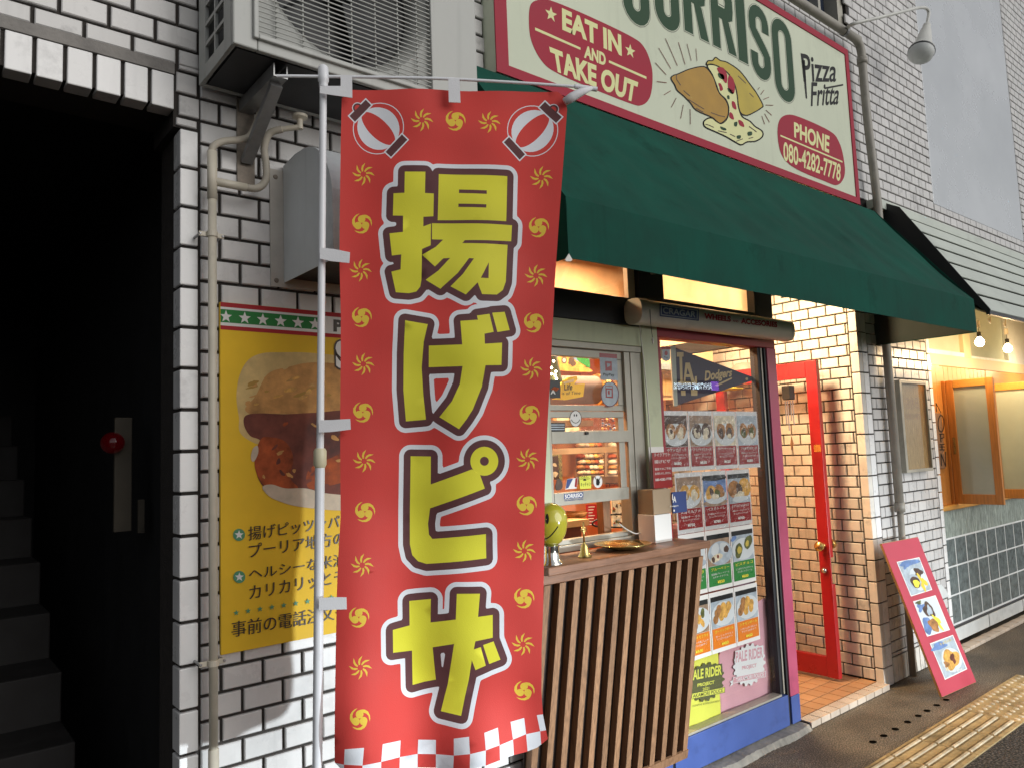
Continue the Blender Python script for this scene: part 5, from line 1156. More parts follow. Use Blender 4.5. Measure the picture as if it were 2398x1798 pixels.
def shirt(name, pts, m, lab, Y):
    t = thing(name, lab, 'shirt', tuple(FY(*pts[0], Y)))
    loop = [FY(*p, Y) for p in pts]; x0 = min(p.x for p in loop); x1 = max(p.x for p in loop); z0 = min(p.z for p in loop); z1 = max(p.z for p in loop)
    L = [(p.x, p.z) for p in loop]; cvv = list(dense(L, .03)); n_ = len(cvv); ee = [(i, (i + 1) % n_) for i in range(n_)]
    i = x0
    while i < x1:
        j = z0
        while j < z1: cvv.append((i + random.uniform(-.004, .004), j + random.uniform(-.004, .004))); j += .02
        i += .02
    r_ = delaunay_2d_cdt([Vector(p) for p in cvv], ee, [], 1, 1e-5)
    mb = MB(); mb.add([(p.x, Y + 0.002 * math.sin(p.x * 38 + p.y * 21) + 0.002 * math.sin(p.y * 31 - p.x * 17) + .002 * math.sin(p.x * 12 + 1) * math.sin(p.y * 9), p.y) for p in r_[0]], [tuple(q) for q in r_[2]], m)
    mb.build('fabric', t, smooth=True, solid=.0015); return t
zv = zm(1260, 1300, 3.331)
s1 = shirt('yellow_shirt', zv([(1130, 1415), (1428, 1265), (1400, 780), (1380, 600), (1100, 700)]), 'shirt_yellow', 'bright yellow printed shirt at the bottom of the pane beside the slats', 2.335)
s2 = shirt('pink_shirt', zv([(1430, 1272), (1540, 1230), (1700, 1165), (1885, 1095), (1893, 1060), (1865, 800), (1860, 700), (1835, 300), (1740, 340), (1500, 500), (1405, 780), (1405, 900)]), 'shirt_pink', 'dusty pink shirt with a white gear print behind the pane', 2.345)
def gear(cx_, cy_, rx, ry, sk, ink, base, Y, parent, yr):
    A = Art(Y)
    def Q(u, v): return (cx_ + u * rx, cy_ + v * ry - u * rx * sk)
    pts = []
    for k in range(72):
        a = k * 2 * math.pi / 72; q = 1.0 if (k // 2) % 2 == 0 else .88; pts.append(Q(q * math.cos(a), q * math.sin(a)))
    A.poly(pts, ink); A.up()
    def T(s_, u0, u1, v0, v1, m, **k): A.text(s_, Q(u0, v0), Q(u1, v0), Q(u1, v1), Q(u0, v1), m, **k)
    A.poly([Q(-.86, -.78), Q(.86, -.78), Q(.9, -.2), Q(0, -.12), Q(-.9, -.2)], ink); A.up()
    T('PALE RIDER', -.84, .84, -.72, -.22, base, bold=.03); T('PROJECT', -.45, .45, .0, .22, base, bold=.03)
    if yr: T(yr, -.17, .17, .27, .42, base, bold=.02)
    A.poly([Q(-1.0, .45), Q(1.0, .45), Q(1.0, .72), Q(-1.0, .72)], base); A.up(); A.stroke([Q(-1.0, .45), Q(1.0, .45), Q(1.0, .72), Q(-1.0, .72)], 1.2, ink, True); T('TAKAMORI POLICE', -.82, .9, .49, .68, ink, bold=.02)
    A.poly([Q(-1.0, .55), Q(-1.2, .62), Q(-1.1, .7), Q(-1.2, .84), Q(-1.0, .78)], ink)
    if yr: T('DOMESTIC & DIVERSION BIKER', -.7, .75, 1.06, 1.14, ink)
    A.mb.build('artwork', parent)
gear(1260 + 1310 / 3.331, 1300 + 985 / 3.331, 44, 46, .20, 'shirt_ink', 'shirt_yellow', 2.3275, s1, '2021')
gear(1260 + 1648 / 3.331, 1300 + 850 / 3.331, 38, 50, .20, 'shirt_pale', 'shirt_pink', 2.3375, s2, None)

# ------------------------------------------------------------------ stickers on the serving window panes
def sticker(name, label, Y, draw):
    A = Art(Y); draw(A); o = A.mb.build(name); tag(o, label, 'sticker', 'stickers on the serving window'); return o
zs1 = zm(1270, 780, 7.213)
def d1(A):
    A.poly(zs1([(962, 340), (1262, 365), (1278, 800), (985, 790)]), 'print_pale'); A.up(); A.poly(zs1([(962, 335), (1262, 362), (1264, 432), (964, 410)]), 'card_red'); A.poly(zs1([(1060, 475), (1172, 480), (1178, 640), (1066, 638)]), 'card_red'); A.up()
    A.poly(zs1([(1090, 510), (1150, 520), (1145, 560), (1095, 580)]), 'print_pale'); A.text('PayPay', *zs1([(1030, 675), (1215, 685), (1215, 745), (1030, 735)]), 'ink', bold=.01)
sticker('payment_sticker', 'red and white rectangular payment sticker on the upper window pane', 2.2995, d1)
def d2(A):
    A.ell(1270 + 1140 / 7.213, 780 + 1030 / 7.213, 21.5, 29.5, 'purple'); A.up(); A.ell(1270 + 1140 / 7.213, 780 + 1030 / 7.213, 19.5, 27.5, 'print_pale'); A.up()
    A.poly(zs1([(1065, 880), (1190, 890), (1195, 1095), (1070, 1085)]), 'card_red'); A.up(); A.poly(zs1([(1075, 892), (1180, 900), (1180, 935), (1075, 925)]), 'print_pale'); A.poly(zs1([(1090, 950), (1170, 955), (1170, 1070), (1090, 1065)]), 'print_pale'); A.up(); A.poly(zs1([(1108, 965), (1140, 970), (1140, 1035), (1108, 1030)]), 'card_red')
sticker('round_sticker', 'oval white sticker with a red emblem below the payment sticker', 2.291, d2)
def d3(A):
    x, y = 1270 + 562 / 7.213, 780 + 1440 / 7.213
    A.ell(x, y, 14, 19.5, 'ink'); A.up(); A.ell(x, y, 12.8, 18.2, 'paper'); A.up(); A.ell(x - 3, y - 8, 1.4, 3, 'ink'); A.ell(x + 2.4, y - 8, 1.4, 3, 'ink'); A.stroke([(x + 10 * math.sin(a), y - 1 + 11 * math.cos(a)) for a in [i * .16 for i in range(-8, 9)]], 1.5, 'ink')
sticker('smile_sticker', 'white round smiling face sticker on the middle window pane', 2.2905, d3)
def d4(A):
    A.poly(zs1([(60, 795), (305, 795), (310, 1095), (50, 1090)]), 'print_black'); A.up(); A.poly(zs1([(140, 950), (200, 900), (290, 930), (240, 980)]), 'sauce_red'); A.text('A', *zs1([(140, 950), (225, 950), (225, 1030), (140, 1030)]), 'txt_white', bold=.03)
sticker('black_sticker', 'black sticker with a pale letter beside the banner edge', 2.299, d4)
def d5(A):
    A.poly(zs1([(90, 1510), (385, 1510), (385, 1720), (90, 1725)]), 'print_black'); A.up()
    for k in range(3): A.poly(zs1([(130, 1535 + k * 38), (375, 1535 + k * 38), (375, 1552 + k * 38), (130, 1552 + k * 38)]), 'print_pale')
    A.poly(zs1([(190, 1660), (310, 1655), (310, 1690), (190, 1695)]), 'sauce_red')
sticker('notice_sticker', 'small black notice sticker with pale lines of text near the banner', 2.2908, d5)
zs2 = zm(1270, 1000, 7.213)
def d6(A):
    A.poly(zs2([(420, 870), (605, 845), (580, 1030), (388, 1045)]), 'paper'); A.up(); A.poly(zs2([(420, 875), (520, 862), (440, 1020), (395, 1035)]), 'navy'); A.poly(zs2([(560, 855), (600, 850), (580, 1010), (545, 1000)]), 'card_red')
sticker('league_sticker', 'blue white and red figure sticker low on the serving window', 2.2918, d6)
def d7(A):
    A.poly(zs2([(625, 830), (825, 810), (825, 1030), (638, 1040)]), 'shirt_yellow'); A.up()
    for k in range(7): a = R(200 + k * 23); A.poly(zs2([(715, 890), (715 + 90 * math.cos(a - .06), 890 + 75 * math.sin(a - .06)), (715 + 90 * math.cos(a + .06), 890 + 75 * math.sin(a + .06))]), 'ink')
    A.poly(zs2([(690, 898), (695, 875), (715, 865), (738, 873), (742, 898)]), 'ink'); A.text('キッチャン', *zs2([(648, 935), (815, 920), (815, 985), (650, 1000)]), 'ink', bold=.03)
sticker('sunburst_sticker', 'square yellow green sunburst sticker low on the serving window', 2.2918, d7)
def d8(A):
    x, y = 1270 + 938 / 7.213, 1000 + 915 / 7.213; A.ell(x, y, 10.5, 14.5, 'paper'); A.up(); A.ell(x, y + 1, 4, 9, 'ink', wob=.2, seed=4)
    for k in (-1, 1): A.stroke([(x + k * 2, y - 2), (x + k * 6, y - 10)], 2, 'ink')
sticker('hand_sticker', 'oval black and white hand sign sticker low on the serving window', 2.2918, d8)
def d9(A): A.text('trattoria', *zs2([(1070, 905), (1290, 925), (1290, 990), (1070, 1000)]), 'ink', bold=.01)
sticker('word_decal', 'dark handwritten word decal at the lower right of the serving window', 2.2918, d9)

# ------------------------------------------------------------------ INSIDE THE SHOP
rm = thing('shop_room', 'warm lit shop interior with orange walls seen through the windows', 'room', (2.7, 3.4, 0))
MB().box(1.6, 1.65, 2.5, 4.4, 0, 2.75, 'wall_orange').build('wall', rm)
MB().box(1.6, 4.66, 4.35, 4.4, 0, 2.75, 'wall_orange').build('wall', rm)
MB().box(1.6, 4.66, 2.50, 4.4, 2.72, 2.78, 'ceil_cream').build('ceiling', rm)
MB().box(1.6, 3.74, 2.36, 4.35, 0.0, 0.03, 'floor_in').build('floor', rm)
MB().box(4.30, 4.36, 3.55, 4.35, 0.03, 2.72, 'wall_orange').build('wall', rm)
MB().box(3.0, 3.7, 3.3, 3.5, 2.2, 2.72, 'shelf_wood').build('ceiling_beam', rm)
lampdata = []
def lamp(name, label, x, y, z, power, col, size=0.25, emm='spot_on', r=0.05):
    t = thing(name, label, 'lamp', (x, y, z))
    MB().lathe([(r * 1.2, .03), (r * 1.2, 0), (r, -.004), (r * .2, -.006), (0, -.006)], (x, y, z), 'white_metal', 18).build('lamp_body', t)
    MB().lathe([(r * .9, -.006), (r * .6, -.012), (0, -.014)], (x, y, z - .001), emm, 16).build('lamp_lens', t)
    d = bpy.data.lights.new(name + '_light', 'AREA'); d.shape = 'DISK'; d.size = size; d.energy = power; d.color = col
    o = bpy.data.objects.new('lamp_light', d); COL.objects.link(o); o.location = (0, 0, -.03); o.parent = t
lamp('ceiling_lamp', 'round ceiling lamp inside the shop above the counter window', 2.35, 3.1, 2.69, 66, (1.0, 0.66, 0.36), emm='spot_on')
lamp('ceiling_lamp', 'round ceiling lamp inside the shop behind the large pane', 3.25, 2.95, 2.69, 34, (1.0, 0.66, 0.36), emm='spot_on')
lamp('ceiling_lamp', 'round ceiling lamp over the tiled entrance by the red door', 3.95, 2.6, 2.69, 46, (1.0, 0.77, 0.46), emm='spot_on')

def slab(name, label, cat, pts, Y, m, d=0.02, group=None):
    mb = MB(); mb.prism([FY(*p, Y) for p in pts], (0, d, 0), m); return tag(mb.build(name), label, cat, group)
# painting, yellow sign, metal barrel seen in the upper pane
pa = thing('painting', 'small painting of a motorcycle rider on the orange wall', 'painting', tuple(FY(1300, 860, 3.25)))
A = Art(3.25); A.poly(zs1([(215, 255), (790, 280), (800, 660), (220, 620)]), 'print_blue'); A.up(); A.poly(smooth_loop(zs1([(220, 430), (420, 400), (600, 480), (800, 600), (800, 655), (225, 615)])), 'food_gold'); A.poly(smooth_loop(zs1([(580, 420), (700, 400), (790, 450), (795, 590), (680, 540)])), 'card_green'); A.poly(smooth_loop(zs1([(600, 330), (700, 320), (720, 370), (640, 390)])), 'food_gold'); A.up()
A.ell(1270 + 370 / 7.213, 780 + 460 / 7.213, 6.5, 8, 'food_dark'); A.ell(1270 + 500 / 7.213, 780 + 490 / 7.213, 9, 10, 'food_dark', wob=.3, seed=2); A.ell(1270 + 495 / 7.213, 780 + 375 / 7.213, 5, 5, 'sauce_red'); A.up(); A.ell(1270 + 370 / 7.213, 780 + 460 / 7.213, 4, 5, 'print_pale'); A.poly(zs1([(420, 590), (470, 520), (500, 600)]), 'food_gold')
A.mb.build('canvas', pa)
ys = thing('yellow_slogan_sign', 'bright yellow cut out sign with black handwriting in the upper pane', 'sign', tuple(FY(1340, 920, 2.7)))
L = zs1([(180, 1110), (320, 1085), (300, 900), (345, 800), (460, 745), (580, 730), (598, 770), (540, 862), (720, 850), (690, 1070), (560, 1095), (400, 1125)])
mb = MB(); mb.prism([FY(*p, 2.7) for p in L], (0, .01, 0), 'yellow_sign'); mb.build('plate', ys)
A = Art(2.699); A.text('Life', *zs1([(370, 860), (520, 850), (500, 960), (370, 965)]), 'ink', bold=.02); A.text('is of Time', *zs1([(330, 990), (655, 975), (640, 1035), (330, 1040)]), 'ink'); A.poly(zs1([(350, 830), (540, 770), (530, 820), (370, 862)]), 'paper'); A.mb.build('lettering', ys)
bl = thing('steel_drum', 'grey drum shaped oven with a gold rim inside the upper pane', 'drum', tuple(FY(1360, 940, 3.0)))
def drum(cx_px, z_c, r, x_len): pass
c0 = FY(1270 + 900 / 7.213, 780 + 960 / 7.213, 2.95)
mb = MB(); mb.tube([c0 + Vector((-.38, .1, 0)), c0], .078, 'barrel', 28); mb.build('body', bl, smooth=True, auto=40)
mb = MB(); mb.lathe([(.078, 0), (.089, .004), (.09, .025), (.084, .03), (.082, .06), (.06, .065)], c0, 'gold', 28, (1, -.25, 0)); mb.build('rim', bl, smooth=True, auto=40)
tag(MB().box(2.28, 2.9, 2.86, 3.2, 1.625, 1.655, 'shelf_wood').build('drum_shelf'), 'brown shelf carrying the drum and the yellow sign', 'shelf')
tr = thing('string_of_lights', 'small dark tree with warm fairy lights at the banner edge', 'ornament', tuple(FY(1292, 880, 2.6)))
mb = MB(); mb.lathe([(.05, 0), (.035, .08), (.02, .16), (.001, .24)], FY(1293, 895, 2.6), 'food_green', 16); mb.build('cone', tr, smooth=True)
for (a, b_) in ((190, 475), (155, 585), (228, 650), (158, 690), (220, 715), (240, 768)):
    MB().lathe([(.0, -.006), (.005, -.003), (.006, 0), (.005, .003), (.0, .006)], FY(*zs1([(a, b_)])[0], 2.545), 'spot_on', 8).build('light_point', tr)
# middle pane: picture, glasses, flowers
pc = thing('framed_print', 'pale framed print on the orange wall in the middle pane', 'picture', tuple(FY(1320, 1000, 3.6)))
mb = MB(); mb.prism([FY(*p, 3.6) for p in zs1([(215, 1370), (650, 1370), (650, 1800), (215, 1800)])], (0, .02, 0), 'shelf_light'); mb.build('frame', pc)
mb = MB(); mb.prism([FY(*p, 3.59) for p in zs1([(245, 1400), (620, 1400), (620, 1780), (245, 1780)])], (0, .005, 0), 'food_cream'); mb.build('sheet', pc)
for k in range(4):
    p = FY(1370 + k * 17, 1003 + 2, 2.9); t = MB(); t.lathe([(.028, 0), (.03, .01), (.031, .07), (.024, .085), (.026, .1)], p - Vector((0, 0, .02)), 'pane_door', 18); o = t.build('glass_jar', smooth=True)
    tag(o, ('leftmost', 'second', 'third', 'rightmost')[k] + ' clear glass jar on the shelf behind the middle pane', 'jar', 'glass jars behind the middle pane')
tag(MB().box(2.2, 3.1, 2.84, 3.05, 1.48, 1.51, 'shelf_light').build('jar_shelf'), 'light shelf under the glass jars behind the window', 'shelf')
rrn = random.Random(5); mb = MB()
for k in range(26):
    p = FY(1425 + rrn.uniform(-14, 14), 990 + rrn.uniform(-14, 16), 2.75) ; mb.lathe([(.0, -.008), (.009, 0), (.0, .008)], p, ('purple', 'food_gold', 'sauce_red', 'print_blue')[k % 4], 6)
tag(mb.build('flower_bunch'), 'small bunch of coloured flowers behind the middle pane', 'flowers')
# fluorescent tube below the ceiling, reflected and seen just under the middle rail
tubeo = thing('light_tube', 'bright white light tube behind the middle rail of the serving window', 'lamp', tuple(FY(1390, 1013, 2.7)))
mb = MB(); mb.tube([FY(1347, 1014, 2.7), FY(1376, 1014.5, 2.7)], .008, 'tube_on', 12); mb.tube([FY(1378, 1014, 2.7), FY(1428, 1014, 2.7)], .009, 'tube_on', 12); mb.build('tube', tubeo, smooth=True)
MB().box(*sorted((FY(1345, 1009, 2.7).x, FY(1430, 1009, 2.7).x)), 2.69, 2.72, FY(1390, 1009.5, 2.7).z, FY(1390, 1007, 2.7).z, 'white_metal').build('fitting', tubeo)
# lower pane: baked goods rack, picture with gold frame
rk = thing('bread_rack', 'brown display rack with rows of small goods on light shelves', 'rack', tuple(FY(1400, 1105, 3.7)))
def R4(L): return zs2(L)
mb = MB(); mb.prism([FY(*p, 3.9) for p in R4([(570, 240), (1300, 240), (1300, 960), (570, 960)])], (0, .02, 0), 'shelf_wood'); mb.build('back', rk)
for k, (y_) in enumerate((345, 440, 535, 628, 720, 805)):
    for (a, b_) in ((595, 1060), (1095, 1290)):
        mb = MB(); mb.prism([FY(*p, 3.7) for p in R4([(a, y_), (b_, y_ - 4), (b_, y_ + 18), (a, y_ + 22)])], (0, .2, 0), 'shelf_light'); mb.build('shelf', rk)
    for j in range(6):
        a = 640 + j * 75 + (k * 17) % 30; p = FY(*R4([(a if j < 5 else 1180, y_ - 8)])[0], 3.68)
        MB().lathe([(.001, 0), (.032, .004), (.036, .016), (.024, .03), (.001, .036)], p, ('food_cream', 'food_gold', 'sauce_red', 'mozz', 'food_brown')[(j * 3 + k) % 5], 10).build('packet', rk, smooth=True)
mb = MB(); mb.prism([FY(*p, 3.69) for p in R4([(1058, 250), (1098, 250), (1098, 830), (1058, 830)])], (0, .2, 0), 'shelf_wood'); mb.build('upright', rk)
mb = MB(); mb.prism([FY(*p, 3.69) for p in R4([(568, 250), (596, 250), (596, 830), (568, 830)])], (0, .2, 0), 'shelf_wood'); mb.build('upright', rk)
gp = thing('gold_framed_photo', 'photograph of pale flowers in a gold frame on the orange wall', 'picture', tuple(FY(1290, 1080, 3.6)))
mb = MB(); mb.prism([FY(*p, 3.6) for p in R4([(-100, 460), (325, 430), (345, 900), (-100, 930)])], (0, .03, 0), 'gold'); mb.build('frame', gp)
mb = MB(); mb.prism([FY(*p, 3.595) for p in R4([(-60, 500), (270, 480), (290, 880), (-60, 890)])], (0, .004, 0), 'food_dark'); mb.build('photo', gp)
A = Art(3.594)
for k, (a, b_, r_) in enumerate(((110, 610, 7), (205, 630, 5), (120, 710, 6), (200, 790, 8), (100, 800, 5), (160, 850, 6))): A.ell(1270 + a / 7.213, 1000 + b_ / 7.213, r_, r_ * .9, 'food_cream', wob=.3, seed=k)
A.mb.build('flowers_print', gp)
tag(MB().box(*(lambda a, b_: (a.x, b_.x, 3.85, 3.87, b_.z, a.z))(FY(1338, 1092, 3.86), FY(1346, 1110, 3.86)), 'food_cream').build('light_switch'), 'cream wall switch left of the bread rack', 'switch')
# lower opening: red price list, wooden worktop, tray
rp = thing('price_list', 'red price list poster with pale rows of text inside the open window', 'poster', tuple(FY(1400, 1200, 3.3)))
mb = MB(); mb.prism([FY(*p, 3.3) for p in zk([(695, 185), (1040, 175), (1055, 500), (715, 490)])], (0, .006, 0), 'door_red'); mb.build('sheet', rp)
A = Art(3.299)
for k in range(7):
    A.poly(zk([(725, 215 + k * 42), (815 - (k % 3) * 15, 212 + k * 42), (815 - (k % 3) * 15, 224 + k * 42), (725, 228 + k * 42)]), 'txt_white'); A.poly(zk([(870, 232 + k * 38), (965 + (k % 2) * 30, 230 + k * 38), (965 + (k % 2) * 30, 241 + k * 38), (870, 244 + k * 38)]), 'txt_white')
A.mb.build('artwork', rp)
wt = thing('worktop', 'dark wooden worktop inside the open serving window', 'table', tuple(FY(1330, 1240, 2.8)))
p0, p1 = FY(1315, 1222, 2.7), FY(1380, 1217, 2.7)
MB().box(1.75, p1.x, 2.7, 3.1, p0.z - .03, p0.z, 'shelf_light').build('top', wt); MB().box(1.75, p1.x - .03, 2.73, 3.08, .03, p0.z - .031, 'sauce_dark').build('body', wt)
tag(MB().lathe([(.06, 0), (.09, .012), (.1, .03), (.09, .034), (.04, .02), (0, .02)], FY(1332, 1214, 2.9), 'food_brown', 20).build('wooden_tray', smooth=True), 'round brown wooden tray on the worktop inside', 'tray')
cb = thing('collage_board', 'colourful collage board at the right edge of the open window', 'board', tuple(FY(1450, 1210, 3.2)))
mb = MB(); mb.prism([FY(*p, 3.2) for p in zk([(1060, 125), (1230, 110), (1230, 520), (1075, 530)])], (0, .01, 0), 'food_cream'); mb.build('board', cb)
A = Art(3.199)
for k in range(26): A.ell(1260 + rrn.uniform(1080, 1220) / 6.144, 1150 + rrn.uniform(150, 510) / 6.144, rrn.uniform(1.5, 4), rrn.uniform(1.5, 4), ('food_dark', 'food_gold', 'sauce_red', 'food_green', 'print_pale')[k % 5], wob=.4, seed=k)
A.mb.build('artwork', cb)
tag(MB().box(2.43, 2.475, 2.36, 2.40, 1.12, 1.30, 'wood_slat').build('wooden_stop'), 'upright wooden batten inside the right jamb of the open window', 'batten')
# behind the big pane: framed picture, white hood, cap, purple case
fp = thing('framed_poster', 'framed picture on the orange wall behind the pane left of the pennant', 'picture', tuple(FY(1560, 910, 3.3)))
mb = MB(); mb.prism([FY(*p, 3.3) for p in zn([(240, 560), (395, 560), (395, 910), (240, 910)])], (0, .02, 0), 'shelf_light'); mb.build('frame', fp)
mb = MB(); mb.prism([FY(*p, 3.29) for p in zn([(275, 595), (385, 595), (385, 860), (275, 860)])], (0, .004, 0), 'notice'); mb.build('picture_sheet', fp)
tag(MB().box(*(lambda a, b_: (a.x, b_.x, 2.9, 3.2, b_.z, a.z))(FY(1544, 850, 2.9), FY(1576, 866, 2.9)), 'print_pale').build('wall_unit'), 'pale wall unit behind the pane above the framed picture', 'wall unit')
cp_ = thing('baseball_cap', 'grey brown cap hanging on the tiled wall behind the pennant tip', 'cap', tuple(FX(1745, 870, 4.6)))
q = FX(1741, 868, 4.58); mb = MB(); mb.lathe([(.10, 0), (.098, .03), (.085, .07), (.05, .1), (.0, .11)], q - Vector((0, 0, .05)), 'pvc_grey', 22); mb.build('crown', cp_, smooth=True)
mb = MB(); mb.add([tuple(q + Vector((-.1, dy, -.05))) for dy in (-.08, .08)] + [tuple(q + Vector((-.2, dy, -.075))) for dy in (.06, -.06)], [(0, 1, 2, 3)], 'pvc_grey'); mb.build('peak', cp_, solid=.004)
tag(MB().box(3.34, 3.63, 2.40, 2.75, 0.2, 1.075, 'purple').build('purple_case', bevel=.03), 'dark purple cabinet behind the pane right of the menu sheets', 'cabinet')
tag(MB().lathe([(.09, 0), (.092, .006), (.05, .012), (0, .02)], FY(1703, 913, 2.6), 'yellow_sign', 22).build('hanging_lamp', smooth=True), 'small yellow hanging shade behind the pennant', 'lamp shade')
def d10(A):
    A.poly(zn([(262, 305), (358, 305), (358, 430), (310, 450), (262, 430)]), 'print_pale'); A.up(); A.ell(1500 + 310 / 5.184, 760 + 350 / 5.184, 4, 5.5, 'card_red'); A.text('Pay', *zn([(288, 385), (332, 390), (332, 420), (288, 415)]), 'ink'); A.poly(zn([(252, 265), (365, 270), (365, 303), (252, 303)]), 'card_red')
A = Art(2.297); d10(A); tag(A.mb.build('pay_sticker'), 'shield shaped payment sticker at the top left of the large pane', 'sticker')

# ------------------------------------------------------------------ TILED ENTRANCE
ew = thing('entrance_wall', 'tiled side wall of the entrance behind the open red door', 'wall', (4.7, 2.8, 0))
MB().box(4.662, 4.9, 2.31, 4.4, 0, 3.0, 'grout').build('wall_core', ew)
EV = 1.271; EP = 0.0685
n = lay(ew, 'X', 4.6615, rows(2.302, 3.9, 0.035, 2.7, 0.1205, EP, 0.0085, 0.009, u_ref=2.737, v_ref=EV), 'tile_old', 270)
for k in range(-12, 13):
    z = 1.271 + k * 0.1285
    if z + .12 > .02 and z < 2.7: MB().box(4.650, 4.702, 2.2435, 2.2945, max(z + .004, .004), z + 0.1245, 'tile_old').build('corner_tile', ew, bevel=.003)
MB().box(4.662, 4.69, 2.255, 2.31, 0, 2.75, 'grout').build('corner_core', ew)
ef = thing('entrance_floor', 'orange floor tiles of the entrance step', 'floor', (4.2, 2.6, 0))
ef['kind'] = 'structure'; del ef['label']; del ef['category']
MB().box(3.752, 4.66, 2.225, 4.3, 0.001, 0.0285, 'grout').build('bed', ef)
for j in range(12):
    for i in range(9):
        x0 = 3.757 + i * 0.1; y0 = 2.294 + j * 0.1
        if x0 > 4.63: continue
        MB().box(x0, min(x0 + .094, 4.657), y0, y0 + .094, 0.0286, 0.0335, 'floor_tile').build('floor_tile', ef, bevel=.0015)
for i in range(9):
    x0 = 3.757 + i * 0.1; x1 = min(x0 + .094, 4.648)
    nbm = MB()
    for q in range(5): nbm.box(x0, x1, 2.236 + q * .0105, 2.2435 + q * .0105, .0286, .0345, 'nosing')
    nbm.box(x0, x1, 2.2365, 2.289, .0286, .0325, 'floor_tile'); nbm.box(x0, x1, 2.214, 2.2345, .002, .0335, 'nosing')
    nbm.build('nosing_tile', ef, bevel=.001)
# red door
rd = thing('red_door', 'red glazed door standing open against the tiled entrance wall', 'door', (4.52, 2.45, 0.05))
def rb(name, *a, m='door_red', bevel=.003): return MB().box(*a, m).build(name, rd, bevel=bevel)
DX0, DX1 = 4.482, 4.522
rb('stile', DX0, DX1, 2.438, 2.512, .05, 2.005); rb('stile', DX0, DX1, 3.13, 3.20, .05, 2.005); rb('top_rail', DX0 + .001, DX1 - .001, 2.5125, 3.1295, 1.9, 2.003); rb('bottom_rail', DX0 + .001, DX1 - .001, 2.5125, 3.1295, .052, .172)
MB().box(4.499, 4.503, 2.5125, 3.1295, .1725, 1.8995, 'pane_door').build('glass', rd)
for s_, x in ((-1, DX0), (1, DX1)):
    mb = MB(); mb.lathe([(.014, 0), (.014, .012), (.009, .018), (.010, .03), (.026, .038), (.031, .05), (.029, .064), (.016, .074), (.0, .076)], (x, 2.474, .852), 'gold', 18, (s_, 0, 0)); mb.build('door_knob', rd, smooth=True, auto=40)
mb = MB(); mb.lathe([(.016, 0), (.018, .01), (.014, .022), (.0, .026)], (DX0, 2.478, .70), 'chrome', 18, (-1, 0, 0)); mb.build('lock', rd, smooth=True)
MB().box(4.487, 4.517, 2.4355, 2.4378, .62, .78, 'chrome').build('lock_plate', rd); MB().box(DX0 - .001, DX0 + .0005, 2.445, 2.49, 1.43, 1.475, 'gold').build('door_plate', rd)
tag(MB().box(3.752, 4.48, 3.2, 3.25, 2.03, 2.7, 'ceil_cream').build('door_lintel'), 'cream lintel over the inner doorway', 'lintel')
# wind chime
wc = thing('wind_chime', 'dark wind chime hanging by the red door', 'wind chime', tuple(FX(1845, 880, 4.3)))
q0 = FX(1846, 922, 4.3)
cb_ = MB(); zt, zb2 = FX(1846, 903, 4.3).z, FX(1848, 936, 4.3).z; w_ = .028
cb_.box(4.3 - w_, 4.3 + w_, q0.y - w_, q0.y + w_, zb2, zt, 'black'); cb_.build('striker_block', wc, bevel=.004)
for k, (dx, L_) in enumerate(((-.03, .16), (-.012, .13), (.012, .19), (.03, .15))): MB().tube([(4.3 + dx * .3, q0.y + dx, zb2 - .005), (4.3 + dx * .3, q0.y + dx, zb2 - L_)], .0035, 'steel', 8).build('chime_rod', wc)
for dx in (-.025, .025): MB().tube([(4.3, q0.y + dx, zt), (4.3, q0.y, zt + .14)], .001, 'black', 5).build('string', wc)
MB().add([tuple(FX(*p, 4.3)) for p in [(1854, 1020), (1859, 1038), (1854, 1053), (1852, 1038)]], [(0, 1, 2, 3)], 'wood_slat').build('pendulum', wc, solid=.006)

# ------------------------------------------------------------------ PILLAR
pl = thing('tiled_pillar', 'white tiled pillar front between the entrance and the wooden window', 'pillar', (5.2, 2.4, 0))
MB().box(4.705, 5.72, 2.2575, 2.5, 0, 2.75, 'grout').build('wall_core', pl)
lay(pl, 'Y', 2.2578, rows(4.785, 5.655, 0.16, 2.7, 0.121, EP, 0.0085, 0.0085, u_ref=5.086, v_ref=1.139), 'tile', 270)
for k in range(-12, 13):
    z = 1.271 + k * 0.1285
    if z + .12 > .02 and z < 2.7: MB().box(4.7065, 4.772, 2.2437, 2.2575, max(z + .004, .004), z + 0.1245, 'tile_trim').build('corner_tile', pl, bevel=.003)
    z = 1.229 + k * .122
    if z + .12 > .02 and z < 2.7: MB().box(5.664, 5.716, 2.2437, 2.2575, max(z + .004, .004), z + 0.118, 'tile_trim').build('corner_tile', pl, bevel=.003)
for k in range(14): MB().box(4.787 + k * .0625, 4.787 + k * .0625 + .054, 2.244, 2.2575, .006, .152, 'tile_old').build('plinth_tile', pl, bevel=.003)
gpz = thing('conduit', 'grey conduit pipe running down the tiled pillar', 'pipe', (4.93, 2.21, 0))
MB().tube([(4.948, 2.2, 2.75), (4.945, 2.2, 1.05)], .0275, 'pvc_grey', 14).build('upper_pipe', gpz, smooth=True); MB().tube([(4.945, 2.2, 1.06), (4.944, 2.205, .02)], .02, 'pvc_grey', 12).build('lower_pipe', gpz, smooth=True); MB().tube([(4.945, 2.2, 1.03), (4.945, 2.2, 1.09)], .031, 'pvc_grey', 14).build('coupling', gpz, smooth=True)
nbd = thing('notice_case', 'aluminium framed notice case with a brown sheet on the tiled pillar', 'notice board', (5.27, 2.2, 1.27))
a0, a1, b0, b1 = 5.09, 5.50, 1.268, 1.876
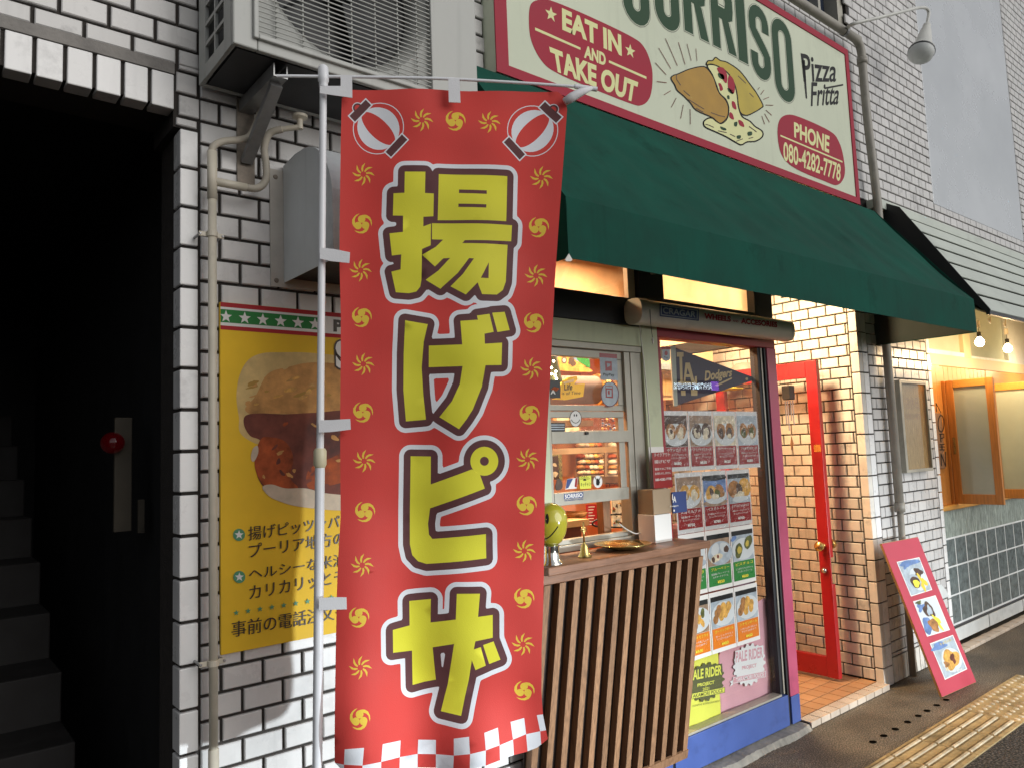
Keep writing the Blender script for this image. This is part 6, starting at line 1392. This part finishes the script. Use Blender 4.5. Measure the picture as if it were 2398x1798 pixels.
fm = MB(); fm.box(a0, a1, 2.2, 2.2425, b0, b0 + .02, 'frame_alu'); fm.box(a0, a1, 2.2, 2.2425, b1 - .022, b1, 'frame_alu'); fm.box(a0, a0 + .03, 2.2, 2.2425, b0 + .02, b1 - .022, 'frame_alu'); fm.box(a1 - .012, a1, 2.2, 2.2425, b0 + .02, b1 - .022, 'frame_alu'); fm.build('frame', nbd, bevel=.002)
MB().box(a0 + .03, a1 - .012, 2.222, 2.2425, b0 + .02, b1 - .022, 'notice').build('sheet', nbd); MB().box(a0 + .03, a1 - .012, 2.206, 2.208, b0 + .02, b1 - .022, 'pane').build('cover', nbd)
A = PArt((a0 + .05, 2.2216, b0 + .3), (1, 0, 0), (0, 0, 1), (0, -1, 0)); A.text('店休日', (.06, .2), (.26, .2), (.26, .12), (.06, .12), 'shelf_wood'); A.text('毎週火曜日', (.04, .09), (.28, .09), (.28, .05), (.04, .05), 'shelf_wood'); A.mb.build('faded_print', nbd)

# ------------------------------------------------------------------ LEANING BOARD
bd = thing('menu_board', 'red plywood board with three food photos leaning on the pillar', 'sign board', (4.92, 1.95, 0))
BL, BR = Vector((4.711, 1.948, .002)), Vector((5.133, 1.918, .002))
tl_ = FY(2064, 1272, 2.15); up = tl_ - BL; tr_ = BR + up
nrm = (BR - BL).cross(up).normalized()
if nrm.y > 0: nrm = -nrm
mb = MB(); mb.obox(BL, BR - BL, up, -nrm * .012, 'board_edge'); mb.build('plywood', bd)
mb = MB(); mb.obox(BL + nrm * .0004 + up * .002, (BR - BL) * 1.0, up * .996, nrm * .0015, 'board_red'); mb.build('painted_face', bd)
bu, bv = (BR - BL), up
i7 = zm(2048, 1150, 4.74); i4 = zm(1900, 1400, 4.169)
def FBd(px, py):
    d = ray(px, py); t = (BL - CP).dot(nrm) / d.dot(nrm); return CP + d * t
class BArt(Art):
    def __init__(self): super().__init__(0); self.nrm = nrm; self.place = lambda a, b: FBd(a, b) + nrm * .0028
phs = [(i7([(240, 780), (492, 728), (636, 1090), (400, 1165)]), 'photo of a dark filled dessert roll, topmost on the board'), (i7([(422, 1218), (672, 1150), (832, 1535), (578, 1610)]), 'photo of a chocolate dessert, middle of the board'), (i4([(1152, 440), (1378, 355), (1518, 690), (1300, 795)]), 'photo of a caramel topped dessert, lowest on the board')]
for k, (qd, lab) in enumerate(phs):
    A = BArt()
    def L_(u, v): a, b_, c_, d_ = qd; return ((a[0] * (1 - u) + b_[0] * u) * (1 - v) + (d_[0] * (1 - u) + c_[0] * u) * v, (a[1] * (1 - u) + b_[1] * u) * (1 - v) + (d_[1] * (1 - u) + c_[1] * u) * v)
    def bl_(u, v, ru, rv, m, wob=.1, seed=1, rot=0): 
        rr = random.Random(seed); ph = [rr.uniform(0, 6.28) for _ in range(3)]
        A.poly([L_(u + (ru * math.cos(q) * math.cos(rot) - rv * math.sin(q) * math.sin(rot)) * (1 + wob * math.sin(3 * q + ph[0]) + wob * .6 * math.sin(5 * q + ph[1])), v + (ru * math.cos(q) * math.sin(rot) + rv * math.sin(q) * math.cos(rot)) * (1 + wob * math.sin(3 * q + ph[0]) + wob * .6 * math.sin(5 * q + ph[1]))) for q in [i * math.pi / 13 for i in range(26)]], m); A.up()
    A.poly(qd, 'paper'); A.up(); A.poly([L_(.03, .025), L_(.97, .025), L_(.97, .975), L_(.03, .975)], ('print_pale', 'plate_white', 'print_pale')[k]); A.up()
    if k == 0: bl_(.5, .1, .45, .08, 'print_blue', .1); bl_(.6, .6, .36, .33, 'plate_white', .02); bl_(.3, .14, .15, .09, 'print_blue', .3, 3); bl_(.7, .42, .17, .14, 'food_dark', .2, 4); bl_(.4, .62, .25, .2, 'print_pale', .05, 6, .3); bl_(.42, .66, .2, .17, 'food_dark', .05, 5, .3); bl_(.44, .70, .13, .11, 'txt_yellow', .1, 7); bl_(.72, .72, .12, .2, 'cloth_gold', .5, 8)
    if k == 1: bl_(.5, .5, .44, .44, 'plate_white', .03); bl_(.22, .2, .16, .11, 'print_blue', .3, 3); bl_(.2, .07, .12, .05, 'food_green', .2, 5); bl_(.2, .72, .18, .25, 'print_blue', .1, 9, .5); bl_(.48, .33, .22, .2, 'food_dark', .15, 4, .8); bl_(.5, .35, .1, .14, 'print_pale', .2, 8, .5); bl_(.45, .75, .2, .18, 'food_brown', .15, 6, .6); bl_(.66, .7, .07, .22, 'txt_yellow', .4, 7, -.3)
    if k == 2: bl_(.3, .15, .3, .1, 'print_blue', .2, 2); bl_(.55, .6, .4, .33, 'plate_white', .02); bl_(.56, .58, .32, .26, 'food_gold', .15, 3); bl_(.3, .66, .1, .09, 'food_brown', .2, 4); bl_(.62, .58, .09, .14, 'sauce_dark', .2, 5); bl_(.25, .78, .06, .05, 'food_cream', .2, 6); A.text('キャラメル', L_(.35, .08), L_(.85, .06), L_(.85, .14), L_(.35, .16), 'cloth_gold', bold=.02); A.text('¥700', L_(.58, .9), L_(.8, .9), L_(.8, .96), L_(.58, .96), 'txt_white', bold=.03)
    o = A.mb.build('photo', bd); o['label'] = lab
jt = thing('tap_cover', 'small grey white cover box behind the leaning board', 'cover', tuple(FY(2205, 1390, 2.2)))
mb = MB(); mb.prism([FY(*p, 2.19) for p in i7([(690, 1040), (740, 1030), (790, 1080), (830, 1160), (755, 1195), (700, 1100)])], (0, .05, 0), 'base_white'); mb.build('cover', jt, bevel=.003)

# two charms dangling on the serving window
for k, (pts, m, lab) in enumerate(([[(185, 900), (205, 880), (240, 890), (238, 930), (222, 960), (210, 1045), (190, 1045), (196, 960)], 'sauce_red', 'small red charm hanging low on the serving window by the banner'], [[(235, 905), (262, 870), (310, 880), (338, 940), (340, 1010), (310, 1050), (240, 1058), (225, 985)], 'food_dark', 'small dark oval charm hanging low on the serving window by the banner'])):
    mb = MB(); mb.prism([FY(*p, 2.286) for p in zs2(smooth_loop(pts, 3))], (0, .003, 0), m); tag(mb.build('charm'), lab, 'charm')

# ------------------------------------------------------------------ NEIGHBOUR'S WOODEN WINDOW AND GLASS BLOCKS
gw = thing('glass_block_wall', 'grey glass block wall with pale joints under the wooden window', 'glass block wall', (6.7, 2.35, 0.16))
MB().box(5.80, 9.2, 2.3068, 2.45, 0.15, 0.965, 'gjoint').build('joint_bed', gw)
for i in range(17):
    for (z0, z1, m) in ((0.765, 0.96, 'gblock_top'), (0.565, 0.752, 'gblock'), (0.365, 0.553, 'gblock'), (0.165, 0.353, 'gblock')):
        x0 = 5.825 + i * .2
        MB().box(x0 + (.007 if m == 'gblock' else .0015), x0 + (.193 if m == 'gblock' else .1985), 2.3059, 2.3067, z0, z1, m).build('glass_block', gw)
MB().box(5.735, 5.8, 2.29, 2.40, .0, .96, 'ochre').build('wood_edge', gw)
bs = thing('white_plinth', 'white plinth panels below the glass blocks', 'plinth', (6.7, 2.3, 0))
for a, b_ in ((5.80, 6.46), (6.475, 7.2), (7.215, 9.2)): MB().box(a, b_, 2.283, 2.44, .05, .138, 'base_white').build('panel', bs, bevel=.002)
MB().box(5.80, 9.2, 2.29, 2.44, .1385, .149, 'dark_metal').build('flashing', bs)
et = thing('edge_tiles', 'row of pale edging tiles along the foot of the glass block shop', 'edging', (6.7, 2.27, 0))
for k in range(34):
    x0 = 5.76 + k * .1; MB().box(x0 + .003, x0 + .097, 2.205 + .0008 * k, 2.282, .001, .022 + .02 * (k % 2) * .1, 'nosing').build('edging_tile', et, bevel=.004)
ww = thing('wooden_window', 'orange stained wooden window frame with outward opened sashes', 'window', (6.4, 2.3, 0.96))
def wd(name, *a, m='wood_orange', bevel=.003): return MB().box(*a, m).build(name, ww, bevel=bevel)
wd('sill', 5.735, 9.2, 2.255, 2.42, .966, 1.003, m='wood_bright', bevel=.008)
for k in range(3): wd('plank', 5.738 + k * .083, 5.738 + k * .083 + .081, 2.288 + .001 * k, 2.34, 1.0035, 2.02)
for k in range(11): wd('head_plank', 5.99 + k * .083, 5.99 + k * .083 + .081, 2.30, 2.34, 1.902, 2.019)
wd('head_board', 6.91, 9.2, 2.298, 2.34, 1.902, 2.019, m='wood_bright'); wd('jamb', 5.99, 6.06, 2.27, 2.35, 1.0035, 1.9015); wd('jamb', 6.96, 7.1, 2.268, 2.35, 1.0035, 1.9015); wd('head_rail', 6.0605, 6.9595, 2.272, 2.35, 1.85, 1.9, m='wood_bright')
MB().box(6.06, 6.96, 2.335, 2.338, 1.0035, 1.85, 'frosted').build('inner_pane', ww)
def sash(x, ya, yb, z0, z1, first):
    t = MB(); w2 = .05; th = .028
    t.box(x, x + th, ya, ya + w2, z0, z1, 'wood_orange'); t.box(x, x + th, yb - w2, yb, z0, z1, 'wood_orange'); t.box(x + .001, x + th - .001, ya + w2, yb - w2, z1 - .055, z1, 'wood_bright'); t.box(x + .001, x + th - .001, ya + w2, yb - w2, z0, z0 + .07, 'wood_orange')
    o = t.build('sash', ww, bevel=.003)
    MB().box(x + .011, x + .016, ya + w2, yb - w2, z0 + .07, z1 - .055, 'frosted').build('pane', o)
    h = MB(); h.box(x - .003, x, yb - .036, yb - .020, z0 + .36, z0 + .48, 'gold'); h.build('flush_pull', o)
sash(5.995, 1.955, 2.268, 1.005, 1.90, True); sash(6.62, 1.86, 2.2, 1.005, 1.885, False)
os_ = thing('open_sign', 'narrow wooden plank sign reading open on the orange boards', 'sign', (5.82, 2.26, 1.27))
mb = MB(); mb.obox((5.758, 2.276, 1.268), (.138, 0, -.004), (0, .010, 0), (.016, 0, .40), 'wood_slat'); mb.build('plank', os_, bevel=.004)
zo = zm(2048, 900, 4.74); A = Art(2.2752)
ov = [(738 + 32 * math.cos(q * math.pi / 12), 432 + 92 * math.sin(q * math.pi / 12)) for q in range(24)]; A.stroke(zo(ov), 2.2, 'ink', True)
for L in ([(730, 550), (738, 635)], [(722, 550), (768, 545), (770, 585), (735, 598)], [(722, 665), (775, 660)], [(722, 690), (778, 690)], [(725, 722), (778, 722)], [(748, 662), (750, 722)], [(742, 898), (738, 765)], [(738, 765), (790, 905)], [(790, 905), (788, 745)]): A.stroke(zo(L), 2.2, 'ink')
A.mb.build('lettering', os_)
MB().tube([FY(*zo([(690, 300)])[0], 2.27), FY(*zo([(682, 205)])[0], 2.272), FY(*zo([(738, 312)])[0], 2.27)], .0025, 'black', 6).build('string', os_)
MB().box(5.725, 5.76, 2.2865, 2.2878, 1.25, 1.64, 'sauce_dark').build('backing_strip', os_)
# white transom windows above
tn = thing('transom_window', 'cream framed transom windows above the wooden window', 'window', (6.7, 2.3, 2.02))
for (a, b_, c_, d_, m) in ((5.735, 9.2, 2.021, 2.105, 'cream_soffit'), (5.735, 5.80, 2.106, 2.6, 'cream_soffit'), (6.52, 6.66, 2.106, 2.6, 'cream_soffit'), (7.5, 7.6, 2.106, 2.6, 'base_white'), (5.80, 6.52, 2.106, 2.14, 'base_white'), (6.66, 7.5, 2.106, 2.125, 'base_white')):
    MB().box(a, b_, 2.30 + (.0 if c_ < 2.1 else .004), 2.36, c_, d_, m).build('frame', tn, bevel=.002)
for a, b_ in ((5.80, 6.52), (6.66, 7.5)): MB().box(a, b_, 2.335, 2.34, 2.125, 2.6, 'frosted').build('pane', tn)
tag(MB().box(7.6, 9.2, 2.31, 2.45, 1.0, 2.72, 'base_white').build('end_wall'), 'pale wall at the right edge beyond the wooden window', 'wall')
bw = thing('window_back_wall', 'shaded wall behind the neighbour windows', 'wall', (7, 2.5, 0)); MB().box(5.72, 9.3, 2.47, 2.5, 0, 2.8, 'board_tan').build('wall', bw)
# grey slatted canopy of the neighbour
ca = thing('slatted_canopy', 'pale slatted canopy with dark joints right of the green awning', 'canopy', (7, 2.0, 2.24))
cx0, cx1 = 5.13, 9.4; yT, zT_, yB, zB_ = 2.2, 3.02, 1.66, 2.242
for k in range(6):
    t0, t1 = k / 6 + .008, (k + 1) / 6 - .006
    ya, za = yT + (yB - yT) * t0, zT_ + (zB_ - zT_) * t0; yb, zb = yT + (yB - yT) * t1, zT_ + (zB_ - zT_) * t1
    MB().add([(cx0, ya, za), (cx1, ya, za), (cx1, yb - .006, zb + .004), (cx0, yb - .006, zb + .004)], [(0, 3, 2, 1)], 'slat_white').build('slat', ca, solid=.006)
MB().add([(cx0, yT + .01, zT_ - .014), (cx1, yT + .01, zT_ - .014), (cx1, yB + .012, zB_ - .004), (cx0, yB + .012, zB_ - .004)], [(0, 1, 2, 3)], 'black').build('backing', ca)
MB().box(cx0, cx1, 1.652, 1.672, 2.222, 2.242, 'dark_metal').build('front_rail', ca)
MB().prism([(cx0 - .012, 2.24, 3.09), (cx0 - .012, 2.12, 3.02), (cx0 - .012, 1.645, 2.25), (cx0 - .012, 1.65, 2.215), (cx0 - .012, 2.24, 2.85)], (.011, 0, 0), 'black').build('end_plate', ca)
MB().box(5.0, 9.4, 2.20, 2.279, 3.022, 3.085, 'slat_white').build('head_flashing', ca, bevel=.003)
tag(MB().add([(5.14, 1.68, 2.245), (9.4, 1.68, 2.245), (9.4, 2.29, 2.60), (5.14, 2.29, 2.60)], [(0, 1, 2, 3)], 'cream_soffit').build('canopy_soffit', solid=.01), 'cream soffit boards under the slatted canopy', 'soffit')
# bulbs, cord, hooks
for k, (px, py, lab) in enumerate(((2294, 800, 'lit warm bulb beside the tip of the green awning'), (2360, 815, 'lit warm bulb hanging right, under the slatted canopy'), (2470, 838, 'lit warm bulb beyond the right edge of the window'))):
    p = FY(px, py, 1.98); t = thing('pendant_bulb', lab, 'bulb', tuple(p), 'bulbs hanging under the canopy')
    MB().lathe([(.0, -.036), (.014, -.034), (.026, -.022), (.030, -.006), (.026, .010), (.014, .024), (.011, .032)], p, 'bulb_on', 16).build('glass_bulb', t, smooth=True)
    sck = MB().lathe([(.012, .032), (.0135, .036), (.0135, .066), (.005, .07), (0, .07)], p, 'black', 14).build('socket', t, smooth=True)
    MB().tube([p + Vector((0, 0, .07)), p + Vector((.0, 0, .15))], .002, 'black', 6).build('cord', sck); MB().tube([p + Vector((0, 0, .10)), p + Vector((0, 0, .145))], .013, 'pvc', 10).build('ceiling_clip', t)
    d = bpy.data.lights.new('bulb_light', 'POINT'); d.energy = 13.0; d.color = (1.0, 0.70, 0.38); d.shadow_soft_size = .03
    o = bpy.data.objects.new('bulb_light', d); COL.objects.link(o); o.location = (0, -0.0, -.045); o.parent = t
for k, (px, py) in enumerate(((2318, 741), (2353, 750))):
    p = FY(px, py, 1.9); mb = MB(); mb.tube([p + Vector((.022 * math.sin(a * 1.0), 0, .045 - .03 * a / 1.0 * .6 + 0)) if a < 3.2 else p + Vector((.03 * math.sin(a), 0, -.02 + .03 * math.cos(a) - .0)) for a in [i * .4 for i in range(13)]], .004, 'pvc_grey', 8)
    tag(mb.build('ceiling_hook', smooth=True), ('left', 'right')[k] + ' metal S hook under the slatted canopy', 'hook', 'hooks under the canopy')

# ------------------------------------------------------------------ UPPER WALL ON THE RIGHT
uw = thing('upper_tiled_wall', 'upper tiled wall with square looking tiles right of the sign board', 'wall', (5.6, 2.4, 3.1))
MB().box(4.74, 6.125, 2.2885, 2.5, 2.76, 4.24, 'grout').build('wall_core', uw); MB().box(4.955, 6.125, 2.2885, 2.5, 4.241, 6.2, 'grout').build('wall_core', uw); MB().box(2.0, 4.739, 2.2885, 2.5, 2.86, 4.24, 'grout').build('wall_core', uw); MB().box(6.126, 9.6, 2.2885, 2.5, 2.76, 3.27, 'grout').build('wall_core', uw); MB().box(8.13, 9.6, 2.2885, 2.5, 3.271, 6.4, 'grout').build('wall_core', uw)
lay(uw, 'Y', 2.289, rows(4.745, 6.115, 3.09, 6.1, .12, .0685, .0085, .0085, u_ref=5.395, v_ref=4.175, holes=[(3.0, 4.95, 4.255, 7)]) + rows(6.125, 8.12, 3.09, 3.268, .12, .0685, .0085, .0085, u_ref=5.395, v_ref=4.175) + rows(8.13, 9.5, 3.09, 6.3, .12, .0685, .0085, .0085, u_ref=5.395, v_ref=4.175) + rows(3.2, 4.742, 4.03, 4.22, .12, .0685, .0085, .0085, u_ref=5.395, v_ref=4.175), 'tile', 300)
mp_ = thing('metal_wall_panel', 'large smooth grey metal panel on the upper wall', 'panel', (7.1, 2.3, 3.27)); MB().box(6.128, 8.128, 2.281, 2.30, 3.272, 6.6, 'panel_grey').build('sheet', mp_, bevel=.003)
uwn = thing('upper_window', 'dark blue upstairs window above the sign board', 'window', (4.2, 2.35, 4.24))
MB().box(2.6, 4.90, 2.39, 2.41, 4.25, 6.0, 'window_blue').build('pane', uwn); MB().box(2.6, 5.10, 2.26, 2.45, 4.235, 4.262, 'frame_alu').build('sill', uwn); MB().box(4.86, 4.93, 2.30, 2.42, 4.263, 6.0, 'frame_alu').build('stile', uwn); MB().box(4.66, 4.69, 2.33, 2.389, 4.263, 6.0, 'frame_alu').build('stile', uwn)
MB().box(4.95, 5.11, 2.46, 2.5, 4.263, 6.1, 'tile_old').build('reveal', uwn)
rp_ = thing('rain_pipe', 'weathered grey pipe that runs over the sign and down its right side', 'pipe', (4.95, 2.2, 3.1))
MB().tube(smooth_path([(3.2, 2.2, 4.145), (4.5, 2.2, 4.145), (4.80, 2.2, 4.145), (4.90, 2.2, 4.13), (4.937, 2.2, 4.07), (4.94, 2.2, 3.95), (4.945, 2.2, 3.6), (4.985, 2.2, 3.12), (4.99, 2.2, 2.95), (4.97, 2.2, 2.6)], 8), .027, 'pvc_grey', 14).build('pipe', rp_, smooth=True)
for x in (4.0, 4.72): MB().tube([(x - .012, 2.2, 4.145), (x + .012, 2.2, 4.145)], .032, 'steel', 14).build('pipe_band', rp_)
MB().tube([(4.94, 2.2, 3.99), (4.94, 2.2, 4.03)], .034, 'pvc_grey', 14).build('coupling', rp_, smooth=True)
wl2 = thing('gooseneck_lamp', 'unlit grey gooseneck sign lamp at the upper right', 'lamp', (4.8, 2.2, 4.15))
Yl = 2.0; zL = zm(1750, 0, 3.318)
arm = [FY(*zL([q])[0], y) for q, y in (((775, 240), 2.2), ((790, 205), 2.15), ((850, 180), 2.1), ((1000, 145), 2.05), ((1200, 95), 2.0), ((1320, 65), 2.0), ((1385, 65), 2.0), ((1410, 100), 2.0), ((1402, 160), 2.0), ((1398, 185), 2.0))]
MB().tube(smooth_path(arm, 5), .011, 'white_metal', 10).build('arm', wl2, smooth=True)
top = FY(*zL([(1398, 185)])[0], 2.0); btm = FY(*zL([(1345, 445)])[0], 2.0); axv = (btm - top).normalized(); Lh = (btm - top).length
rfl = MB().lathe([(.012, 0), (.026, .02), (.026, .05), (.036, .08), (.058, Lh * .65), (.083, Lh * .80), (.085, Lh * .83)], top, 'white_metal', 22, axv).build('reflector', wl2, smooth=True)
MB().lathe([(.084, Lh * .83), (.087, Lh * .85), (.084, Lh * .87)], top, 'dark_metal', 22, axv).build('ring', rfl, smooth=True)
MB().lathe([(.083, Lh * .87), (.078, Lh * .95), (.05, Lh * 1.03), (0, Lh * 1.06)], top, 'base_white', 22, axv).build('lens', rfl, smooth=True)

# ------------------------------------------------------------------ TACTILE PAVING
tp = 0
for i in range(9):
    x0 = 2.797 + i * .295
    dots = x0 > 4.55
    t = thing('tactile_tile', ('worn yellow tactile tile with raised %s, number %d along the strip from the left' % ('dots' if dots else 'bars', i + 1)), 'tactile tile', (x0 + .15, 1.65, 0), 'tactile paving strip')
    words = ('nearest the left', 'second from the left', 'third from the left', 'fourth from the left', 'fifth from the left', 'sixth from the left', 'seventh from the left, with dots', 'eighth from the left, with dots', 'last at the right, with dots')
    t['label'] = 'worn yellow tactile tile in the pavement strip, ' + words[i]
    MB().box(x0 + .002, x0 + .293, 1.502, 1.80, -.02, .005, 'tactile').build('slab', t, bevel=.002)
    if dots:
        for a in range(5):
            for b_ in range(5):
                MB().lathe([(.0145, 0), (.0125, .0035), (.007, .005), (0, .0052)], (x0 + .033 + a * .057, 1.535 + b_ * .058, .005), 'tactile_bar', 12).build('dot', t, smooth=True)
    else:
        for b_ in range(4):
            y = 1.545 + b_ * .0735
            d_ = MB().add([(x0 + .010, y - .020, .0056), (x0 + .285, y - .020, .0056), (x0 + .285, y + .020, .0056), (x0 + .010, y + .020, .0056)], [(0, 1, 2, 3)], 'tactile_dirt'); bar = d_
            bar.add([(x0 + .008, y - .010, .0057), (x0 + .287, y - .010, .0057), (x0 + .287, y + .010, .0057), (x0 + .008, y + .010, .0057), (x0 + .011, y - .0055, .0105), (x0 + .284, y - .0055, .0105), (x0 + .284, y + .0055, .0105), (x0 + .011, y + .0055, .0105)], [(4, 5, 6, 7), (0, 1, 5, 4), (1, 2, 6, 5), (2, 3, 7, 6), (3, 0, 4, 7)], 'tactile_bar')
            bar.build('bar', t)

# ------------------------------------------------------------------ lit sign across the street, seen only as a reflection in the pane
ls = thing('lit_sign', 'white lit letters across the street, mirrored in the pane over the pennant', 'sign', (9.0, -9.0, 2.0))
def mir(px, py):
    p = FY(px, py, 2.298 * 2 + 9.0); return Vector((p.x, -9.0, p.z))
mb = MB(); mb.text('ANYTIME FITNESS', mir(1668, 897), mir(1577, 896), mir(1577, 911), mir(1668, 912), 'sign_white', bold=.03); mb.build('letters', ls)
q = mir(1676, 904); mb = MB(); mb.box(q.x - .16, q.x + .16, -9.05, -9.0, q.z - .13, q.z + .13, 'sign_purple'); mb.build('emblem', ls)
a, b_ = mir(1690, 892), mir(1572, 916); mb = MB(); mb.box(min(a.x, b_.x), max(a.x, b_.x), -9.25, -9.1, min(a.z, b_.z), max(a.z, b_.z), 'black'); mb.build('backboard', ls)
